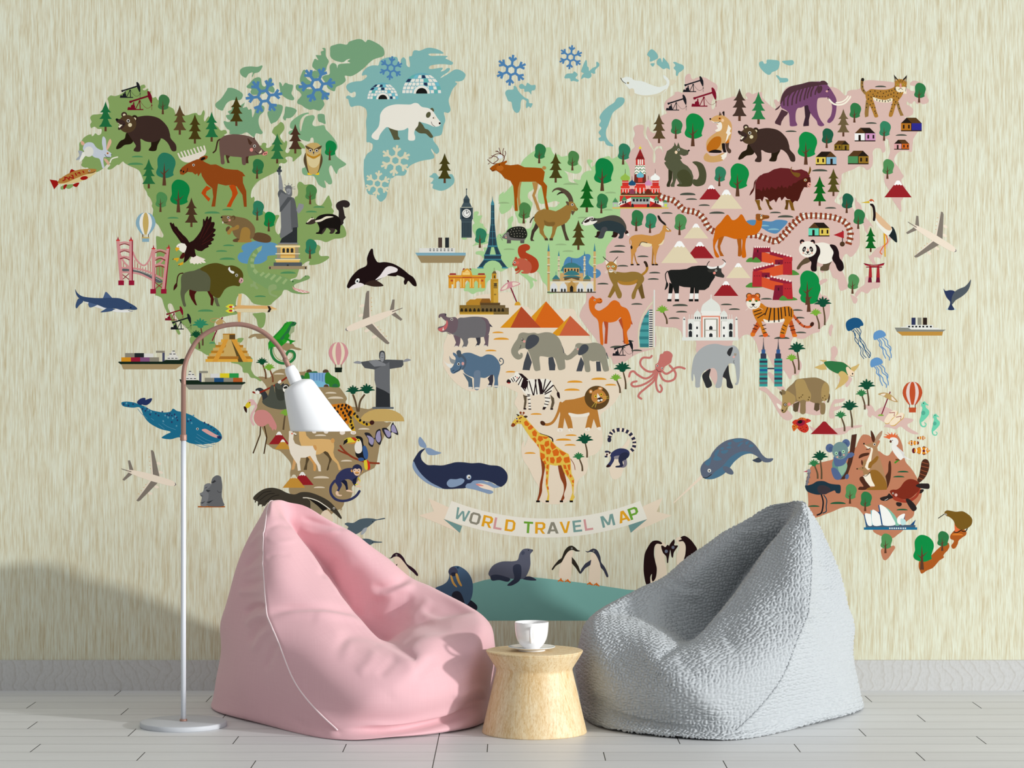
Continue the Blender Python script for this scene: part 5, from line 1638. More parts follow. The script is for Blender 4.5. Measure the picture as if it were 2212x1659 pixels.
e8e8e2 p 98.2 129.5 102.2 129.5 101.2 136 97.8 136
1d1e1c p 74.5 106 78 104.5 88 104.3 95 103.5 100 101 107 100 116 100 122 103 126 108 124.5 113 121 118 118.5 123 114 126 108 126 107.5 130 103.5 130 103.2 123.5 92 122.8 87 121.5 86.5 130 82.5 130 80.5 123 77 115
e8e8e2 p 82.5 129.5 86.6 129.5 86.6 136 82.5 136
e8e8e2 p 103.5 129.5 107.4 129.5 107.4 136 103.5 136
121311 r 74.2 135.5 78.8 138
121311 r 82.3 135.5 86.8 138
121311 r 97.2 135.5 101.8 138
121311 r 103.2 135.5 107.5 138
34332f s 121 103 125 101.5 129 100.5 131.5 103 132 107 134.8 110.5 134 112.8 130 112.3 126 111.3 122.5 108.5
e8e8e2 s 116 99.5 118.5 100.8 123 101.5 127 100.8 126 102.8 120 103.5 117 102
e8e8e2 s 129 100.5 133 99 135.5 95.5 136.5 97.5 134.5 101 130 103
221f1c c .8 119 95.5 117 98 116.5 100.5
221f1c c .8 132.8 93.5 135 95 136 96.5
34332f s 117 105.5 119 104 122 105.5 120 107.5
e58e7e e 124.3 107.9 1.4 1.4
i 126 105.3 1.1
=great_wall|zigzag red brick fortified wall
4f8a3a s 158 96 161 92 166 91.5 171 92 174 96.3 166 96.3
4f8a3a s 158 123 161 119 165 118 172 120 175 123
4f8a3a s 201 109.8 205 105.5 208 104.8 212 107 214 109.8
4f8a3a s 193 136.6 196 132.5 200 132 207 133 212 136.6
d2502a p 174.5 85 190 89.5 206 91 197 97 189 98.5 174.5 96
8e2034 p 183 84.5 207 91 207 95 183 88.5
k f0ded4 183.5 84.3 206.5 90.5 7
7d1a30 p 166 80.5 174.5 80.5 174.5 96 164.5 94
8e2034 r 166 80.5 183.5 86
k f0ded4 166.3 80.3 183 80.3 7
b02a30 p 197 90.5 206.5 91 206.8 109.8 197 109.8
7d1a30 p 188.5 93.8 197 93.8 197 99 188.5 99
d2502a p 165.5 104 175 104 197 98.5 197 109.5 183 112 165.5 112
8e2034 p 165.5 103.5 188 98 188 101 165.5 107
k f0ded4 165.5 103 187.5 97.5 7
b02a30 p 165 106 175 106 175 122.5 164.5 122.5
7d1a30 p 174.5 107.5 183 107.5 183 112.5 174.5 112.5
d2502a p 174.5 112 206.5 121 206.5 126 188 126.5 174.5 122.5
8e2034 p 183 111.5 206.5 117 206.5 121 183 115.5
k f0ded4 183 111.2 206 116.7 7
7d1a30 p 188.5 120.8 197 120.8 197 136.5 186 136.5
b02a30 p 197 119 206.5 119 207.5 135.5 197 135.5
4a1420 r 169.5 83 171 86
4a1420 r 192 96.5 193.5 99
4a1420 r 178.3 110 180 113
4a1420 r 191.5 123.5 193 126.5
4a1420 l .8 199 97 200 97
4a1420 l .8 201.5 97 202.5 97
4a1420 l .8 204 97 205 97
4a1420 l .8 166.5 111 167.5 111
4a1420 l .8 169 111 170 111
4a1420 l .8 171.5 111 172.5 111
4a1420 l .8 199 124.5 200 124.5
4a1420 l .8 201.5 124.5 202.5 124.5
4a1420 l .8 204 124.5 205 124.5
4f8a3a s 164 96.2 166.5 92.5 169 91.3 173.5 96.3
4f8a3a s 193 136.6 197 131.8 202 136.6
P 76a836 74 162 15 -5 7
%D
=rocket_plane|cream rocket plane with yellow flames
d9b878 p 145 120 148.5 120.5 147 135 143.5 134
d9a868 p 143.5 138 147.5 138 147 150 144.5 150
dcd23c p 131 133.8 135 131.2 139.5 131.5 139.5 135.8 135 135.8
dcd23c p 131 138.3 135 135.8 139.5 136 139.5 140 135 140.5
c22f30 s 134.5 134 137 132.8 138.5 134 137 135.2
c22f30 s 134.5 138 137 136.8 138.5 138 137 139.2
e4e2da r 138.5 133 141.5 135
e4e2da r 138.5 136.8 141.5 139
27201a e 142.5 134 2 1.5
27201a e 142.5 138 2 1.5
d9ab6c s 143.5 132.5 160 132.6 176 132.8 182 134.5 185.5 136.5 180 137.3 143.5 137
dccda4 s 143.5 136 185.5 136.5 182 138 176 139.5 160 139.7 143.5 139.3
27201a p 175.5 133 178 133.2 179.8 136.3 178 139.5 175.5 139.8 177 136.3
=beach_umbrella|tan beach umbrella behind the lamp arch
7a1a34 l 1.3 128 145 117 170
b3925c c .8 115 148.5 117 146.5 124 146.3 129 149 133 153
b3925c c .8 115 148.5 117 150 121 150
bb9a60 s 121 151.5 122 149 125 147 128 147.8 128.5 151 127 153 123 153
4f8d62 q 0 117 173 6.5 2
%P
=shark|slate blue shark swimming right
dfe0de p 44 30 60 33 68 37 80 38 92 39 98 40.5 90 41.5 76 40.5 64 38 54 35
3b5072 s 39 27 44 30 40 34 37 37.5 36 34
4a6084 p 65 26.5 67.5 20 69 20 75 26.5
4a6084 s 50 31 59 33 54 36 50.5 36
34496b s 35.5 17 38 21 43 24.5 52 26 62 26.5 74 26.2 84 27 92 31 99 35 101.5 38 98 39 90 38.3 84 39 78 37.5 68 37 60 34 50 31 44 29.5 39 26 36.5 22
3f5578 s 78 38 70 37 66 39 62.5 41.5 70 41 77 39.5
e4e4e0 s 75 40 79 38.3 86 39.3 94 39.3 97 40.5 90 41.6 80 41.3
141a2a e 94.5 36.4 .7 .7
141a2a c .5 92 39.5 94 40.3 96.5 40.3
=container_ship|container ship with dark green hull sailing right
8a8474 r 88.5 84.8 98.5 89.5
23282a r 98.5 84.8 108.5 89.5
d9d8d2 r 108.5 85.2 118.5 89.5
d18f20 r 84.5 89.3 94.6 94
941c34 r 94.6 89.3 104.5 94
80527a r 104.5 89.3 114.5 94
8a8474 r 114.5 89.3 124.5 94
8a8474 r 121.3 82.3 130.5 84.5
484a64 r 128 84.5 130.5 94
dcdad2 p 133 93 133 88 135 88 135 85 137.5 85 137.5 82.5 141.5 82.5 141.5 85 143 85 143 88 145 88 145 92
26282c l .8 138.7 82.7 141.3 82.7
26282c l .8 135.5 85.8 138 85.8
26282c l .8 139.5 85.8 142 85.8
26282c l .8 133.7 90.3 136.2 90.3
26282c l .8 137.5 90.3 140 90.3
26282c l .8 141.5 90.3 144 90.3
15271a p 81 94.5 82 93.8 128.5 93.8 131.5 92 146 92 148 90.8 155 90.8 152 96.5 84 96.8
a28c64 p 84.5 96.5 150 96.5 142 102 86.5 102
=container_ship|container ship with grey hull sailing left
d6d6d2 r 179 106.6 189 111
dac828 r 189 106.2 199 111
2a9648 r 199 106.2 209 111
8a8878 r 173 111 183 115.5
1e4c78 r 183 111 193 115.5
8a8878 r 193 111 203 115.5
b25a28 r 203 111 213 115.5
8a8878 r 167 103.8 176.3 106
484a64 r 167 106 169.5 115.5
dcdad2 p 153 114 153 109.5 155 109.5 155 106.5 156 106.5 156 104 159 104 159 106.5 162 106.5 162 109.5 164 109.5 164 114
26282c l .8 156.2 104.3 158.6 104.3
26282c l .8 155.5 107.5 158 107.5
26282c l .8 159.3 107.5 161.7 107.5
26282c l .8 153.5 111.8 156 111.8
26282c l .8 157.3 111.8 159.8 111.8
26282c l .8 161.3 111.8 163.7 111.8
15271a p 146 112.5 153 113.5 166 113.5 169 115.4 215.5 115.4 216.5 116.5 213 118.2 148.5 118.2
88857a p 152 118.2 213 118.2 211 123.5 156 123.5
=blue_whale|speckled deep blue whale
%Q
1d6b8a s -92 93 -86.5 92 -79 93 -73 95 -66.5 97.5 -60.5 101 -51.5 103 -45.5 103.5 -40 102.5 -37.5 99.5 -33 102 -28 103 -18 106.5 -8 112.5 0 116 6 119 12.5 124.5 14.5 130.5 11 134.5 5 136 -7 137.5 -20 136 -30 130 -40 132 -49.5 130.5 -44 126.5 -40 124 -51 121 -62 115 -68 108 -72.5 98.5 -80 98.5 -90 97
24325e s -72 94.0 -67 90.5 -60 88.5 -61 92.5 -66 96.0
%P
24325e s 101 137 105 133 110 132.5 109 137 105 140
j 28365f .9 1.2 87 139 92 140.5 97 139 107 144 110 146 112 144 115 150 121 149 124 151 133 150 136 149 138 151 141 150 143 153 144 156 138 158 135 151 155 157 158 156 128 147 150 163
j 5f97ad .9 1.2 90 138 110 142 113 145 116 147 131 151 134 153 142 152 139 154 129 157 156 155 159 159 143 162 161 151
4d87a3 c .5 102 144 106 149 112 154
4d87a3 c .5 116 154 119 156
4d87a3 c .5 128 159 134 163 142 166
4d87a3 c .5 124 160 130 165
%Q
4d87a3 c .5 -12 126.5 -2 132.5 8 135.5
4d87a3 c .5 -13 129.5 -3 135.5 7 137.5
4d87a3 c .5 -14 133.5 -4 138.5 4 139.5
4d87a3 c .5 -14 137.5 -6 140.5 0 140.5
j 28365f .9 1.2 0 116.5 3 119.5 6 122.5 -4 114.5 10 125.5
d8a29c s -7 122.0 -3 121.0 2 123.5 8 127.0 12 129.0 9 130.5 3 128.5 -4 124.5
24325e s 9 129.0 13 128.5 14 131.0 11 131.5
i -11.5 121.0 1.3
=stepped_pyramid|golden stepped pyramid
dca63e p 15.5 20 28.5 20 28.5 26 31 26 31 29 33.5 29 33.5 32 37 32 37 35 40 35 40 38 41.5 38 41.5 41 43 41 43 44 45 44 45 47 47 47 47 50 -3 50 -3 47 -1 47 -1 44 1 44 1 41 3 41 3 38 5 38 5 35 7.5 35 7.5 32 10.5 32 10.5 29 13.5 29 13.5 26 15.5 26
c7a35c r 15.5 20 22 26
5a4526 r 22.3 20.7 28.5 26
b27a26 r 15.5 20 28.5 21
c9a864 r 10.5 29 33.5 32
c9a864 r 5 35 39.5 38
c9a864 r 1.5 41 43 44
b27a26 r 7.5 32 37 34.5
b27a26 r 3 38 41.5 40.5
b27a26 r -1 44 45 46.7
c9a864 p 21 26 24 26 31 47 14 47
5a4a26 p 24 26 25.5 26 38 50 32 50
a8702a r 11 44 32 47
d79a3a p 17 26 21.5 26 9.5 50 4 50
d79a3a p 24 26 29 26 42.5 50 37 50
=iguana|green iguana with a curled tail
2a7a40 c 2.8 70 30 67 35 67 41 70 47 75 50.5 81 51.5 87 50 91 46 91.5 42 89.5 39 86 38.5 84 40 82.5 43
9aa470 c 1 69 33 69.5 40 73 46 79 49 85 48 89 45 89.5 41.5 87 40
2a9a28 p 65 27 70 22 77 15 81 9 84.5 7.5 88 7 92 7.5 93.5 9 92 11.5 88 13 86 18 85 22 83 29 78 33 72 34 66 34 64 38 63.5 31
k 1f7a30 63.5 31 84 7.5 16
9aa880 p 88 12.5 91.5 12 91 18 88 20 87 26 84 24
2a6f40 s 88.5 8 93.5 8.5 92 11 88 12.5 86 17 83 23 78 27 72 30 77 24 82 18
1f8a24 s 81 22 84 19.5 86.5 22 85 25 89 27 92.5 27.5 91 28.5 89 29.5 88 31 86.5 31 86 28 82 27 80.5 24.5
1f8a24 s 70 27 75 25.5 78.5 28 79.5 31 77 33 72 32 69 30
16201a e 90 8.5 .7 .6
16201a c .3 88.5 10 91 10.3 93 9.5
P 0d4a2c 61 68 18 -4 6.6 6a4a30
P 76a836 68.5 71.5 15.5 -4 6.6 7a4a30
H 138 29 21 61 cf9294 e3d7ba cf9294 17231a
=waterfall|waterfall between green bushes
5a4430 e 107 60.5 3 2.7
5a4430 e 124.5 60.5 3.2 2.7
2f6a44 s 97 66 100 64 103 66 105 62 111 60 116 61 112 70 108 76 98 76
7ba6cc r 104 61.5 127 75
5585b5 l .8 112 62 112 72
5585b5 l .8 115 62 115 72
5585b5 l .8 118 62 118 72
5585b5 l .8 121 62 121 72
79b5d2 s 108 75 111 71 116 69.5 121 71 126 72.5 128 74.5 126 76.5 108 76.5
33802a s 101 76 102 64 104.5 61 107.2 63 107.5 70 106 76
33802a s 124 72 124 63 127.5 61 130.5 64 135 66.5 138.5 70 139 76.5 129 76.5 128 74
5a4430 q 0 125 76.5 5.5 2.8
2f6a44 q 0 134.5 76.5 7 3.5
=arms_wide_statue|grey statue with arms outstretched on a sandy hill
c3a562 q 0 184.5 113 47 13.5
5f666c r 174 97.8 196.5 99.8
2d3033 p 177.5 97.8 177.8 76 192.5 80 193 97.8
505356 p 161.5 50 175 48 190 47.5 206.5 48 207 53 205 55.5 192.5 57.5 192.5 84 187 80.5 178 76.5 176.3 69 176.3 58 166 56.5 163.5 53.5
676a6d p 176.3 58 187 53 192 50 192.8 84 187 80.5 178 76.5 176.3 69
808386 p 170 49.5 178 47.5 188 52 188 54 176 55
8e9196 s 154 50.5 158 49 162 50 161.5 52 156 51.5
8e9196 s 207 48.5 211 46.5 215 48 211 49.5 207 50
3a3d40 s 181.5 46 181.5 40 184 38 187 39.5 187.5 47 184.5 49
8c8f92 s 182.2 47 182.7 41 184.5 39.5 186.5 41.5 186.5 47 184.5 50
3a3d40 l .3 183.3 42.5 185.8 42.5
3a3d40 l .4 183.5 45.3 185.5 45.3
=palm_pair|pair of dark green palms from one root
0f4a33 y 153.5 80.5 8
0f4a33 y 168 79.5 9
5c4a34 c 2 153.5 85 156 92 158 102
5c4a34 c 2 165.5 85 161 92 159.5 102
P 7aa83a 79.5 122 18 2.5 6.5
=sloth|dark grey sloth hanging from a branch
34373a s 50 80 53 77.5 57 78 61 82 63 87 58 92 56.5 85
8a2a1c c 1.8 47.5 82 52 83 60 80 70 75 78 70 83 66.5
4c5046 s 57 92 63 86.5 66 76 69 75 71 83 73 79 80 88 90 96 86 99 78 100.5 70 99.5 62 97
34373a s 77 75 80 72.5 80 78 78 80
4c5046 s 70.5 75 73 72.5 76 73.5 80 80 82 86 81 90 77 91 72 88
3c3f36 s 71 76 74 79 80 80 82 88 78 91 73 89
e9e6da s 50 82 52 80 54.5 82 53 84 50 83.5
e9e6da s 73.5 71.5 76.5 69 77.5 71.5 75 73
3a3d3a e 82.5 77 3.6 3.8
e9e6da e 82 78.5 3 4
23241f s 79.5 77 83 75.5 84 77.5 81 78.5
=flamingo|pink flamingo
4a3620 l 1.3 55.5 118 55 127 47.5 147
4a3620 l 1.3 59.5 118 62 130 59 147.5
d7b0ac c 2.4 47 93.5 49.5 94 50.5 98 46.5 105 45.5 111 48 116.5
d7b0ac e 45.5 92.8 4 3.4
d8bf2c s 40.5 94 43 92.8 45 96 42 99 38.5 99
d8bf2c e 43.7 93.2 1.2 1.2
17110f e 43.9 93.2 .6 .6
331a14 s 37.5 97.5 39.5 97.5 41 100 40.7 104 38.5 101.5
ca8680 s 48.5 107 51 102 55.5 100.8 61 101.5 66 105.5 70 112 72.5 118 71.5 122.5 69.5 121 68.5 123 66.5 119.5 65 118.5 63.5 115.5 58 118.5 53 117.5 49 113
=leopard|orange spotted leopard partly behind the lamp shade
caa028 c 3 154 103 157 109 162 114 168 116.5 171 116
3c1c18 e 173.5 114.3 2.6 2.4 -40
cf7a1c p 100 96 115 95 132 95 141 94 147 94.5 151.5 97 154 102 153 107 149.5 115 146 117 140 110 130 106 118 105 104 104
caa028 p 149.5 108 152 106 156 123.5 150.5 124 149 116
cf7a1c p 110 104 118 105 117 123 111 123
cf7a1c p 124 106 130 106 130 123 124 123
cf7a1c p 140 110 148 110 146 123 140 123
j 221d18 1.3 1.4 134 99 138 97 142 96 146 96 137 103 141 100 145 99 149 98 151 103 147 102 143 104 139 107 145 107 149 106 146 111 151 113 152 117 153 120 151 109 150 104 155 105 158 108 161 112 165 114 168 116 144 113 126 98 120 99 114 98
e9e0d2 s 140 123.5 144.5 123.5 144.8 126 142 127.3 139.5 126
e9e0d2 s 151.5 123.5 156 123.5 156.5 126 154 127 151 126
e9e0d2 s 110 123.5 114 123.5 114 125.5 111 125.5
e9e0d2 s 122.5 123.5 127 123.5 126.5 125.7 123.5 125.7
8a2a24 l .35 153 124.5 153.5 126
8a2a24 l .35 154.5 124.5 155 126
V 942026 75 137.3 21.5 13.5 efefe8
V c28f38 79 142.6 17 10.5 efefe8
=guanaco|tan guanaco behind the white llama
54462f p 104 149 108 151 105 158 104.5 164.5 101 164.5 103 158
54462f s 122 146 127 145 131 152 128.5 159 127.5 164 125.5 164.5 128 153
d9b070 p 96 123.5 103 123.5 104 128 108 132 120 131.5 128 132 133 134 133.5 140 132.5 146 134 151 138 156 141 164 138.5 165 136.5 158 131 153 127 146 124 144.5 118 148 106 149 99 140 96.5 133
cf9a58 e 132 133.5 2 2.6
=llama|cream llama with long neck
cf9a58 s 105 150 110 150 114 158 114 165 111.5 165 111 158
cfa068 p 91 150 94 153 91 164 88 164.5
e7dfcd p 85.5 128 85.5 123.5 87 122.8 93.5 126 93.5 127.5 90.5 127 90 132 92 136.5 98 139 106 139 112 139 114.5 142 114 149 115.5 154 119 160 119.5 166 117 166 115.5 160 111 154 108 149.5 103 151.5 98 151.5 97 156 98 165 95 165.5 94 158 90 152 87 147 85 138
cf9a58 s 111 139 114 138.5 115 142 113.5 144
d8785c e 88.8 126 1 1
1f1a18 e 90 124.5 .5 .5
1f1a18 c .5 90.5 126.5 92.5 127.8 93.7 127.5
=toucan|toucan with yellow beak on a branch
8a3a22 c 2 140 139 145 145 153 151 163 155 172 157 181 157.5
8a3a22 c 1.7 138 143.5 142 145.5 148 148
cf3020 s 168.5 154 171 157 171.5 163 169 164.5 167 159
d9c838 s 165 154.5 168 154.5 169 163.5 166 163.5
1b1c1e s 156 130.5 160 128.8 163.5 131 164.5 137 167 145 168 152 165 154.5 160 152.5 156 147.5
e5e1d4 s 157 134 160 132 162.5 136 163 144 160 147 156.5 146 155 140
385a8c s 164 139.5 167 139.5 169.5 147 168.5 153 165.5 152 164 146
385a8c e 162 153.3 3.2 2
d98a28 s 146 136 150 136.5 155.5 134.5 157.5 133 156 136 150 137
d9c838 s 144 133.5 147.5 130.5 153 130 157.5 131 157 134.5 150 135.5 146.5 136
b8361f p 151 130 155 130 157.8 132 156 134.5
1b1c1e p 147.5 131 147.8 135 143 138 144 133.5
d9c838 e 159.3 133 1.5 1.5
1b1c1e e 159.3 133 .7 .7
=butterfly|larger lilac butterfly
26262b s 165.5 125.5 171 125.5 176 131 178 123.5 182 121 183 124 184 132 182 138 178.5 135 176.5 131.5 175 138.5 173.5 140.2 170 137.5 169.5 132
9a94b4 s 168 128 172 129 175.5 132 174.5 137.5 172.5 137.5 170.5 135 170 131.5
9a94b4 s 177.5 130 179 124.5 182 123 182.5 127 183 132 181 135.5 178.5 133.5
=butterfly|smaller lilac butterfly
26262b s 184 121 189 120 193 124 193.5 118 196 114 196.8 116 199 119 201.3 125.5 200.5 127.5 194.5 124.5 194 130 191.5 131.3 188 129
9a94b4 s 186.5 122 190 122.5 193.5 125 193 129 190 129.5
9a94b4 s 194.3 123.5 194.5 118 196.3 116.5 198.5 120 200 125 198 125
Z 200 -5 145.5 16.3
%R
=hippopotamus|grey purple hippopotamus with open mouth
3d3c44 p 47.5 48 53 48 53 54 51 58 47.5 58 49.5 54
6a5a62 p 24 46 32 47 31.5 54 30 58.5 25 58.5 27 54
6a5a62 p 56 46 62 46 61 58 56 58 58 54
3a3a46 p 62.5 33.5 66 37.5 63 37
6c6a6c s 17 43 22 45 27 33 30 28 36 27.5 45 26.5 54 27 60 30 63 36 62.5 42 60.5 47 56 48 48 49 42 49 39.5 50.5 40 54 37.5 59 33.5 59 35 55 33 50 28 47 22 45
6a5a62 s 53 27 60 29 63 36 62 44 58 48 59 40 58 32
6d5c62 s 8.5 27 9.5 24 13.5 23 16 23.5 17 26.5 21 27.5 26 27 29 30 29 36 27 42 22 44.5 17 42.5 12 43 8 40.5 8.5 37.5 14 36 17 32 14 29.5 11 26.5 9.5 28
c26464 s 8 39.5 12 38 16 35 17 30 18.5 33 17.5 38 14 41.5 10 42
e8e4d6 p 12.5 41 13.5 37.5 14.3 41
3a3038 e 16 24.5 .8 1.3
i 22.6 29.3 1.3
dad2c2 e 27.5 58 2 .7
dad2c2 e 36 58.8 2 .7
dad2c2 e 50 57.5 2 .7
dad2c2 e 58 57.5 2 .7
=rhinoceros|slate blue rhinoceros with white horns
3b3a44 p 60.5 92 64 88 66.5 88 66.5 95 65 101 60 101 62.5 96
4f6474 p 34 86 44 92 45 103 40.5 103 40 96
4b5862 c 1 74 78 77 76 77 72.5 74.5 70.5 73 73 74.5 74
556f86 s 34 73 33 67 36 65 42 64.8 48 67 54 69 60 66.5 66 67.5 71 72 74 79 73 86 71.5 92 71.5 101 67.5 101 68 94 66 88 58 91.5 52 92 51.5 103 46.5 103 46 92 40 89 35 84.5
6a7d90 s 46 86 48.5 83.5 52 83.8 53 88 51.5 103 46.5 103 46 92
4f5d6b s 31 66 35 68 38 73 37 79 33.5 83 31 78
556f86 s 24 67 24 64.5 27 66 29.5 69 33 69.5 36 74 35 79 32 83 28 85.5 24 87 21.5 85 21 81 23.5 79.5 26 73.5 26.5 70
4b5862 s 27.5 64 29.5 62 32 63 32.5 67 31 70 28.5 68
8b9192 s 20 68 22 71 26.5 73 24.5 76.5 21 74.5
e1e2da s 13.5 72.5 17 76 23 77 22 81 18 79
i 29.8 76.7 1.5
cf9a94 e 34.3 76.3 1.5 1.8
1c2126 c .6 32.5 79 31 82.5 27.5 84.5 25 86
1c2126 c .5 23.5 84.5 24 83.5 25.3 83.5
dad6ca e 42 102 2.7 1
dad6ca e 49.5 102.3 3 1
dad6ca e 62 100 2.7 .9
dad6ca e 69.5 100.3 2.7 .9
=elephant|large grey elephant with dark ears walking left
45494f p 103 63 107.5 75 105 83.5 97.5 83 99 75
45494f p 125 70 130 69 132.5 78 132 83.5 126 83.5 125 76
45494f c 1 139 57 140.5 61 141.5 65
8f8c7a s 92 50 94 45 98 43.3 104 44 110 43.5 114 44.5 122 43 129 44 135 48 138.5 54 140.5 62 142 70 143 80 141 82.5 136 83 134 77 131 70 125 69.5 118 68.5 115.5 70 116.5 82 115 83.7 110.5 83.5 108 75 105 66 102 60.5 97 60.5 93 63 93.5 66 95.5 66.5 95 65 97.5 65.5 97.5 69.5 94 72 90 71 86.5 67 85.5 62 88 56
45494f s 100.5 58 102 50 105 46.5 110 45.5 114.5 48 115 52 112 56.5 106 60.5 102 61
3e342c e 97.3 50.6 1.2 1.4
eae6da e 97 50.3 .6 .6
dd9a90 e 99.4 52.8 1.3 1.3
2b2b2b c .5 95.8 56.5 95.3 59 94.3 60
=baby_elephant|small grey elephant holding the large one's tail
45494f p 159.5 69 163 76 160.5 84.5 154.5 84.5 157 76
45494f p 175.5 74 180 74 181 84.5 176 84.5
45494f c .9 186.5 65 187.5 68 188.3 71
8f8c7a s 153 60 154 56 157 54.5 162 55 168 54.8 174 54 181 56 185 61 186.5 67 188 76 189.3 83 187 84.5 183.5 84 181 76 178.5 73.5 172 74 168.5 73.5 169.5 84 164.5 84.7 163 78 160.5 68 157 66 153 68.5 149 71.5 144 72.7 140.7 70 140.5 67 142.5 65 143.5 66.5 145.5 67.5 149 65
45494f s 156.3 66 158 60 161 56.5 165 56 167.5 58.5 167 62 163.5 65.5 158.5 67.5
eae6da e 154.8 59.7 .9 .9
3e342c e 155 59.8 .6 .6
dd9a90 e 156.2 61 1 1
=zebra|black and white zebra
5f5340 p 98 109 102 111 101.8 118 100.5 124 98.5 124 99.5 116
5f5340 p 127 109 131 113 131.5 118 129.5 124 127 124 128.5 117
5f5340 l 1 130.5 99 135 106.5
26181a s 134 107 136.5 107 137.2 113.5 134.5 111
ece8da p 81 95 85 91 89 88.5 89.5 85.5 92 85 97 88 103 92.5 110 93 118 92.5 124 92.5 129 95.5 130.5 99.5 128.5 106 125.5 111 127 115 124.5 119 122 124.5 119 124.5 121.5 117 121 109 116 109 110 110 106 109 106 118 106.5 125 104 125 104 115 102 110 98 106 94.5 100 91.5 95.5 86 96.5 83 97
26181a s 80.5 95.5 82 93 84 93.5 85.5 96 83.5 97.3 81.5 97
c22a2c s 81.5 96.5 84 96.5 84 97.5 82 97.3
26181a p 93 86.5 97 87 101 90.5 104 93.5 101.5 94 97 91
26181a l .9 85.5 92 88 96
26181a l .9 87.5 90.5 89.5 95
26181a l 1 95 90 90.5 96
26181a l 1 97 91 93 99
26181a p 98.5 91.5 103.5 95 103 101 104.5 108 106 109.5 103 110 100 103 95.5 101
26181a l 1.1 97 101 104 109.5
26181a l 1.2 104.5 94.5 109 110
26181a l 1.2 112 93 109.5 110
26181a l 1.2 111 93 113 109
26181a p 113.5 92.5 116 92.5 118 97 119.5 108.5 116 109 115 101
26181a l 1.2 122 92.5 119 107
26181a l 1.4 127.5 94.5 119.5 107
26181a l 1.4 130.5 99 121 107.5
26181a l 1.2 128.5 105 121 109
ece8da p 99.5 108 102 101 105 109
26181a l 1 101 111 105.5 110.5
26181a l 1 103 114.5 106 114
26181a l 1 103.5 118.5 106.3 118.5
26181a l 1 104 121.5 106.5 121.5
26181a l 1.2 103.8 124.5 106.8 124.5
26181a l 1 121 112.5 127 113
26181a l 1 121.5 116 126 117
26181a l 1 120.5 119 125 120
26181a p 119.5 122 123 122.5 121 125.3 118.5 125
26181a l 1.6 98.5 124.3 101.5 124.3
26181a l 1.6 127 124.5 130 124.5
d99a94 e 91.8 91.2 1 1
1c1414 e 90 90 .6 .6
=lion|tawny lion with dark mane
b57a35 c 2.8 138 118 135 129 130 138 124 141 119.5 140
4a2a18 e 119 139.5 3 2.2 40
b57a35 p 136.5 124 139 118 143 115 152 114 160 112 165 110 178 118 177 125 180.5 143.5 176.5 144.5 173 135 170.5 145 164 145 166 136 168 128 158 130.5 147 128.5 150 138 151 145.5 146 145.5 142 134 140.5 145 135 145 137.5 130
e9e2d2 s 146.5 128.5 156 130 166 129 168.5 128.5 167 132 158 133 149 132.5
5d4422 e 176.5 112.5 13.2 12.7
b5783a e 170 106 2.2 2.3
b5783a e 180 102.8 2.7 1.8
e5c59a e 170 106 1.2 1.3
e5c59a e 180 102.8 1.5 1
bc8040 s 170.5 112 172.5 106 178 103.5 183.5 106 186.5 111 186 115 181 118 176 118.5 172 116
e9e4d4 p 177 107.5 180 112 178 114 176.5 112
d3b02c e 175 111 1.6 1.6
d3b02c e 181 109 1.6 1.6
1c1a18 e 175.2 111 .7 .7
1c1a18 e 181 109 .7 .7
2a1a18 s 177 113.5 180 112 182.5 113.5 182 116 178 117
e9e4d4 e 178.3 115.5 1.4 1.2
e9e4d4 e 181.3 114.8 1.3 1.1
2a1a18 p 178 113 181.5 112.2 180 114.5
d8c04a l .4 176 116 171 122.5
d8c04a l .4 176.5 116.5 174.5 122.8
d8c04a l .4 182.5 113 189.5 113
d8c04a l .4 182.5 111.5 188.5 111
e9e2d2 s 135 145 140 145 140 148 137 148.5 134.5 148
e9e2d2 s 146 145.5 150.5 145 151 147.5 148 148.5 146.5 148
e9e2d2 s 164 145 168.5 144 169 147 166 148 163.8 147
e9e2d2 s 176.5 144.5 180 143.5 180.8 146.5 178.5 147
8a2a24 l .3 137 146 137.5 148
8a2a24 l .3 148.5 146 149 148
8a2a24 l .3 166 145 166.5 147
P 0f4a33 207 103.5 22.5 -3.5 9.5
P 76a836 201 107.5 16 -4.5 6.5
P 0f4a33 166 176 19 -2.5 9.5
O 1c1d22 193 68 22
%R
%S
=octopus|salmon pink octopus
bf7068 c 2.2 57 84 50 89.5 43 89 37 84 36 79 39 75 46 75 48 73
bf7068 c 2.2 53 87 48 94 41 97 33 93 29 89.5 25.5 90.5 24 95
bf7068 c 2.2 54 90 48 98 39 103.5 30 105.5 26.5 103.5 28 101 32 100
bf7068 c 2.2 54 92 50 100 42 107 36 112 34 116 37 118.5
bf7068 c 2 54 92 52.5 101 54 109 57 111.5 59 108 57 104
bf7068 c 2.2 56 90 60 98 66 100 72 97.5 73.5 92 71 87.5 67 83
bf7068 c 2.2 58 88 63 92 68 90 73 86 78 85 83 86.5
bf7068 s 56 76 57 71.5 60 70.5 61 68.5 66 68 70 71.5 69.5 76 68.5 80 66 82 62 84.5 60 89 57 91.5 52.5 89.5 52 82.5 54.5 80.5
i 54 83.5 1.1
i 59 86 1.1
2a1a1a c .5 53 87 55 89.5 58 89.3
=palace_mausoleum|white domed palace with orange framed portal
e1e1d8 r 110.5 8 111.5 14
dcdfd6 s 100.5 24 102 19 106 15.5 110 12.5 111 10 112 12.5 116 15.5 119.5 19 121 24 120 28 101.5 28
e6e6de r 101 25.5 120.5 31
dcdfd6 s 92.5 30 94 27 96.5 25 99 27 100.5 30 100 31 93 31
dcdfd6 s 120.5 30 122 27 124.5 25 127 27 128.3 30 128 31 121 31
dcdfd6 l .4 96.5 23 96.5 26
dcdfd6 l .4 124.5 23 124.5 26
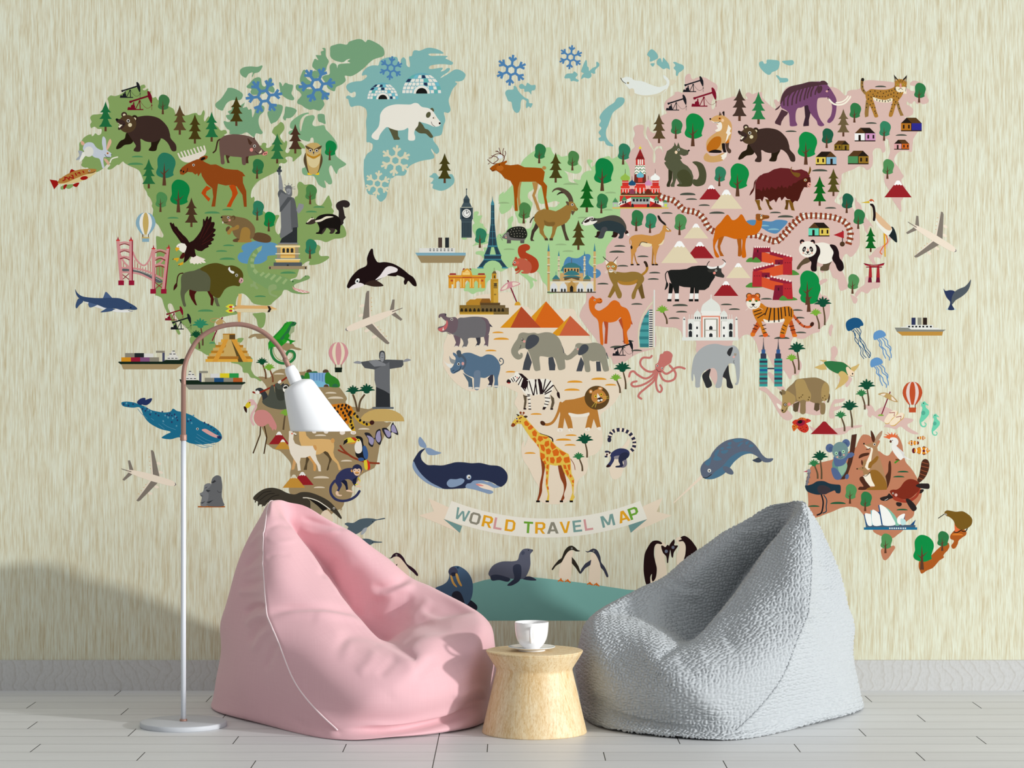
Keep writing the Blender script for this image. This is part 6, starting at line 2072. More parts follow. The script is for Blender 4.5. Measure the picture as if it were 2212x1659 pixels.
e6e6de r 92.8 30.5 101 35
e6e6de r 120.5 30.5 128 35
26282c l 1.2 94.5 31.5 94.5 34
26282c l 1.2 96.8 31.5 96.8 34
26282c l 1.2 99 31.5 99 34
26282c l 1.2 122.3 31.5 122.3 34
26282c l 1.2 124.5 31.5 124.5 34
26282c l 1.2 126.8 31.5 126.8 34
d9dbd2 l .5 87.8 29 87.8 34
d9dbd2 l .5 90.7 29 90.7 34
d9dbd2 l .5 130.5 29 130.5 34
d9dbd2 l .5 133 29 133 34
dde0d8 r 86.5 34 134.5 54
e9e9e2 r 92.5 35.5 128.5 54
e2e3da p 81 54 81 33.5 82.3 31 83.8 33.5 84 54
e2e3da p 136.5 54 136.5 33.5 137.8 31 139 33.5 139.5 54
3a3c40 r 81.5 33.7 83.5 34.8
3a3c40 r 137 33.7 139 34.8
d98a70 r 100.4 30.5 120.6 54
eceae2 r 102 32 119 54
8f8c7c r 103.5 33.5 118 54
eceae2 r 105 34.5 116.5 54
a09d8e r 104 45.5 117 46.3
26282c p 109 45.3 109 42.3 110.7 41 112.5 42.3 112.5 45.3
26282c p 109 53 109 50 110.7 48.7 112.5 50 112.5 53
26282c p 87.2 45.3 87.2 39.5 89 38 90.8 39.5 90.8 45.3
26282c p 87.2 53 87.2 47.5 89 46 90.8 47.5 90.8 53
26282c p 130 45.3 130 39.5 131.8 38 133.6 39.5 133.6 45.3
26282c p 130 53 130 47.5 131.8 46 133.6 47.5 133.6 53
a09d8e l .4 93 36 99.5 36 99.5 53.5
a09d8e l .4 128 36 121.8 36 121.8 53.5
26282c r 95.2 42 97 44.5
26282c r 95.2 50.5 97 53
26282c r 123.7 42 125.5 44.5
26282c r 123.7 50.5 125.5 53
dcdfd6 r 80 53.3 140 56.8
=sail_shaped_tower|blue sail shaped tower building
d2ccae c 1.4 50 15 44 22 38 32 35 42 34 52 35 64.5
4a9a9a p 45 23.7 45 64 35.5 64 34.8 54 36 44 39 34
35787c p 41 29.5 45 29.5 45 32.5 39.5 32.5
35787c p 37.8 37.5 45 37.5 45 40.5 36.8 40.5
35787c p 35.8 45 45 45 45 47.5 35.3 47.5
35787c p 34.8 52.5 45 52.5 45 55.5 35 55.5
35787c p 35.2 60 45 60 45 64 35.5 64
e8e4dc r 45 23.7 49 64
2a2c38 r 45.3 24.0 49 25.2
2a2c38 r 45.3 26.4 49 27.6
2a2c38 r 45.3 28.8 49 30.0
2a2c38 r 45.3 31.2 49 32.4
2a2c38 r 45.3 33.6 49 34.8
2a2c38 r 45.3 36.0 49 37.2
2a2c38 r 45.3 38.4 49 39.6
2a2c38 r 45.3 40.8 49 42.0
2a2c38 r 45.3 43.2 49 44.4
2a2c38 r 45.3 45.6 49 46.8
2a2c38 r 45.3 48.0 49 49.2
2a2c38 r 45.3 50.4 49 51.6
2a2c38 r 45.3 52.8 49 54.0
2a2c38 r 45.3 55.2 49 56.4
2a2c38 r 45.3 57.6 49 58.8
2a2c38 r 45.3 60.0 49 61.2
2a2c38 r 45.3 62.4 49 63.6
d9d8d0 r 50 3 51.5 64
c4bea6 r 49 10 50 64
d2ccae r 33 64 52 65
=asian_elephant|pale grey elephant with one dark ear
2f2f31 s 110.5 87 106 89 101.5 94 104 102 106.5 107 111.5 105 111.5 101 109 95
2f2f31 s 129 82 126 88 123 94.5 127 98 128 106 133.5 107.5 134 105 131.5 98 130 90
a4a8a8 s 95 71 100 65.5 107 61.5 116 60.2 124 62 129 62.5 135 62 139 65 141 70 141.5 80 141.5 92 140 102 137.5 104 136.3 102.5 138 100.5 137.5 92 135.8 82.5 131 81 128.5 83.5 124 92 123 99 121.5 106 117 107 115.5 105 117.5 98 117 90 114 86 110 86.5 104 89 100.5 94 99.3 102 99 106 94.5 106 94.3 98 92.5 92 92 99 90.5 99 90 92 91 83 92.5 76
2f2f31 s 128 69 130.5 65 134 64 133 69 131 73.3 128.5 71.5
8a6a3a e 136.7 71.5 1.3 1.4
i 136.8 71.5 .9
dfa49c e 135 74.2 1.2 1.1
2b2b2b c .4 135.5 77.5 134.8 79.5 135.8 81
=twin_towers|pair of teal striped towers joined by a bridge
4a4f58 p 165.2 66.5 166.0 61 166.5 54 167.0 61 167.8 66.5
2a2a34 l .5 166.5 54 166.5 61
34588a r 164.5 66.3 168.5 70.7
34384a r 163.5 70.5 169.5 76.5
2f9a94 r 162.3 76 170.8 105.5
34384a r 162.3 78.0 170.8 80.4
5a6468 r 162.3 82.5 170.8 84.9
27568a r 162.3 87.0 170.8 89.4
5a6468 r 162.3 91.5 170.8 93.9
34384a r 162.3 96.0 170.8 98.4
5a6468 r 162.3 100.5 170.8 102.9
4a4f58 p 180.9 66.5 181.7 61 182.2 54 182.7 61 183.5 66.5
2a2a34 l .5 182.2 54 182.2 61
34588a r 180.2 66.3 184.2 70.7
34384a r 179.2 70.5 185.2 76.5
2f9a94 r 178.0 76 186.5 105.5
34384a r 178.0 78.0 186.5 80.4
5a6468 r 178.0 82.5 186.5 84.9
27568a r 178.0 87.0 186.5 89.4
5a6468 r 178.0 91.5 186.5 93.9
34384a r 178.0 96.0 186.5 98.4
5a6468 r 178.0 100.5 186.5 102.9
34384a r 170.8 85.7 178 87.2
P 0f4a33 204 88 23 -2 9.5
P 76a836 200 92 16.5 -3.5 6.5
=tiger|orange tiger with black stripes
c0562a c 2.6 198 30 203 36 208 41 214 42.5 218 40.5
3a1c14 e 218 39.5 2 2.6 30
b8501f p 160 36 163 42 157.5 50 153 49.5 156 43
b8501f p 193 37 197 35 199 42 201.5 50.5 197 51.5
c5761c s 155 24 163 17 170 21 180 22 190 20.5 195 21 198.5 26 197.5 33 193 40 189 51.5 184 51 186 42 189 34.5 180 37.5 168 37 164.5 36.5 167 43 170 50 166 50.5 163 42 158 34
e9e2d2 s 166.5 34 172 35.5 182 35 188.5 33.5 187 37 178 38 169 38
251c16 l 1 156 26.5 164 24
251c16 l 1 157 30 165 27
251c16 l 1 160 33 168 28
251c16 l 1.1 171 21.5 168 30
251c16 l 1.3 174.5 22 172 37
251c16 l 1.3 178 22 178 37.5
251c16 l 1.3 182 22 183 37
251c16 l 1.2 185 21.5 186 34
251c16 l 1.2 189 21 190 31
251c16 l 1.2 193 21 194 31
251c16 l 1 196 23 196 32
251c16 l .9 165 41 169 40
251c16 l .9 165.5 45 169.5 44
251c16 l .9 166 49 170 48
251c16 l .9 185.5 44 189 46
251c16 l .9 184.5 48 188.5 49
251c16 l .9 187 40 191 42
3a1512 l .9 156 40 160.5 42
3a1512 l .9 155 44 159.5 45
3a1512 l .9 193.5 42 199 41
3a1512 l .9 195 46 200.5 45
3a1512 l .8 200 35 203 33
3a1512 l .8 204 39.5 206.5 37.5
3a1512 l .8 209 43 210.5 40.5
d6701f s 153 48.5 157.5 49 157 52 153.5 52.3
d65a1f s 166 50 170.5 49 171 52 167 53
d65a1f s 184 50.5 189 50.5 189 53.5 184.5 53.5
d6701f s 197 50.5 201.5 50 202 52.5 198 53
251c16 e 151.3 9.5 3.2 3.2
251c16 e 160 9.5 3.2 3.2
d6752a e 151.3 9.5 2.4 2.4
d6752a e 160 9.5 2.4 2.4
e9d9c0 e 151.8 10 1.2 1.2
e9d9c0 e 159.8 10 1.2 1.2
251c16 e 155.5 15 7.7 7
d6601f e 155.5 14.5 7.2 6.6
e9e2d2 s 148.5 15 153 15.5 155.5 14 158.5 15.5 163 15 162.5 20 159 23 155.5 23.5 152 23 149 20
e9d9c0 p 154.5 12 157 12 157.5 18 154 18
251c16 s 153.5 18 155.7 17.6 157.8 18 155.7 20
251c16 c .5 152 21 154 21.5 155.7 20 157.5 21.5 159.5 21
4f9a3c e 152.3 14.8 1.4 1
4f9a3c e 159 14.8 1.4 1
251c16 e 152.3 14.8 .6 .7
251c16 e 159 14.8 .6 .7
251c16 l .5 153 10.5 158.5 10.5
251c16 l .5 153.5 9 158 9
e9e2d2 l .3 152 21 147.5 25
e9e2d2 l .3 160 20.5 166 24
%S
=spotted_flower|red spotted flower
c23424 s 202 146 208 143 213 146 214.5 151 211 154.5 206 153 202 149
cf6a28 s 197 147 200 145 204 146.5 201 151 198.5 153 197 149.5
c23424 s 209 141.5 213 139.5 217 142 213 144 210 145
cf6a28 s 202 141 206 138.5 210 138.8 212 140.5 208 142 204 143
c23424 s 197 144 199.5 141 203 141 203 145 200 146
941c34 e 206 144 4.8 3.4 -15
1f1416 e 205.3 143 2.6 1.8 -15
j 1f1416 .6 .7 199 148 201 147 199 150.5 206 150 208 148.5 209 151 212 149 207 152.5 211 152 206 139.5 208 139.5 213 141 204 140
%a
=giraffe|orange patched giraffe
86401f s 145.5 60 149 66 151 72 149.5 82 148 92 147.5 100 144 109 142.5 108.5 144.5 100 145.5 90 147.5 80 147 70
86401f s 164.5 70 168.5 71 171 78 173.5 88 173.5 94 171 102 171.5 106 169 109 167.5 108.5 170.5 100 170.5 92 167 84
86401f c .7 178 64.5 181.5 70 182.8 76
86401f l .8 126.5 20 125 15.5
86401f l .8 126.5 20 128 16
86401f e 125 15.5 1.2 1.3
86401f e 128.2 15.7 1.2 1.3
36241a c 1.4 130 22 138 32 145 37.5 154 40.5 158.5 43 159 47
dcbb4c p 115.5 27 119 22 121.5 19 125 18 129 19 133 24 139 31 146 38 154 40.5 157 44 163 51 170 56 176 59.5 178 66 178.5 74 179 80 182 86 181.5 94 181 102 182.5 105 180.5 108.5 177 108.5 180 100 179 92 176.5 86 171 79 168 71 162 71.7 156 70.5 155 80 154 92 155.5 104 155 108.5 152.5 108.5 154 102 151.5 92 152 80 150.5 70 145.5 62 145 54 142 49 136 43 130 34 126 27.5 122 27 119 29.5 116 30
d2661a p 128.5 25.5 131 23.5 134.5 27.5 132.5 30 129.5 29
d2661a p 132.5 31 136 28 139 31 136 33.5 133.5 33.5
d2661a p 137 36 140 33.5 142.5 36.5 141.5 41 138 40
d2661a p 144 40 148 40.5 149 44 145.5 46.5 143 44
d2661a p 148 40.5 155 41 152 43.5 149.5 43
d2661a p 151 46 155 45 155.5 50 152 52 150 50
d2661a p 145.5 49 149.5 49.5 151 54 150 57 147 55
d2661a p 137 42.5 140.5 41.5 142 45 141 48
d2661a p 142 49.5 144 48.5 144.5 53
d2661a p 157 45.5 163 52 158.5 55 156.5 51
d2661a p 151.5 54.5 155 53 157.5 56 156 59.5 152.5 59.5
d2661a p 158.5 56 163.5 53.5 166 57 165 61 160 61.5
d2661a p 165.5 54.5 173.5 58.5 170 61.5 167.5 59.5
d2661a p 145.8 57.5 150.5 59.5 151 63 147.5 66 146 62
d2661a p 156 63 160 62.5 161.5 66 160 69.5 156.5 68.5
d2661a p 163 63.5 167 61.5 169 65 167 68.5 163 69
d2661a p 171 63 176.5 62 177.5 68 172.5 69 170.5 66.5
d2661a p 152 63 154.5 62 154.5 67.5 152.5 66
d2661a p 148.5 67 151 66 152.5 70 150.5 70
d2661a p 152.5 71 155 70 154.5 76 152 74
d2661a p 170 70.5 173 71 174 75.5 171 75
d2661a p 174.5 71 177.5 70 177.5 76 176 77
d2661a p 172 76.5 175 76 176.5 80 175 83
d2661a p 152 78 154 77 153.8 81 152 81
d2661a p 177.5 80 179.5 83 178 84.5 176.5 83
d2661a p 151.7 87 153.5 83 153.5 91 152.5 92.5
d2661a p 179 87.5 181.5 86.5 181.5 90 180 90
d2661a p 179.5 92 181 91.5 180.5 94.5
d2661a p 152.8 94 154.5 93.5 155 97 153.5 97
8a4a22 e 124 21.5 1 1
8a4a22 e 121.5 24.7 1.2 1.2
8a4a22 e 125.5 20.5 1 .8
8a4a22 e 124.5 25 .8 .8
8a4a22 e 119.8 26.5 .6 .6
86401f s 115 28.5 117 26.3 119.5 28 118 30.3 115.5 30.2
3a2a1c s 120.5 17 123 17.5 123.5 19 122 19
3a2a1c s 128 19.5 130.5 18.5 132.5 19.5 130.5 21
i 121 21.7 1.2
1c1614 r 141.5 108.5 145.5 110.5
1c1614 r 151.5 108.5 155 110.5
1c1614 r 166.5 108.5 170 110.5
1c1614 r 177 108.5 180.5 110.5
P 2f7644 190.5 77.5 15.5 -4 6.6
=sperm_whale|navy sperm whale with pale blue tail
8399b4 s 16.5 45 18.3 41 22 45 25 50 24.5 53 20 52 17.5 50
8399b4 s 24 53.5 29 53 35 56 41 58 36 60 30 60.5 26 59
28304a s 24 53.3 19.5 59 20 65 23.5 69 27 71 33 71 42 71.3 50 69.5 56 68 64 68 73 69 82 68.7 92 71 101 71.8 107 75 111 81 110.5 88 107 92.5 103 94 96 90 90 88 82 87 74 90 68 95 58 96 44 96.3 34 93 22 85 14 75 11 68 13 63 18 56
8399b4 s 11.5 67 15 74 21 82 30 89.5 42 95.7 35 94.5 24 89 15 81 10.5 73
8399b4 s 67 95 68 91 72 90 75 87.5 80 87 85 87.2 89 89 93 89 97 91.5 103 94 98 95.3 95 94.5 90 92 84 90.5 79 91 82 94.5 88 96.5 94 98 96 100 92 101.7 86 100 76 97
e9d9c4 s 79 91 86 91 92 93 95.5 95.3 95 97.5 88 96.5 82 94.5
dc8c80 s 77.5 90.8 82 91.3 86 93 82 93.3 79 92.5
8399b4 s 47 89 50 86 54 86 57 86 62 85 65.5 87 63 91 56 94 50 94.5 47 92
8399b4 e 70 83.8 2.8 2.8
ece8dc e 70 83.5 1.8 1.9
1c1a1c e 70.4 84 .9 1
=title_banner|cream ribbon banner reading WORLD TRAVEL MAP
e4d5be p 27 106 48 115.5 58 118 62 136 60.5 143 40 134 17 124.5 33 120
@b e4d5be p 54 109.5 74.5 100.5 68 115.5 84 119.5 62 129.5 40 138 44 122
6f9490 p 43 128 63 135.5 60.5 143
@b 6f9490 p 58 123.5 38 129.5 40.5 138
G
%b
=narwhal|blue grey narwhal with a long tusk
e5d5bf p 120 74.5 117.5 74.5 86 105.5 85.5 107 87 106 119.5 77
3c4552 s 169.5 61 172.5 59.5 176 58 179.5 61 178 63 174 63.3
5b6576 s 115 75 114.5 69 118 63 124 58.5 127 53 133 46 141 40.5 150 38 157 37.5 165 39 171 43 176 49 180 55 185 58.8 191.5 59 190 62 186 63.3 181 62.5 176 58 170 54.5 164 54 158 56.5 150 63 144 71 137 77 128 80.5 121 80.5 117 79
4b7088 s 118 79.5 125 78 130 73 138 67 146 58 154 53 162 51.5 170 53.5 164 54.2 158 56.5 150 63 144 71 137 77 128 80.8 121 81
4b7088 s 119 64 122 60.5 126 57.5 125.5 62 123.5 66.5 120.5 66
4b7088 s 127.5 60 131 56 135 58 137 60 133 61.5 129.5 61
4b7088 s 129 54 132 50 134.5 50 133 54 130.5 57
4b7088 s 136 51.5 141 50 144 50.5 141.5 53.5 138 54
4b7088 e 137.5 48.5 2 1.3
4b7088 s 143 43 146.5 41.5 147.5 43 145 45.5
4b7088 s 142 47 146 46 147 48 143 48.5
4b7088 s 149 39 155 38.3 160 39 157 41 152 42
4b7088 s 153.5 46 157 42.3 160 42.3 158 44 155.5 46.5
4b7088 s 162 42 165.5 40.5 165 43 163 44.5
4b7088 s 165.5 46 167.5 43.8 171 45.5 167.5 47.5
5b6576 s 138 68 142 67.5 147 70 149.5 74 148 76.3 143 75 139.5 72
b8bec0 e 123.8 72 2 2.1
e9e6dc e 123.8 72 1.5 1.5
161616 e 123.8 72.2 .8 .9
161616 c .7 117 79.2 121 79.5 126 76
=ring_tailed_lemur|dark blue lemur with ringed tail
ld 17.8 40 18.2 36 20 32 23.5 29.5 29.5 28.6 35.5 30 40 33 43.3 38 44.4 43 43.5 48 40.5 51.5
77727e s 29 56 34 57 36 60 36.5 65.5 34 68.5 30 68.5 33 65 32 61
32375a s 20 53 24 50 29 48.3 35 49 39 52 38.5 57 34 60 28 59 24 58 22.5 62 20 66 18.5 68 15 68.5 15.5 66 18.5 62 19.5 58 18 55
8a868c s 23 57 29 56 27.5 59.5 23.5 59.5
282c44 s 27.5 62 28 57 31 53.5 36 52.5 38.5 55 36 59.5 32 62 32.5 66.5 30 68.5 24.5 68.5 25 67 29 66
2a1416 s 14.5 68 15.5 66 18 65.8 18.3 68
ebe0cc s 14 53 17 51 19.5 53 18.5 56 15.5 57.5 13 56.5
282c44 s 13 51.5 15 50.7 18 51.5 20 53.5 17 52.7 14 53
282c44 s 12.8 56.5 15 56 16 57.5 13.5 58
4a2a2a e 15.3 55 1.1 1.2
3a2222 e 18 53.3 .9 1.1
%a
%c
=small_rhinoceros|tan rhinoceros with patchy hide
5a4a34 s 72 113 74.5 113 75 118 73.5 122.5 72 122 73 118
5a4a34 p 36 124 43 121 41 132 38 132.5 36 131
5a4a34 p 59 122 64 121 64 130 61 132 58 130
8a7450 s 29 109 36 102 40 98 50 96.5 60 96 67 98.5 73 103 74.5 110 72 118 66 122 70 124 69.5 134 65 134 64 124 58 123 50 121 49 133.5 43.5 133.5 43 122 36 122 30 116
a68c58 s 38 103 40.5 98 44 97.3 48 99 52 108 55 114 54 120 51 121.5 47 119.5 42 121 39.5 118 39 110
a68c58 s 66 109 68 103 70.5 101 73 103 74.3 109 73 118 69 121 66 117.5
a68c58 s 24.5 113 29 110 33 112 38 116 38 122 34 125 31 127 30 130 27 133.5 24 133 23 130 24 125 24.5 119
5a4a34 s 21.5 111.5 23 110.5 24.5 113 24 115
7c6a48 s 23.5 109.5 25.5 108.8 28 111 27.5 113.5 25 114
e9e4d4 s 18.5 124 20 123.5 23.5 126.5 23 129.5 20.5 128
5f4a26 e 27.5 124.7 2 2
i 27.6 124.7 1.1
d98a7c e 31.7 124.3 1.7 1.8
231c14 e 24.7 131 .9 1.1
231c14 c .5 25 133 27.5 132 29.5 128
j 5a4424 .8 .9 42.5 117.5 44.5 116.5 46 114.5 52 119.5 53 117 67.5 117.5 69.5 115.5 70.5 119
=ocean_liner|passenger steamer with navy, grey and brown funnels
2d3454 r 161.5 32.5 165.8 40.5
8a8a7c r 168 32.5 172 40.5
2c201a r 173.7 32.5 178 40.5
dcdcd4 p 150 43.5 150 42.2 156 42.2 156 40.2 184.5 40.2 184.5 43 190 43.5 193 45.3 160 45.3
83847a p 143.7 43 158 43.2 161 45 198 45.2 194.5 47.5 146 47.5
b8893c p 146 47.3 195 47.3 194 51.5 151.5 51.5
26282c l 1.8 158 42 160 42
26282c l 1.8 161.8 42 163.8 42
26282c l 1.8 165.5 42 167.5 42
26282c l 1.8 169.3 42 171.3 42
26282c l 1.8 173 42 175 42
26282c l 1.8 177 42 179 42
26282c l 1.8 181 42 183 42
=jellyfish|large deep blue jellyfish
1a517a s 92 42 92.5 37 97 33.5 102 32.5 107 34 110.3 38.5 110 41 107.5 41.5 106 43.5 102 43.5 97.5 46 94 46.5
1a517a c .7 98 46 102 50 101.5 56 106 62 108 67 107.5 71 111 76
1a517a c .7 100 45.5 102 53 105 57 105.5 61 110 66 110 71 113.5 75
1a517a c .7 103 44 107 50 106 56 111 62 112 66 117 72 117 75
1a517a c .7 106 43.5 108 47 107 53 112 60 114 65 118 70 117.5 74
1a517a c .7 101 45 106 51 108 58 110.5 63 113 69 116.5 75
=jellyfish|upper pale blue jellyfish
m 0 0
=jellyfish|lower pale blue jellyfish
m -3.2 29
=sea_turtle|sea turtle with green shell
c9ac6a p 69 80 63.5 77.3 72 77.7 69 81 60 84.5 58.5 85.5 66 88 72 87.5 70 83
e6d0ae s 68 79.5 80 79 90 80 98 86 96 94 90 93 82 92 74 87
2f7040 s 68.5 80 75 78.5 82 79 89 80 94 83.5 97.5 87 94 90 94 93.5 88 92 82 91.5 74 87
c9ac6a s 97.5 85.5 102 83.5 106.3 81.5 104 86 100 90 97.5 88
e9d0b0 s 92 86 94 84.5 97 87.5 100.5 90 101 93 99 94.8 96 94.5 93.5 92
c9ac6a s 84 92 87 89.2 91 90.5 94.5 95 94 99 89 104 84 107 80.5 109 83.5 104 86 97
1c1a18 e 99 92 .8 .9
1c1a18 c .4 96.5 93.5 98 94.8 99.8 94.3
P 0f4a33 69.5 40.5 23.5 -2 9.5
P 76a836 63.5 44.5 17 -3.5 6.5
P 0f4a33 116 126 21.5 -2 9.5
P 2f7644 112 130 17 -3.5 6.5
P 0f4a33 98.5 149 22.5 -2.5 9.5
P 2f7644 90.5 153 17 -4 6.5
R 0c8640 51 19 36.5
=beach_umbrella|tan beach umbrella stuck in a green tuft
7a1a34 l 1.2 139 111 129.5 136
76a836 q 0 129 136.7 6.3 1.8
b3925c s 126 113.8 129 112.3 133 112 137.5 113 142 116 145.5 119.5 147 122 143 121.5 137 119 131 115.5
e5d8c4 s 128.5 114 132 113 134.5 113.3 132.5 115.5
e5d8c4 s 140.5 116 143.5 119 145 121 140.5 119.5
bb9a60 p 132.5 115.5 134.5 113 137.5 112.7 140 115 140.3 119.8
H 162.5 100.5 21 133 b84c28 dcc8c0 b84c28 b84c28
=sandals|pair of cream sandals with red straps
c9a040 s 133 142 137 135 142 131.5 146.5 132 146 136 142 140 138 144.5 134 145
ead9be s 132.7 141.5 137 134.5 142 131 146 131.5 145.5 135.5 141 139.5 137.5 144 134 144.3
c9a040 s 138.5 144.5 143 139 149 134 153.5 134.5 153 139 148.5 143 144 147 140 147.2
ead9be s 138.2 144 143 138.5 149 133.5 153 134 152.5 138.5 148 142.5 143.5 146.3 139.5 146.5
8a1f38 l .7 138 133.5 143.5 133 143 137
8a1f38 l .7 145 138 150.5 137 150 141
=seahorse|larger mint green seahorse
n 0 0 1
=seahorse|smaller mint green seahorse
n 12 13 .85
V 942026 69 156 29 13.5 942026
%d
=koala|blue grey koala hugging a tree trunk
4a2c20 p 73.5 39 79 38 77 54 74 68 69 82 66 86 60 86.5 58 85.5 64 80 68 72 71 60
5f8a80 s 53 68 56 64 62 66 67.5 68 68.5 74 66 80 62 84.5 57 84 53.5 76
8bae94 s 59 72 64 68.5 68.2 69 68.5 74 65 80 61.5 82
51648a s 54.5 62 60 64 66 61 70 58.5 74 57.5 76.5 60 73 63 69.5 64 66 70 60 72.5 55.5 71
51648a s 52 74.5 56 74 60 78 63 84 60.5 86.5 56 86 53 81
51648a s 66.5 83 68.5 80.5 70.5 81.5 70 85 67.5 86
51648a e 50.3 53 4.3 4.6
51648a e 67.5 48 4.2 4.5
46587c e 51.5 54 2.3 2.6
46587c e 67 49 2.3 2.6
6d8a8a e 61.3 55.7 8.5 9.3
a8d4b0 e 57.2 58.5 1.6 1.7
a8d4b0 e 64.7 56.8 1.6 1.7
202428 e 57.2 58.6 .7 .7
202428 e 64.7 56.8 .7 .7
46506a s 59.5 58 60.5 56.5 62 57 63 60.5 61.5 62 60 61
d9a090 e 58.3 62.5 1 1
d9a090 e 65.2 60.3 1 1
202428 c .4 60 62.7 62 63.5 64 62.3
P 0f4a33 41.5 86 24 -1.5 9
P 2f7644 37.5 85.5 16 -4 6.5
=emu|dark teal emu
76747a c 2.4 28.5 76.5 28 82 26.5 88 25.5 93
j 5f5f66 .7 1 27 80 26.5 84 25.5 88 29.5 79 29 84 28 89
8a8a90 s 25.5 77.5 27.5 75.3 30 76 29.5 79 27 78.7
b85868 p 22 78.2 26.5 76.5 26 78.5
1c3c4a c 1.1 44 103 47 108 46.5 115 46.5 120 43 122
1a1c20 c 1.6 40.5 100 42.5 106 43.3 111 42.5 118 41 122 37 124
1f3440 s 24 93 27 92.5 32 91 37 88.2 44 88 50 90.5 56 91.5 61 92 62 94.5 61.8 99 60.5 101 57 100.5 55.5 98 51 99.5 46 101.5 38 102.5 31 101 26 98.5
3a3338 s 37 96 39 93 44 92.5 49 94.5 51 97 47 101.5 42 102 38.5 100
=kangaroo|brown kangaroo with joey in its pouch
4c2a1c s 109 84 112 78 112.5 70 113.5 66.5 115 68 115.5 76 114.5 86 112 94 109 96.5
4c2a1c s 81 64 82 60.5 86 58.5 92 58 91 60.5 86 62
4c2a1c s 80.5 97 82 94 86 93.5 82 87 82.5 84 86 83.5 92 92 93 95 88 97.2
a8805a s 86.5 49 90 49 95 47 98.5 45.5 101 48 100.5 52 102 58 104.5 67 107 76 110 86 111 94 109 97 100 96 94 90 92 80 94 70 92.5 62 95 56 92.5 54 88.5 52
4c2a1c s 93.8 34.3 96 36.5 98.3 42 97.5 46.5 95.5 46 94 40
a8866a s 105.8 34.5 105.3 39 102.5 44 99 47.5 98 45.5 100.5 39.5
ece2cc s 87 49.5 90 51 94.5 52.5 96 54 95 60 94 67 93 74.5 90.5 76 87.5 72.5 90 66 92.5 60 94 54 90.5 53.5
ece2cc p 85.5 82.5 92.5 79 96 86 98.5 93.5 93 93.5 88.5 88
8f6326 s 93 78 96 76 101 77 106 82 110 89 110.8 96 108 97.3 90 97.3 91.5 95 98 93.5 95 87
8f6326 s 91 74 92 68.5 96 65.5 100 61.5 102 62.5 100 67 95.5 71 94 74
4c2a1c s 83.5 67 84.5 65.5 85.8 69 85.5 71.5 84 70.5
a07a50 p 86 66 89 64.5 89 69 87.5 73 90 76 93 79.5 90 81 86 81.5 85.5 77 80 75.5 79 74.7 85 72.5
1c1614 e 79.3 75 .8 .8
1c1614 e 85.3 74 .6 .6
1c1614 e 86.5 48.3 .9 .9
1c1614 c .7 89 54.5 91.5 54 93.5 52.8
i 97.7 49 1.3
1c1614 c .6 85.5 82 89 82.5 93 78.5
=cockatoo|white cockatoo with orange crest
3f8a2a p 118.5 68 123 65 125 65.5 119.5 69.5
6a3a20 r 120 64.5 124.5 66
d9683a s 107 41 111 40 108 38 113 39 111 36 115 38.5 116 36 117.5 39 120 36.5 120 39.5 122.5 38 121 41 122.5 41 118 43 114 43.5 111 42.5
e4e2da s 114 43 117 41.5 121 42.5 123 45.5 122.5 49 121 50.5 124 53.5 128 57 129.5 58 128.5 60 132 63 138.5 66 133 65 128.5 63.5 126 65.5 124 65 120 60.5 117 56 115.5 51.5 116.5 48
d2d0cc s 120 50 124 53.5 129 58 129 61 132 64 128.5 63 126 58
5a3424 s 114 45 115.5 44.5 116 46.5 114.8 47.5 113.8 46.5
1c1614 e 116.8 44.8 .5 .5
=clownfish|largest orange and white clownfish
h 147 55.7 1
=clownfish|middle clownfish
h 139 47.5 -.62
=clownfish|smallest clownfish
h 147.5 42.2 .47
=platypus|red brown platypus
4a2a1c s 143 87 145 82 146.5 74 148 67 151 64.5 154.5 66 156 71 154.5 78 151.5 84 147 88.5 145 89.5
a85a38 l .5 148 68 155 70
a85a38 l .5 147 72 155.5 74
a85a38 l .5 146.5 76 154 78.5
a85a38 l .5 145.5 80 152.5 82.5
a85a38 l .5 144 84 149.5 86.5
2a2220 s 144.5 98 149 96.5 150 98 148 100.5 145 101
9a3a28 s 116 104 120 103 130 108 140 104 145 97 146 99 143 105 137 109.5 130 111 122 109.5 118 107.5
7a2a1a s 114 99 117 97 121 97 125 94.5 129 89 134 86 140 86.5 145 90 146 96 142 101 136 106 129 107.5 122 105 117.5 104
2a2220 s 103.5 106 107 104.5 111 103.5 113 101 115 102.5 117.5 105.5 114 107 110 109 105 108.5
2a2220 s 141.5 93 145 90.7 151 90.5 155.5 91 156 95.5 153 96.3 146 95.3
2a2220 s 130.8 108 133 106.5 137 109 141 113.5 142.5 117.5 139 120 135 116
2a2220 s 121 110.5 126 111 126.5 113.5 124 115 121 113.5
i 117.3 101 .9
d6a79a e 120.5 102.7 1.6 1.6
eceae0 l .4 108.5 108.5 112 106.5
R 4f8a52 71.7 112 21
R 2f7644 87.8 120 21
R 4f8a52 109.3 164.5 21
R 2c7240 169.5 162 21
R 0c8640 148 182 37
=sail_roof_hall|white sail roofed concert hall on a blue base
1f6a8e r 86.5 137 143 139.6
46586a r 88.5 134.5 141 137
1f4a78 p 86.3 123 87.5 123.5 91 134.5 88.5 134.5
ecece6 s 87.5 123 91 122.5 95 124.5 95.5 134.4 90.5 134.4
79b8c0 p 93.5 119 95 119 96.5 134.5 95 134.5
ecece6 s 95 119.5 99 119.5 103 123.5 105 130 106 134.4 96 134.4
1f4a78 p 99 119.5 103.5 121 105 126 101 120.5
7fb8a0 s 107 115 113 118 119 124 123 131 124.5 134.5 119 134.5 114 125
ecece6 s 103 113.5 108 115 113 120 117 127 119.5 134.4 106 134.4 104 124
1f4a78 p 101.6 113.3 102.8 113.5 106.5 134.5 105 134.5
ecece6 s 122 127 126 123.5 130 123 128 130 125 134 122 132
1f4a78 p 130.3 123 128.5 128.5 129.5 128.8
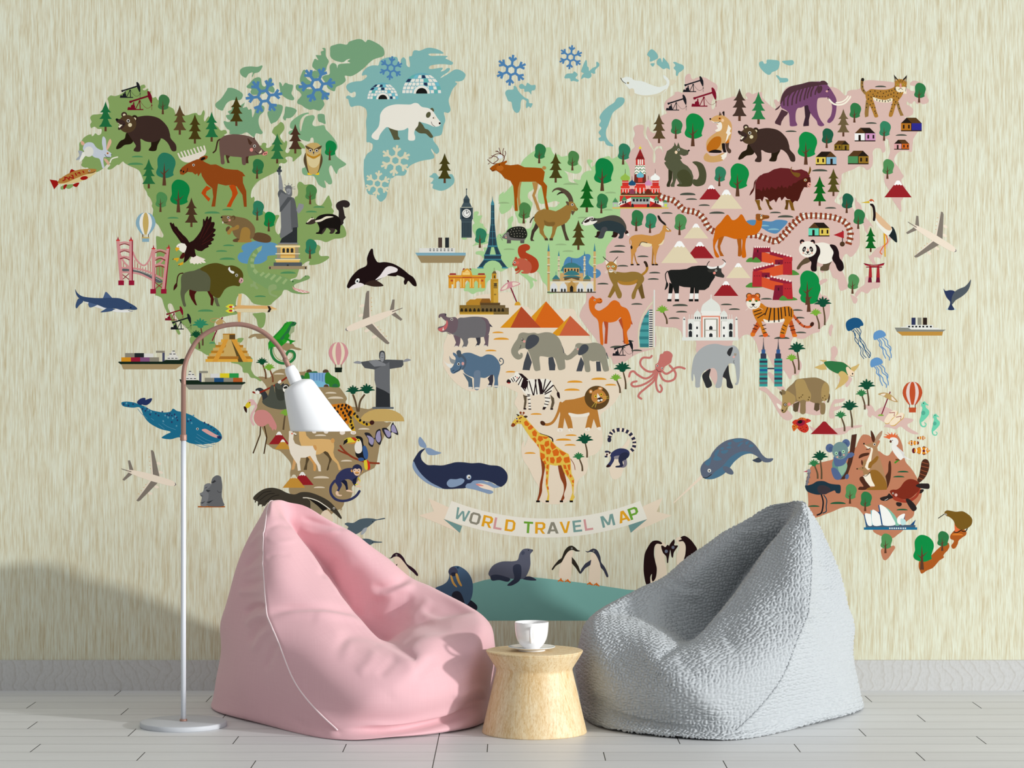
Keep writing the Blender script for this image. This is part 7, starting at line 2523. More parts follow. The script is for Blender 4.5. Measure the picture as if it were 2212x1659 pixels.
b8d8d4 s 125.5 128 129 128.3 131 130.5 130.5 134 126 134.3
1f4a78 p 135.5 134.5 141.5 128.8 139.5 134.5
eceae0 e 114 138 .8 .8
eceae0 e 116.3 138 .8 .8
eceae0 e 118.7 138 .8 .8
eceae0 e 121 138 .8 .8
eceae0 e 123.3 138 .8 .8
eceae0 e 125.7 138 .8 .8
eceae0 e 128.2 138 .8 .8
eceae0 e 130.5 138 .8 .8
=kiwi_bird|brown kiwi bird with a long beak
1f1a14 l .8 172 122.8 165.3 127.5
d9683a p 182.5 133 190 138.5 183 143
1f1a14 c 1 192.5 138.5 188 141 185.5 142.5 182 142
1f1a14 c 1 197 136 194.5 141 190.5 141
73551c s 172 121 174.5 119 179 119.5 184 120.5 191 120 196 122.5 200 126 201.5 130 200 135 195 138.5 189 139.5 184 136 181.5 130 177 126 173 124.5
i 173.4 123.5 1
%e
Z 10 23.5 54.5 36.3
=stone_heads|two grey carved stone heads on a ledge
a5581c r 74 55.5 98.4 56.7
787a7c s 79.5 39 80 36.5 83 35 86 36 86 44 83 52 82 55.5 77 55.5 76.5 53 77.5 47 75.5 44.5 78.5 42.5
4a4c50 p 79.5 39.5 83 37.8 81.5 39.5
4a4c50 p 76 45.5 79 46.5 77 47
4a4c50 p 76 52.5 81 51 78 53.5
66686a s 86 33.5 87.5 30 91 27.8 94.5 29 95.5 33 96 38 95.5 46 96.5 51 97 55.5 83 55.5 82.5 52 83.5 48 83.5 44 81 41.5 84.5 38.5 86 36
35373a p 86 34.5 89 32 90.5 33.2 88 34.8
35373a p 81 40.8 85.5 41.5 83 43
35373a p 81.5 52 88 50 84 53
35373a c .4 91.5 41.5 93 43.3 95.5 42.5
=anteater|charcoal anteater partly behind the pink bag
3f3a30 s 124 47.5 128 43.5 134 40 141 39 148 40.5 154 43.5 161 45 167 43 175 43.3 184 46.5 192 51 198 57 202 63 203.5 66 202.5 67 198 63 193 59 190 58 191 62 183 66 172 66 150 64 142 58 138 52 134 55.5 131 54 128 54.5 128 51.5 124.5 50
3f3a30 c 1 130 48 126 51 125.8 52
3f3a30 c 1 135 48 130 52 128.5 55
3f3a30 c 1 140 49 134 53 132 55.5
24211c c .6 127 49 133 43.5 140 42
24211c c .6 130 50 137 45 143 44
24211c c .6 135 52 141 47 147 45.5
8a7f62 s 171 48 175 51 176 62 182 68 190 66 185 58 178 50
1f1c18 s 173.5 48.6 179 50 186 53.5 190 57.5 187.5 60.5 182 55.5
e9e4d2 c .8 168.8 48 174 48.3 182 51 189 55.5 193 58.5
e2d3b8 s 184 66 186 61 190 59 194 63 196 69 188 68
i 196.5 57.5 1
=capuchin_monkey|navy monkey holding a banana
%h
32365a c 4 76 117 70 126 70 137 77 146 88 149 100 147 110 141 115.5 133.5
1c2038 s 86 118 90 115 95 117.5 96.5 124 97 131 94.5 132.5 93 126 90 121.5
e3c4a8 s 95 131.5 100 131.5 105 134 106.5 137 104 135.5 99 134.5 94.5 133.5
32365a s 77 114 80 107 88 99.5 98 96.5 106 97.5 112 101 114 108 110 115 110 122 107 123.5 103 117.5 98 114.5 91 115.5 86.5 118 87.5 124 84 131 82.5 134 79.5 132.5 81.5 128.5 79 123 76.5 119
1c2038 p 105 115 112 110 110 121 108.5 126 104 120
e3c4a8 s 78 134 81.5 133.5 82.5 138.5 87.5 139.5 86 141.5 80.5 141 77.5 138
ddd02a c 1.6 109 123 114.5 121.5 116 117 114 112.5
e3c4a8 s 108.5 126 113 124 118.5 126.5 114 127.5
e3c4a8 s 111.5 119 114 117.5 117 119 114 122.5
cf9a54 e 103.5 101 2 2.3
cf9a54 e 119 101.3 1.7 2.2
282c4a e 111.7 98.8 8 8.2
e3c4a8 s 105 100 108.5 97.3 111.7 98.5 115 97.3 117.5 100 116.5 105 113.5 108.5 109.5 108.5 106.5 105
d69a50 s 108 104.5 110 102.5 113 102.5 115 104.5 112 106
1c1614 e 107.5 100.3 .8 .8
1c1614 e 114 100.3 .8 .8
1c1614 c .6 108.5 105 111.7 106 114.5 105
%h
V 942026 24.5 123.7 36 21 e8e8e2
V c28f38 11 128 36 21 d8d4bc
%f
=river_dolphin|larger slate river dolphin
4f6069 s 12 25.5 15 24 18.5 24.3 22 24 28 20.5 35 19.3 42 19.7 46 20.5 50 19.7 54.5 19 54.8 20 50 21 45 22 42 24.5 37 28.5 32 31.5 25 36 18 36 15 31 16 28.5
a3abb0 s 29 36.5 31.5 31 35.5 29 35 32.5 31.5 36.5
1c2226 e 41.7 23 .6 .5
=river_dolphin|smaller slate river dolphin
4f6069 s 20 43 27 41.3 34 41 38.5 41.5 42 43 47 44 51.5 44.3 51.3 45.2 46 45.5 43 45.7 39.5 47.5 34 48 26 48
1c2226 e 41.5 44.9 .5 .5
=adelie_penguin|purple black penguin beside the pink bag
e0cfb8 s 65 60 70 60 75 65 79 73 81 80 78 84 70 78 66 70
2e1a26 s 58.5 61.5 61 61 63 58 66.5 56 70.5 57 74.5 61 78 67.5 83 71 87.5 75 90 79.5 88.5 80.5 85 77 80.5 73 78 70 72 62.5 68 60 64 60.5 61.5 62
2e1a26 p 66 69 68 67.5 67.5 70
9a9a92 e 67 58.5 1 1
1c1614 e 67 58.5 .5 .5
=seal|grey seal sitting on the ice
343a4c s 201 82 208 81 214 83.5 215 85.3 208 85.3 201 84
5a5e6e s 165 80 165.5 75 170 69 178 65.5 185 65 190 65 195.5 63.5 197.5 57 201 52.5 206 51.5 210.5 52.5 211.8 54 209 57.5 209 63 209 69 207 76 202.5 83 195 84 182 83 172 84
343a4c s 190.5 75 191 70 195 68 199 70 199.3 80 197 86 190 90.5 185 91 185 89.5 189 86 192 82.5
343a4c s 166.5 82 168 79.8 175 79.3 187 83 186.5 86 183.5 86.7 176 85 168.5 85.5
464b5e e 201.2 56.3 1.8 2.1 30
1c2026 e 207 53.3 .6 .6
1c2026 e 211 53 .7 .5
=walrus|blue walrus with tan tusks
2a2c38 s 140 108 145 106 152 111.5 152.5 116 150 117 144 113 140 111
47607a s 108 94 116 90 121 86 123 80 122 76 124 72 129 70 134 70.5 141 75 146 82 148 90 147.5 100 145 107 140 112 128 114 115 102
2a2c38 s 125.5 102 127 98 131 96.5 135 98.5 138 105 139.5 111 138 114 132 112 127 107
3f4256 s 122 76.5 123.5 72.5 127 70.8 130 72 132 76 131 79.5 127.5 81 124 79.8
27293a s 125 78 127 76.8 130 77.5 129 80.5 126 80.5
cfa052 s 124 80.5 125.8 80.8 128 87 131.3 92 129.5 92 126 88
cfa052 s 129.5 78.8 131.8 78.5 134 85 136.5 90.8 135 91.3 132 87
1c3450 e 132 71.8 1.2 .9
%g
=adelie_penguin|black penguin facing right on the ice
e6d6bf s 33 60 38 55 43 54 42 62 41.5 72 41 80 39 85 35 84 30 83 28 80 29 72
2e2a22 s 20.5 73.5 23 69.5 28 63.5 31 61.5 34 54 38 49.5 42 48.5 45.5 50.5 48 53 50.5 53.8 49.5 54.6 46 54.5 43 53 39 54 35.5 58 32 64.5 30.5 66.5 25 70 22 74
2e2a22 p 41.8 60.3 45.5 64.5 49 70.5 51.2 77 50.2 78.3 46 72 41.8 67
9a9a92 e 41.8 51.3 1 1
1c1614 e 41.8 51.3 .5 .5
cf6a1f l 1.3 27 86.3 30 84.5 33 86.8
cf6a1f l 1.3 30.3 83 30.5 86.5
cf6a1f l 1.3 34.5 86.8 37.5 85 40.5 87.8
cf6a1f l 1.3 37.5 84 37.8 87
=adelie_penguin|slate penguin facing left on the ice
e6d6bf s 62 57 66 56 70 62 72.5 70 72 80 71 89 66 88 60 87 60 78 61.5 66
3a3c4a s 56 54 59 54.5 62 52.5 65 51.5 69 53.5 72 60 73 66 77 71.5 80.5 80 79.8 82 78.5 81.3 75.5 75 72.5 71.5 71 66 68 59.5 65 56 61.5 55 58.5 55.7
3a3c4a p 62.5 63.3 56 67.5 52 73 50.2 78 51.5 78.3 56 72.5 61.5 69
9a9a92 e 65 54.3 .9 .9
1c1614 e 65 54.3 .5 .5
cf6a1f l 1.3 58 89.5 61 88 64 90.5
cf6a1f l 1.3 61 87 61.3 90
cf6a1f l 1.3 65 90.5 68 88.8 71 91.5
cf6a1f l 1.3 68 87.8 68.3 91
=emperor_penguin|left emperor penguin bowing its head
e6d6bf s 130 48 134 45 139 45 142 50 140 60 142 72 142 80 136 88 126 90 124 85 130 76
241314 s 121 90 118.5 80 118 70 119 58 122.5 50 127 44 133 43 137.5 45.5 136.5 47 132 46.5 129.5 50 129 58 130.5 66 132 73 131 82 128 86.5 126.5 84 126.8 78.5 125 82 125 90
241314 s 136.5 49 138.5 48.5 141 50 143.5 47.5 145.5 50 146 54 144.5 62 144 66.5 142.8 66.5 142 60 138.5 56
6a7080 e 142 54.5 1.7 1.8
=emperor_penguin|right emperor penguin half behind the grey bag
e6d6bf s 152 42 157 39 161 42 164 48 163 58 158 70 154 72 153 60 156 50
241314 s 157 40 161 38 166 40.5 171 46 174.5 53.5 166 61 160 66 162 58 162.5 49 160 44 156 44 155 43 158.5 41.5
241314 s 145 49 148 44 150.5 41.8 151 45 150.5 48 154.5 48.5 152 52.5 150 56 149 61 147.5 60 146.5 54
6a7080 e 149.2 50.3 1.6 1.7
"""

run_art(ART)
mural = empty('wall_mural', (0, 0, EYE))
tag(mural, 'illustrated world travel map mural of animals and landmarks printed across the back wall', 'mural')
TOP = stack_levels()
STEP = min(1.0e-5, .0009 / TOP)
for m_ in MOTIFS:
    build_motif(m_, mural)
print('ink levels', TOP)

# ------------------------------------------------------------------ room
def boxmesh(name, x0, x1, y0, y1, z0, z1):
    v = [(x, y, z) for x in (x0, x1) for y in (y0, y1) for z in (z0, z1)]
    f = [(0, 1, 3, 2), (4, 6, 7, 5), (0, 4, 5, 1), (2, 3, 7, 6), (0, 2, 6, 4), (1, 5, 7, 3)]
    me = bpy.data.meshes.new(name)
    me.from_pydata(v, [], f)
    return me


tag(link('wall_back', boxmesh('wall_back', -4, 4, 0, .12, -.02, 3.2), M_WALL), kind='structure')

M_BASE, nt, b = newmat('grey_oak_baseboard', rough=.55)
tc = mapped(nt, (1, 1, 1))
nb = noise(nt, mapped(nt, (1.1, 1, 3.2)), 1.6, 2, .5)
wv = node(nt, 'ShaderNodeTexWave', wave_type='BANDS', bands_direction='X', wave_profile='SAW')
wv.inputs['Scale'].default_value = 9
wv.inputs['Distortion'].default_value = 14
wv.inputs['Detail'].default_value = 2
wv.inputs['Detail Scale'].default_value = .45
wv.inputs['Detail Roughness'].default_value = .45
nt.links.new(mapped(nt, (.9, 1, 2.2)), wv.inputs['Vector'])
fine = noise(nt, mapped(nt, (120, 1, 60)), 1, 3, .6)
c1 = ramp(nt, wv.outputs[0], [(.0, 'c6c7c5'), (.75, 'c2c2bf'), (.93, 'b3b0a9'), (1, 'c5c5c3')])
c2 = ramp(nt, fine, [(.35, 'b5b4b0'), (.55, 'c8c8c7')])
nt.links.new(mix(nt, c1, c2, .4), b.inputs['Base Color'])
bb = boxmesh('baseboard_back', -4, 4, -.016, 0, 0, .1185)
tag(link('baseboard_back', bb, M_BASE), kind='structure')

# floor: rows of narrow pale grey planks, one slab with fine gaps
M_FLOOR, nt, b = newmat('pale_grey_planks', rough=.42)
geo = node(nt, 'ShaderNodeNewGeometry')
rnd_c = ramp(nt, geo.outputs['Random Per Island'], [(0, 'd0d2d3'), (.5, 'd8dadb'), (1, 'dfe1e2')])
gr = noise(nt, mapped(nt, (5, 90, 1)), 1, 4, .6)
gr2 = noise(nt, mapped(nt, (1.2, 9, 1), loc=(4, 2, 0)), 1, 2, .5)
g_c = ramp(nt, gr, [(.3, 'c8c9c9'), (.55, 'dadbdc'), (.8, 'e3e4e5')])
g_2 = ramp(nt, gr2, [(.3, 'd0d0d0'), (.7, 'dfe0e1')])
nt.links.new(mix(nt, mix(nt, rnd_c, g_c, .35), g_2, .3), b.inputs['Base Color'])
b.inputs['Specular IOR Level'].default_value = .4
bump(nt, b, gr, .08, .001)
M_GAP, _, _ = newmat('plank_gap', lin('827f78'), .8)
JOINTS = {0: (-1.53, 2.0), 1: (-1.155, .33, 1.358), 2: (-1.797, .16, 1.737), 3: (-1.419, .07), 4: (-1.039, .45, 1.469), 5: (-1.686, .6), 6: (-1.308, .18, 1.206),
          7: (-.931, .56, 1.581), 8: (-1.571, -.552, -.081, .94), 9: (-1.196, .298, 1.316), 10: (-.816, .672)}
V, Fc, Mi = [], [], []
W_ = .17


def quad(x0, x1, y0, y1, z, mi):
    o = len(V)
    V.extend([(x0, y0, z), (x1, y0, z), (x1, y1, z), (x0, y1, z)])
    Fc.append((o, o + 1, o + 2, o + 3)); Mi.append(mi)


quad(-4, 4, -10.4, .0, -.0025, 1)
rr = random.Random(3)
for r_ in range(61):
    y1 = -W_ * r_; y0 = y1 - W_
    if r_ in JOINTS: js = sorted(JOINTS[r_])
    else:
        s0 = -4 + rr.uniform(.2, 1.3); js = []
        while s0 < 4: js.append(s0); s0 += 1.255
    if r_ < 14 and -.249 not in js: js = sorted(list(js) + [-.249])
    xs = [-4 - .3] + [j for j in js] + [4.3]
    for x0, x1 in zip(xs[:-1], xs[1:]):
        quad(max(x0 + .0016, -4), min(x1 - .0016, 4), y0 + .0013, y1 - .0013, 0, 0)
me = bpy.data.meshes.new('floor')
me.from_pydata(V, [], Fc)
me.materials.append(M_FLOOR); me.materials.append(M_GAP)
me.polygons.foreach_set('material_index', Mi)
tag(link('floor', me), kind='structure')
tag(link('floor_slab', boxmesh('floor_slab', -4, 4, -10.4, .12, -.12, -.004), M_GAP), kind='structure')

# ------------------------------------------------------------------ lathe / tube helpers
def lathe(name, prof, c, n=64, close_top=False):
    V, Fc = [], []
    for r, z in prof:
        for k in range(n):
            a = 2 * math.pi * k / n
            V.append((c[0] + r * math.cos(a), c[1] + r * math.sin(a), c[2] + z))
    for i in range(len(prof) - 1):
        for k in range(n):
            k2 = (k + 1) % n
            Fc.append((i * n + k, i * n + k2, (i + 1) * n + k2, (i + 1) * n + k))
    me = bpy.data.meshes.new(name)
    Fc.append(tuple(range(n))[::-1])
    if close_top: Fc.append(tuple((len(prof) - 1) * n + k for k in range(n)))
    me.from_pydata(V, [], Fc)
    return me


def tube(name, P, rad, n=16, ripple=0, pitch=.004):
    """A tube of circular section along world points P; ripple gives it a ribbed jacket."""
    P = [Vector(p) for p in P]
    V, Fc = [], []
    up = Vector((0, 1, 0))
    acc = 0
    for i, p in enumerate(P):
        t = (P[min(i + 1, len(P) - 1)] - P[max(i - 1, 0)]).normalized()
        u = up.cross(t)
        if u.length < 1e-4: u = Vector((1, 0, 0)).cross(t)
        u.normalize(); w = t.cross(u)
        r = rad[i] if isinstance(rad, (list, tuple)) else rad
        if ripple: r += ripple * (i % 2)
        for k in range(n):
            a = 2 * math.pi * k / n
            V.append(p + u * (r * math.cos(a)) + w * (r * math.sin(a)))
    for i in range(len(P) - 1):
        for k in range(n):
            k2 = (k + 1) % n
            Fc.append((i * n + k, (i + 1) * n + k, (i + 1) * n + k2, i * n + k2))
    Fc.append(tuple(range(n)))
    Fc.append(tuple((len(P) - 1) * n + k for k in range(n))[::-1])
    me = bpy.data.meshes.new(name)
    me.from_pydata([tuple(v) for v in V], [], Fc)
    return me


def resample(P, step):
    P = [Vector(p) for p in P]
    out = [P[0]]; need = step
    for a, b_ in zip(P[:-1], P[1:]):
        l = (b_ - a).length; pos = 0
        while l - pos >= need:
            pos += need
            out.append(a.lerp(b_, pos / l)); need = step
        need -= l - pos
    return out


def cat3(P, n=8):
    out = []
    for i in range(len(P) - 1):
        p0, p1, p2, p3 = P[max(i - 1, 0)], P[i], P[i + 1], P[min(i + 2, len(P) - 1)]
        for k in range(n):
            t = k / n
            out.append(.5 * (2 * p1 + (p2 - p0) * t + (2 * p0 - 5 * p1 + 4 * p2 - p3) * t * t + (3 * p1 - p0 - 3 * p2 + p3) * t ** 3))
    out.append(P[-1])
    return out


# ------------------------------------------------------------------ side table, saucer, cup
M_WOOD, nt, b = newmat('pale_ash_wood', rough=.5)
tcw = mapped(nt, (1, 1, 1))
w1 = noise(nt, mapped(nt, (150, 150, 6)), 1, 3, .6, .3)
w2 = noise(nt, mapped(nt, (34, 34, 2.4), loc=(2, 1, 3)), 1, 2, .5, .5)
w3 = noise(nt, mapped(nt, (520, 520, 26)), 1, 2, .6)
c1 = ramp(nt, w1, [(.34, 'bf9355'), (.45, 'dcbf8e'), (.6, 'ecdcb8')])
c2 = ramp(nt, w2, [(.33, 'd4ae72'), (.5, 'e6cfa3'), (.68, 'eedfbe')])
c3 = ramp(nt, w3, [(.36, 'bd9154'), (.56, 'ead6af')])
cw = mix(nt, mix(nt, c1, c2, .45), c3, .3)
nt.links.new(cw, b.inputs['Base Color'])
bump(nt, b, w1, .06, .0006)
TD = 7.98
tcen = at(1154.4, CY, TD); tcen.z = 0
tbl = empty('side_table', tcen)
tag(tbl, 'round waisted pale wood side table between the two bean bags', 'table')
body = [(.1785, 0), (.1803, .0015), (.1806, .004), (.1795, .009), (.1686, .055), (.1565, .107), (.1443, .159), (.1330, .2065), (.1316, .2125), (.1311, .2165), (.1320, .2205),
        (.1340, .2245), (.1420, .2375), (.1545, .2570), (.1640, .2730), (.1660, .2765)]
link('pedestal', lathe('pedestal', body, tcen, 96, True), M_WOOD, tbl, True)
top = [(.1655, .2765), (.1668, .2788), (.1672, .2808), (.1660, .2822), (.1630, .2826), (.12, .2826), (.06, .2826), (.002, .2826)]
link('table_top', lathe('table_top', top, tcen, 96, True), M_WOOD, tbl, True)

M_CHINA, nt, b = newmat('white_porcelain', lin('f4f4f4'), .18)
b.inputs['Coat Weight'].default_value = .4
ccen = at(1148.6, CY, 7.96); ccen.z = .2826
sc_ = [(.038, 0), (.046, .0005), (.0475, .002), (.046, .0045), (.048, .0060), (.066, .0092), (.0795, .0134), (.0814, .0146), (.0808, .0158), (.078, .0155), (.062, .0112), (.044, .0088), (.03, .0084), (.001, .0084)]
sau = link('saucer', lathe('saucer', sc_, (0, 0, 0), 72), M_CHINA, None, True)
sau.location = ccen
tag(sau, 'white porcelain saucer lying on the wooden side table', 'saucer')
cup = empty('cup', ccen + Vector((0, 0, .0086)))
tag(cup, 'white porcelain cup standing on the saucer', 'cup')
cp = [(.027, 0), (.0285, .0005), (.030, .003), (.037, .009), (.0445, .019), (.0505, .031), (.0545, .045), (.0567, .060), (.0578, .076), (.0582, .0895), (.0578, .0912), (.0568, .0905),
      (.0562, .076), (.0548, .060), (.0525, .045), (.0483, .031), (.042, .020), (.033, .011), (.022, .0075), (.001, .007)]
link('cup_body', lathe('cup_body', cp, cup.location, 72), M_CHINA, cup, True)
ha = math.radians(-93)
hd = Vector((math.cos(ha), math.sin(ha), 0))
hp = [cup.location + hd * r + Vector((0, 0, z)) for r, z in ((.0545, .072), (.066, .0755), (.079, .072), (.0855, .060), (.0835, .046), (.074, .034), (.060, .027), (.047, .026))]
hm = tube('handle', cat3(hp, 6), .0052, 14)
link('handle', hm, M_CHINA, cup, True)

# ------------------------------------------------------------------ floor lamp
M_WHITE, nt, b = newmat('white_lacquer', lin('dadfe6'), .45)
M_SHADE, nt, b = newmat('white_enamel_shade', lin('f3f5f7'), .45)
M_BASEG, nt, b = newmat('light_grey_lacquer', lin('c3c7cc'), .6)
M_COP, nt, b = newmat('brushed_copper', lin('ab8577'), .5, Metallic=.35)
M_COPG, nt, b = newmat('copper_gooseneck', lin('a07a6d'), .55, Metallic=.25)
LD = 8.12
lz = lambda zx, zy: at(360 + zx / 5.027, 660 + zy / 5.027, LD)
lc = at(396.3, CY, LD); lc.z = 0
lamp = empty('floor_lamp', lc)
tag(lamp, 'white floor lamp with copper arched neck and slanted shade left of the pink bean bag', 'lamp')
link('base', lathe('base', [(.1500, 0), (.1515, .002), (.1518, .014), (.1505, .0168), (.148, .0175), (.08, .0178), (.002, .018)], lc, 96, True), M_BASEG, lamp, True)
link('collar', lathe('collar', [(.0128, .0178), (.0132, .019), (.0132, .0235), (.0125, .0245), (.0095, .0248), (.009, .0248)], lc, 32, True), M_COP, lamp, True)
zt = lz(184, 1462).z
link('pole', lathe('pole', [(.0089, .018), (.0089, .4), (.0089, .8), (.0089, zt)], lc, 32, True), M_WHITE, lamp, True)
z0, z1 = lz(184, 1462).z, lz(184, 1405).z
link('sleeve', lathe('sleeve', [(.0118, z0 - .001), (.0119, z0), (.0119, z1), (.0112, z1 + .001), (.0086, z1 + .001), (.0084, lz(184, 850).z)], lc, 32, True), M_COP, lamp, True)
neck = [lz(x, y) for x, y in ((184, 862), (184, 800), (187, 720), (203, 630), (243, 528), (318, 398), (400, 322), (480, 272), (570, 234), (660, 212), (770, 203), (860, 213), (950, 240),
                              (1050, 290), (1140, 362), (1210, 440), (1262, 520), (1300, 604), (1318, 650))]
neck = resample(cat3(neck, 10), .0026)
link('gooseneck', tube('gooseneck', neck, .0080, 18, .0006), M_COPG, lamp, True)
cuff = [lz(x, y) for x, y in ((1281, 572), (1300, 608), (1320, 650), (1332, 672))]
link('cuff', tube('cuff', cuff, .0094, 18), M_COP, lamp, True)


def loft(name, rings, n=64, inner=None):
    V, Fc = [], []
    for (ax, ay), (bx, by) in rings:
        A, B = lz(ax, ay), lz(bx, by)
        c, h = (A + B) / 2, (B - A) / 2
        r = h.length
        for k in range(n):
            a = 2 * math.pi * k / n
            V.append(tuple(c + h * math.cos(a) + Vector((0, -1, 0)) * (r * math.sin(a))))
    for i in range(len(rings) - 1):
        for k in range(n):
            k2 = (k + 1) % n
            Fc.append((i * n + k, i * n + k2, (i + 1) * n + k2, (i + 1) * n + k))
    Fc.append(tuple(range(n))[::-1])
    me = bpy.data.meshes.new(name)
    me.from_pydata(V, [], Fc)
    return me


link('socket', loft('socket', [((1306, 668), (1362, 645)), ((1293, 678), (1378, 643)), ((1285, 694), (1388, 652)), ((1284, 716), (1402, 672)), ((1294, 752), (1428, 706)), ((1318, 806), (1448, 752)), ((1342, 864), (1466, 800))]), M_SHADE, lamp, True)
sh = loft('lamp_shade', [((1344, 867), (1464, 798)), ((1325, 882), (1500, 797)), ((1300, 902), (1540, 796)), ((1287, 918), (1566, 799)), ((1280, 938), (1588, 812)), ((1278, 960), (1606, 832)), ((1284, 1010), (1650, 893)),
                         ((1297, 1090), (1716, 983)), ((1313, 1180), (1796, 1090)), ((1330, 1275), (1894, 1215)), ((1341, 1340), (1976, 1320)), ((1345, 1362), (2012, 1362)),
                         ((1347, 1362), (2008, 1362)), ((1344, 1340), (1970, 1320)), ((1333, 1275), (1888, 1215)), ((1316, 1180), (1790, 1090)), ((1287, 1010), (1644, 893)), ((1284, 945), (1584, 822)), ((1330, 890), (1490, 806))], 72)
link('lamp_shade', sh, M_SHADE, lamp, True)
bc = (lz(1470, 1000) + lz(1540, 1000)) / 2
bm = bmesh.new()
bmesh.ops.create_uvsphere(bm, u_segments=24, v_segments=14, radius=.028)
me = bpy.data.meshes.new('bulb'); bm.to_mesh(me); bm.free()
bulb = link('bulb', me, M_CHINA, lamp, True)
bulb.location = bc

# ------------------------------------------------------------------ bean bags
# control cage: corner points measured on the bag (x, y on a 2.9625x survey grid, distance)
CAGE = {
    # sole
    'la': (84, 1402, 8.52), 'lb': (400, 1497, 8.15), 'lc': (800, 1588, 7.84), 'ld': (1180, 1582, 7.86), 'le': (1540, 1548, 7.98), 'lf': (1780, 1492, 8.19), 'lg': (1690, 1372, 8.68), 'lh': (980, 1310, 8.93), 'li': (330, 1326, 8.86),
    'lm1': (600, 1450, 8.35), 'lm2': (1200, 1450, 8.35),
    # hem row
    'a6': (62, 1362, 8.52), 'b6': (420, 1425, 8.09), 'c6': (858, 1536, 7.83), 'd6': (1180, 1512, 7.85), 'e6': (1510, 1462, 7.96), 'f6': (1808, 1372, 8.18), 'g6': (1740, 1290, 8.72), 'h6': (980, 1220, 8.94), 'i6': (290, 1250, 8.86),
    # lower body
    'a5': (82, 1200, 8.56), 'b5': (340, 1230, 8.17), 'c5': (615, 1270, 7.92), 'd5': (1060, 1330, 7.80), 'e5': (1560, 1270, 7.93), 'f5': (1834, 1190, 8.19), 'g5': (1770, 1080, 8.76), 'h5': (980, 1000, 8.92), 'i5': (320, 1050, 8.83),
    # seat front edge / upper body
    'a4': (112, 980, 8.6), 'b4': (285, 1010, 8.26), 'c4': (482, 985, 7.98), 'm4': (820, 1010, 7.92), 'r5': (1345, 1098, 7.89), 'u2': (1500, 1030, 7.99), 'u3': (1670, 985, 8.07), 'f4': (1824, 965, 8.18), 'g4': (1740, 880, 8.66), 'h4': (900, 800, 8.84), 'i4': (320, 850, 8.78),
    # waist crease row
    'a3': (160, 730, 8.6), 'b3': (282, 780, 8.35), 'c3': (406, 798, 8.06), 'k3': (720, 768, 8.06), 'r4': (1040, 868, 8.1), 'v4': (1105, 948, 8.45), 'r45': (1200, 1000, 8.0), 't1': (1290, 955, 8.08), 't2': (1500, 900, 8.13), 't3': (1690, 868, 8.18),
    's2': (1300, 880, 8.33), 's3': (1540, 815, 8.33), 'o7': (1752, 782, 8.33),
    # wings
    'a2': (222, 510, 8.57), 'b2': (305, 560, 8.4), 's_2': (388, 590, 8.14), 'w2': (540, 560, 8.13), 'r3': (790, 555, 8.24), 'v3': (905, 700, 8.58),
    'a1': (305, 300, 8.55), 'b1': (342, 330, 8.46), 's_1': (381, 340, 8.26), 'w1': (500, 330, 8.25), 'r2': (640, 335, 8.32), 'v2': (705, 410, 8.61),
    'ap': (452, 74, 8.5), 'as': (405, 135, 8.38), 'ar': (478, 150, 8.38), 'av': (545, 178, 8.55), 'ao': (560, 78, 8.55), 'ab': (380, 175, 8.55),
    'o1': (760, 165, 8.57), 'o2': (1000, 308, 8.59), 'o3': (1200, 455, 8.6), 'o4': (1345, 568, 8.58), 'o5': (1520, 648, 8.51),
    'q2': (900, 345, 8.53), 'q3': (1100, 540, 8.5), 'q4': (1330, 690, 8.47), 'q5': (1560, 735, 8.41),
    'h1': (560, 260, 8.6), 'h2': (740, 440, 8.69), 'h3': (830, 620, 8.77), 'g3': (1420, 690, 8.68),
}
FACES = '''la lb lm1 li|lb lc lm1|lc ld lm2 lm1|ld le lm2|le lf lg lm2|lg lh lm1 lm2|lh li lm1
la a6 b6 lb|lb b6 c6 lc|lc c6 d6 ld|ld d6 e6 le|le e6 f6 lf|lf f6 g6 lg|lg g6 h6 lh|lh h6 i6 li|li i6 a6 la
a6 a5 b5 b6|b6 b5 c5 c6|c6 c5 d5 d6|d6 d5 e5 e6|e6 e5 f5 f6|f6 f5 g5 g6|g6 g5 h5 h6|h6 h5 i5 i6|i6 i5 a5 a6
a5 a4 b4 b5|b5 b4 c4 c5|c5 c4 m4 d5|d5 m4 r5|d5 r5 u2 e5|e5 u2 u3|e5 u3 f4 f5|f5 f4 g4 g5|g5 g4 h4 h5|h5 h4 i4 i5|i5 i4 a4 a5
a4 a3 b3 b4|b4 b3 c3 c4|c4 c3 k3 m4|m4 k3 r4 r45|m4 r45 r5|r5 r45 t1|r5 t1 t2 u2|u2 t2 t3 u3|u3 t3 o7 f4|r4 v4 t1 r45|v4 s2 t1|t1 s2 s3 t2|t2 s3 o7 t3
f4 o7 g4|o7 o5 g3 g4|g4 g3 h4|g3 h3 h4|h4 h3 a3 i4|i4 a3 a4
a3 a2 b2 b3|b3 b2 s_2 c3|c3 s_2 w2 k3|k3 w2 r3 r4|r4 r3 v3 v4|v4 v3 q3 q4|v4 q4 s2|s2 q4 q5 s3|s3 q5 o7|q5 o5 o7|q4 o4 o5 q5|q3 o3 o4 q4
a2 a1 b1 b2|b2 b1 s_1 s_2|s_2 s_1 w1 w2|w2 w1 r2 r3|r3 r2 v2 v3|v3 v2 q2 q3|q2 o2 o3 q3
a1 ab as b1|b1 as s_1|s_1 as ar w1|w1 ar r2|r2 ar av v2|v2 av o1 q2|q2 o1 o2|ab ap as|as ap ar|ar ap ao av|av ao o1
ap ab h1|ap h1 ao|ao h1 o1|o1 h1 h2 o2|o2 h2 h3 o3|o3 h3 g3 o4|o4 g3 o5|ab a1 h1|a1 a2 h2 h1|a2 a3 h3 h2'''
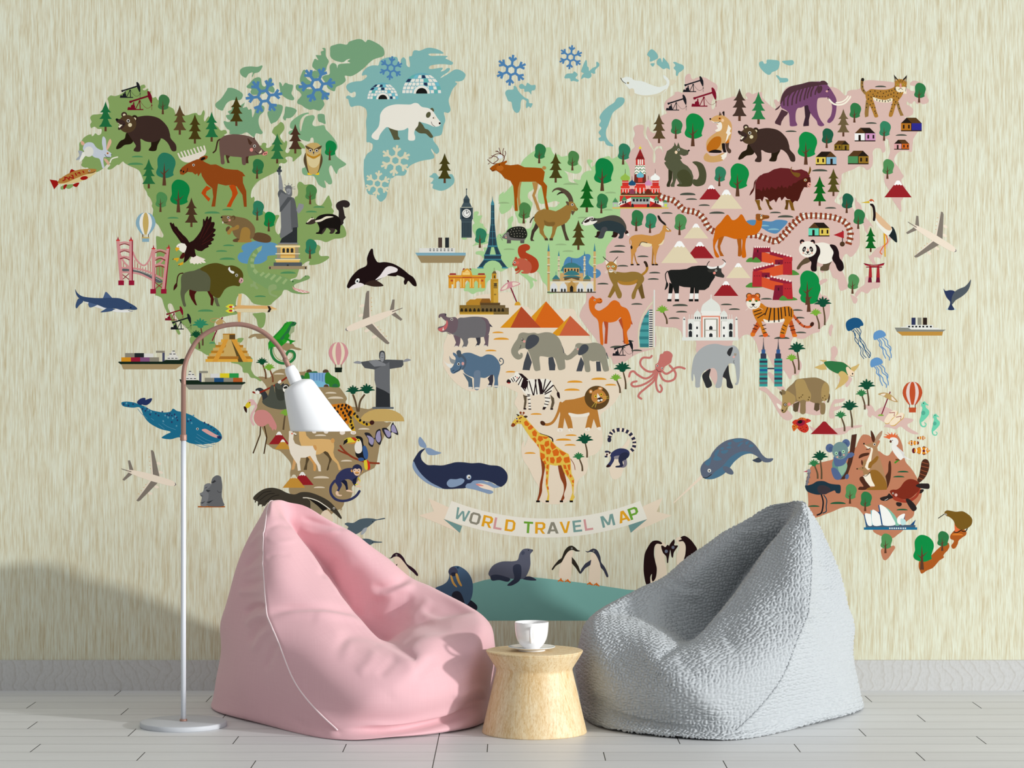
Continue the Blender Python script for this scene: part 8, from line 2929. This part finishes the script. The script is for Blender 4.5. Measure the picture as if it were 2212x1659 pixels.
CREASE = [('as s_1 s_2 c3 c4 c5 c6', .75), ('c3 k3 r4', .55), ('ar r2 r3 r4', .8), ('r4 r45 r5', .6), ('v4 s2 s3 o7', .9), ('c6 d6 e6 f6', .35), ('a6 b6 c6', .15), ('av v2 v3 v4', .5), ('ab as ap', .2),
          ('ao o1 o2 o3 o4', .35)]
SEAM = 'ap as s_1 s_2 c3 c4 c5 c6'.split()
# creases and puckers pressed into or raised on the cloth: (points, depth in metres, half-width on the grid)
FOLDS = [
    ('400 745 330 735 250 790', -.015, 18), ('405 785 330 815 265 870', .012, 22), ('415 825 340 880 280 980', -.011, 22), ('440 870 370 940 310 1040', .010, 22), ('470 960 430 1050 390 1160', -.008, 22),
    ('388 640 300 650 215 650', .009, 22), ('385 560 320 590 240 600', -.008, 20), ('385 450 320 500 240 540', .007, 20), ('380 380 330 430 270 490', -.007, 18), ('390 255 350 300 300 360', .007, 18),
    ('395 300 480 330 600 320', .003, 18), ('390 250 480 215 570 240', -.004, 18), ('395 430 470 405 560 420', -.003, 16), ('1150 650 1090 720 1040 820', -.007, 30), ('1230 650 1180 740 1120 830', .006, 34),
    ('1330 650 1280 730 1200 810', -.006, 30), ('1450 680 1390 760 1300 830', .005, 32), ('850 420 790 500 740 560', -.008, 30), ('620 170 760 215 930 245', -.008, 20), ('610 240 740 275 880 250', .006, 22),
    ('960 420 890 540 860 680', .006, 44), ('700 800 800 850 900 960', .004, 46), ('1180 1320 1290 1210 1380 1110', .006, 60), ('1240 1050 1180 1120 1110 1200', -.005, 34), ('1100 1010 1060 1100 980 1180', .005, 36),
    ('1480 1060 1420 1130 1330 1220', -.005, 36), ('1590 1330 1690 1290 1800 1260', .009, 32), ('1590 1420 1710 1365 1810 1320', -.009, 24), ('640 1515 760 1556 880 1556', .006, 20), ('560 1450 680 1520 820 1566', -.005, 22),
    ('880 1536 1050 1522 1200 1516 1350 1492 1500 1458 1660 1412 1790 1370', -.010, 12),
    # folds where the cloth below the line swells out over the cloth above it (or under it, when negative)
    ('406 800 560 772 720 770 930 792 1030 848', .009, 24, 1), ('1060 632 1150 646 1250 612 1350 566', .012, 26, 1), ('1110 958 1240 1022 1370 1104', .006, 26, 1), ('1380 760 1520 812 1760 776', .005, 24, 1),
    ('870 1534 1050 1520 1200 1514 1350 1490 1500 1456 1660 1410 1800 1366', -.012, 22, 1), ('860 1110 930 960 1080 968 1180 1020', .004, 30, 1), ('1280 1000 1420 930 1600 905', .004, 30, 1)]


CELL = .0212


def PANELS(sgn):
    return ((-.75 * sgn, -.62, .2), (.1 * sgn, -.98, .2), (.55 * sgn, -.45, .7), (.95 * sgn, -.1, .3), (.5 * sgn, .8, .2), (-.4 * sgn, .85, .3))


def bag_mesh(name, mirror, weave):
    keys = list(CAGE)
    idx = {k: i for i, k in enumerate(keys)}

    def P3(X, Y, d):
        px_, py_ = 440 + X / 2.9625, 1060 + Y / 2.9625
        if mirror: px_ = 2321 - px_
        return at(px_, py_, d)
    target = [P3(*CAGE[k]) for k in keys]
    for k in keys:
        if k[0] == 'l': target[idx[k]].z = .0
    faces = [[idx[q] for q in f.split()] for row in FACES.split('\n') for f in row.split('|')]
    if mirror: faces = [f[::-1] for f in faces]
    me = bpy.data.meshes.new(name + '_cage')
    me.from_pydata([tuple(p) for p in target], [], faces)
    bm = bmesh.new(); bm.from_mesh(me)
    bmesh.ops.recalc_face_normals(bm, faces=bm.faces)
    bm.to_mesh(me); bm.free()
    cr = me.attributes.new('crease_edge', 'FLOAT', 'EDGE')
    emap = {tuple(sorted(e.vertices)): e.index for e in me.edges}
    for path, val in CREASE:
        q = path.split()
        for a, b_ in zip(q[:-1], q[1:]):
            e = emap.get(tuple(sorted((idx[a], idx[b_]))))
            if e is not None: cr.data[e].value = val
    for a, b_ in zip(SEAM[:-1], SEAM[1:]):
        e = emap.get(tuple(sorted((idx[a], idx[b_]))))
        if e is not None: me.edges[e].use_seam = True
    ob = bpy.data.objects.new(name + '_cage', me)
    COL.objects.link(ob)
    md = ob.modifiers.new('s', 'SUBSURF')
    md.render_levels = md.levels = 3
    md.use_limit_surface = True
    n = len(keys)
    T = np.array([tuple(t) for t in target])
    cur = T.copy()
    for it in range(7):                                  # move the cage until the smooth skin passes through the measured points
        me.vertices.foreach_set('co', cur.ravel())
        me.update()
        ev = ob.evaluated_get(bpy.context.evaluated_depsgraph_get())
        m2 = ev.to_mesh()
        co = np.empty(len(m2.vertices) * 3); m2.vertices.foreach_get('co', co)
        lim = co.reshape(-1, 3)[:n]
        cur = cur + .75 * (T - lim)
        ev.to_mesh_clear()
    me.vertices.foreach_set('co', cur.ravel())
    md.levels = 6 if weave else 5
    me.update()
    ev = ob.evaluated_get(bpy.context.evaluated_depsgraph_get())
    out = bpy.data.meshes.new_from_object(ev)
    out.name = name
    bpy.data.objects.remove(ob)
    # seam chain
    seam = [tuple(e.vertices) for e in out.edges if e.use_seam]
    nv = len(out.vertices)
    co = np.empty(nv * 3); out.vertices.foreach_get('co', co); co = co.reshape(-1, 3)
    nr = np.empty(nv * 3); out.vertices.foreach_get('normal', nr); nr = nr.reshape(-1, 3)
    dist = co[:, 1] + WALL_D
    gx = CX + co[:, 0] * F / dist
    gy = CY - (co[:, 2] - EYE) * F / dist
    if mirror: gx = 2321 - gx
    gx = (gx - 440) * 2.9625; gy = (gy - 1060) * 2.9625
    front = np.clip((-nr[:, 1] + .25) * 3, 0, 1)
    off = np.zeros(nv)
    kf = .5 if weave else .9
    for path, amp, w, *odd in FOLDS + [('1345 1090 1190 1240 1010 1400 850 1540', .022 if weave else .003, 75)]:
        q = list(map(float, path.split()))
        pts = cat3([Vector((q[i], q[i + 1], 0)) for i in range(0, len(q), 2)], 6)
        best = np.full(nv, 1e9); par = np.zeros(nv); sgd = np.zeros(nv)
        m_ = len(pts) - 1
        for i in range(m_):
            ax, ay = pts[i].x, pts[i].y
            bx, by = pts[i + 1].x - ax, pts[i + 1].y - ay
            t = np.clip(((gx - ax) * bx + (gy - ay) * by) / (bx * bx + by * by + 1e-9), 0, 1)
            d = np.hypot(gx - ax - t * bx, gy - ay - t * by)
            better = d < best
            best = np.where(better, d, best); par = np.where(better, (i + t) / m_, par)
            sgd = np.where(better, np.sign(bx * (gy - ay) - by * (gx - ax)), sgd)
        taper = np.clip(np.minimum(par, 1 - par) * 3.5, 0, 1)
        taper = taper * taper * (3 - 2 * taper)
        if odd: prof = sgd * (best / w) * np.exp(.5 - .5 * (best / w) ** 2)
        else: prof = np.exp(-(best / w) ** 2)
        off += amp * kf * taper * prof * front
    # slow hand-soft undulation
    x, y, z = co[:, 0] * (-1 if mirror else 1), co[:, 1], co[:, 2]
    und = .0022 * (np.sin(17 * x + 9 * z) * np.sin(13 * z - 11 * y + 1) + .6 * np.sin(31 * x - 23 * z + 19 * y))
    off += und * np.clip(z / .06, 0, 1)
    if weave:
        # basket knit as real relief: blocks of two strands, alternately across and along the cloth
        AX = [Vector(n_).normalized() for n_ in PANELS(-1)]
        pk = np.stack([nr @ np.array(a_) for a_ in AX], 1).argmax(1)
        hh = np.zeros(nv)
        for k_, a_ in enumerate(AX):
            u_ = Vector((0, 0, 1)).cross(a_).normalized(); v_ = a_.cross(u_)
            p_ = pk == k_
            uu = co[p_] @ np.array(u_) / CELL; vv = co[p_] @ np.array(v_) / (CELL * .8)
            wu = .10 * np.sin(2.1 * vv + 1.7 * uu) + .07 * np.sin(4.3 * vv - 2.9 * uu + 1)
            wv_ = .10 * np.sin(2.3 * uu - 1.3 * vv + 2) + .07 * np.sin(3.7 * uu + 3.1 * vv)
            uu = uu + wu; vv = vv + wv_
            pr = np.mod(np.floor(uu) + np.floor(vv), 2)
            fu_, fv_ = uu - np.floor(uu), vv - np.floor(vv)
            sA = np.abs(np.sin(2 * np.pi * fu_)) ** .8 * np.sin(np.pi * fv_) ** .6
            sB = np.abs(np.sin(2 * np.pi * fv_)) ** .8 * np.sin(np.pi * fu_) ** .6
            hh[p_] = np.where(pr > .5, sA, sB)
        off += .0068 * (hh - .6)
    co2 = co + nr * off[:, None]
    co2[:, 2] = np.maximum(co2[:, 2], 0.0008)
    out.vertices.foreach_set('co', co2.ravel())
    out.update()
    # chain order for the piping
    nb_ = {}
    for a, b_ in seam: nb_.setdefault(a, []).append(b_); nb_.setdefault(b_, []).append(a)
    start = min((v for v in nb_ if len(nb_[v]) == 1), key=lambda v: co2[v][2])
    chain, prev = [start], None
    while True:
        nx = [v for v in nb_[chain[-1]] if v != prev]
        if not nx: break
        prev = chain[-1]; chain.append(nx[0])
    piping = [Vector(co2[v]) + Vector(nr[v]) * .0010 for v in chain]
    # cloth coordinates: each panel keeps its own straight weave
    uv = out.uv_layers.new(name='UVMap')
    nl = len(out.loops)
    li = np.empty(nl, dtype=np.int32); out.loops.foreach_get('vertex_index', li)
    lp = np.zeros(nl, dtype=np.int32)
    pn = np.empty(len(out.polygons) * 3); out.polygons.foreach_get('normal', pn); pn = pn.reshape(-1, 3)
    ls = np.empty(len(out.polygons), dtype=np.int32); out.polygons.foreach_get('loop_start', ls)
    cen = np.empty(len(out.polygons) * 3); out.polygons.foreach_get('center', cen); cen = cen.reshape(-1, 3)
    sgn = -1 if mirror else 1
    axes = []
    for nvec in PANELS(sgn):
        a_ = Vector(nvec).normalized()
        u_ = Vector((0, 0, 1)).cross(a_).normalized()
        axes.append((a_, u_, a_.cross(u_)))
    dots = np.stack([pn @ np.array(a_[0]) for a_ in axes], 1)
    pick = dots.argmax(1)
    lt = np.empty(len(out.polygons), dtype=np.int32); out.polygons.foreach_get('loop_total', lt)
    lpick = np.repeat(pick, lt)
    U = np.zeros((nl, 2))
    for k, (a_, u_, v_) in enumerate(axes):
        s_ = lpick == k
        p = co2[li[s_]]
        U[s_, 0] = p @ np.array(u_); U[s_, 1] = p @ np.array(v_)
    uv.data.foreach_set('uv', U.ravel())
    out.polygons.foreach_set('use_smooth', [True] * len(out.polygons))
    return out, piping


M_PINK, nt, b = newmat('pink_cotton_twill', rough=.8)
uvv = node(nt, 'ShaderNodeTexCoord').outputs['UV']
def uvmap(sc):
    mp = node(nt, 'ShaderNodeMapping'); mp.inputs['Scale'].default_value = sc
    nt.links.new(uvv, mp.inputs[0]); return mp.outputs[0]
th = noise(nt, uvmap((6, 420, 1)), 1, 2, .6)
tv = noise(nt, uvmap((420, 6, 1)), 1, 2, .6)
ca = ramp(nt, th, [(.3, 'dbacb3'), (.7, 'e1b5bb')])
cb = ramp(nt, tv, [(.3, 'dbacb3'), (.7, 'e1b5bb')])
nt.links.new(mix(nt, ca, cb, .5), b.inputs['Base Color'])
b.inputs['Sheen Weight'].default_value = .25
b.inputs['Sheen Roughness'].default_value = .5
b.inputs['Specular IOR Level'].default_value = .25
hsum = node(nt, 'ShaderNodeMath', operation='ADD')
nt.links.new(th, hsum.inputs[0]); nt.links.new(tv, hsum.inputs[1])
bump(nt, b, hsum.outputs[0], .06, .0006)
M_PIPE, _, _ = newmat('pale_pink_piping', lin('f0dcde'), .7)

# chunky basket-knit: 2x2 blocks of strands, alternately across and along
M_KNIT, nt, b = newmat('grey_basket_knit', lin('b6bbbe'), .85)
b.inputs['Specular IOR Level'].default_value = .2
uvv = node(nt, 'ShaderNodeTexCoord').outputs['UV']
fib = noise(nt, uvv, 900, 3, .7)
bump(nt, b, fib, .5, .0012)
M_KPIPE, _, _ = newmat('grey_knit_piping', lin('a6abae'), .85)

for nm, mir, lab, M1, M2 in (('pink', False, 'pink cotton bean bag chair with a deep seat standing left of the wooden side table', M_PINK, M_PIPE),
                             ('grey', True, 'light grey chunky knit bean bag chair standing right of the wooden side table', M_KNIT, M_KPIPE)):
    px_c = 760 if not mir else 2321 - 760
    base = at(px_c, CY, 8.35); base.z = 0
    root = empty('bean_bag_chair', base)
    tag(root, lab, 'bean bag')
    sk, pipe = bag_mesh('cover', mir, mir)
    link('cover', sk, M1, root, True)
    link('piping', tube('piping', resample(cat3(pipe, 2), .006), 0.0028 if not mir else .003, 8), M2, root, True)

# ------------------------------------------------------------------ light
w = bpy.data.worlds.new('soft_daylight')
scene.world = w
w.use_nodes = True
wt = w.node_tree
bg = wt.nodes['Background']
bg.inputs['Color'].default_value = (.975, .988, 1, 1)
tcw_ = node(wt, 'ShaderNodeTexCoord')
dp = node(wt, 'ShaderNodeVectorMath', operation='DOT_PRODUCT')
dp.inputs[1].default_value = Vector((.70, -.52, .48)).normalized()
wt.links.new(tcw_.outputs['Generated'], dp.inputs[0])
mr = node(wt, 'ShaderNodeMapRange')
for i, v_ in ((1, -1), (2, 1), (3, .27), (4, .68)): mr.inputs[i].default_value = v_
wt.links.new(dp.outputs['Value'], mr.inputs[0])
wt.links.new(mr.outputs[0], bg.inputs['Strength'])
sl = bpy.data.lights.new('sun', 'SUN')
sl.energy = 2.5
sl.angle = math.radians(2.6)
sl.color = (1, .99, .97)
so = bpy.data.objects.new('sun', sl)
COL.objects.link(so)
so.location = (4, -4, 3)
so.rotation_euler = Vector((-2.0, 1.0, -.5)).to_track_quat('-Z', 'Y').to_euler()

wl = bpy.data.lights.new('window_fill', 'AREA')         # added soft lamp for an unseen window at right, low so wall top dims
wl.shape = 'RECTANGLE'
wl.size, wl.size_y = 2.6, 1.7
wl.energy = 85
wl.color = (.97, .985, 1)
wo = bpy.data.objects.new('window_fill', wl)
COL.objects.link(wo)
wo.location = (4.3, -4.2, 1.0)
wo.rotation_euler = (Vector((.4, 0, .95)) - wo.location).to_track_quat('-Z', 'Y').to_euler()

# ------------------------------------------------------------------ camera
cam = bpy.data.cameras.new('camera')
co_ = bpy.data.objects.new('camera', cam)
COL.objects.link(co_)
co_.location = (0, -WALL_D, EYE)
co_.rotation_euler = (math.pi / 2, 0, 0)
cam.sensor_fit = 'HORIZONTAL'
cam.sensor_width = 36
cam.lens = 36 * F / 2212
cam.clip_end = 60
scene.camera = co_
vs = scene.view_settings
scene.display_settings.display_device = 'sRGB'
vs.view_transform = 'Standard'
vs.look = 'None'
vs.exposure = -.1
vs.gamma = 1
vs.use_curve_mapping = False
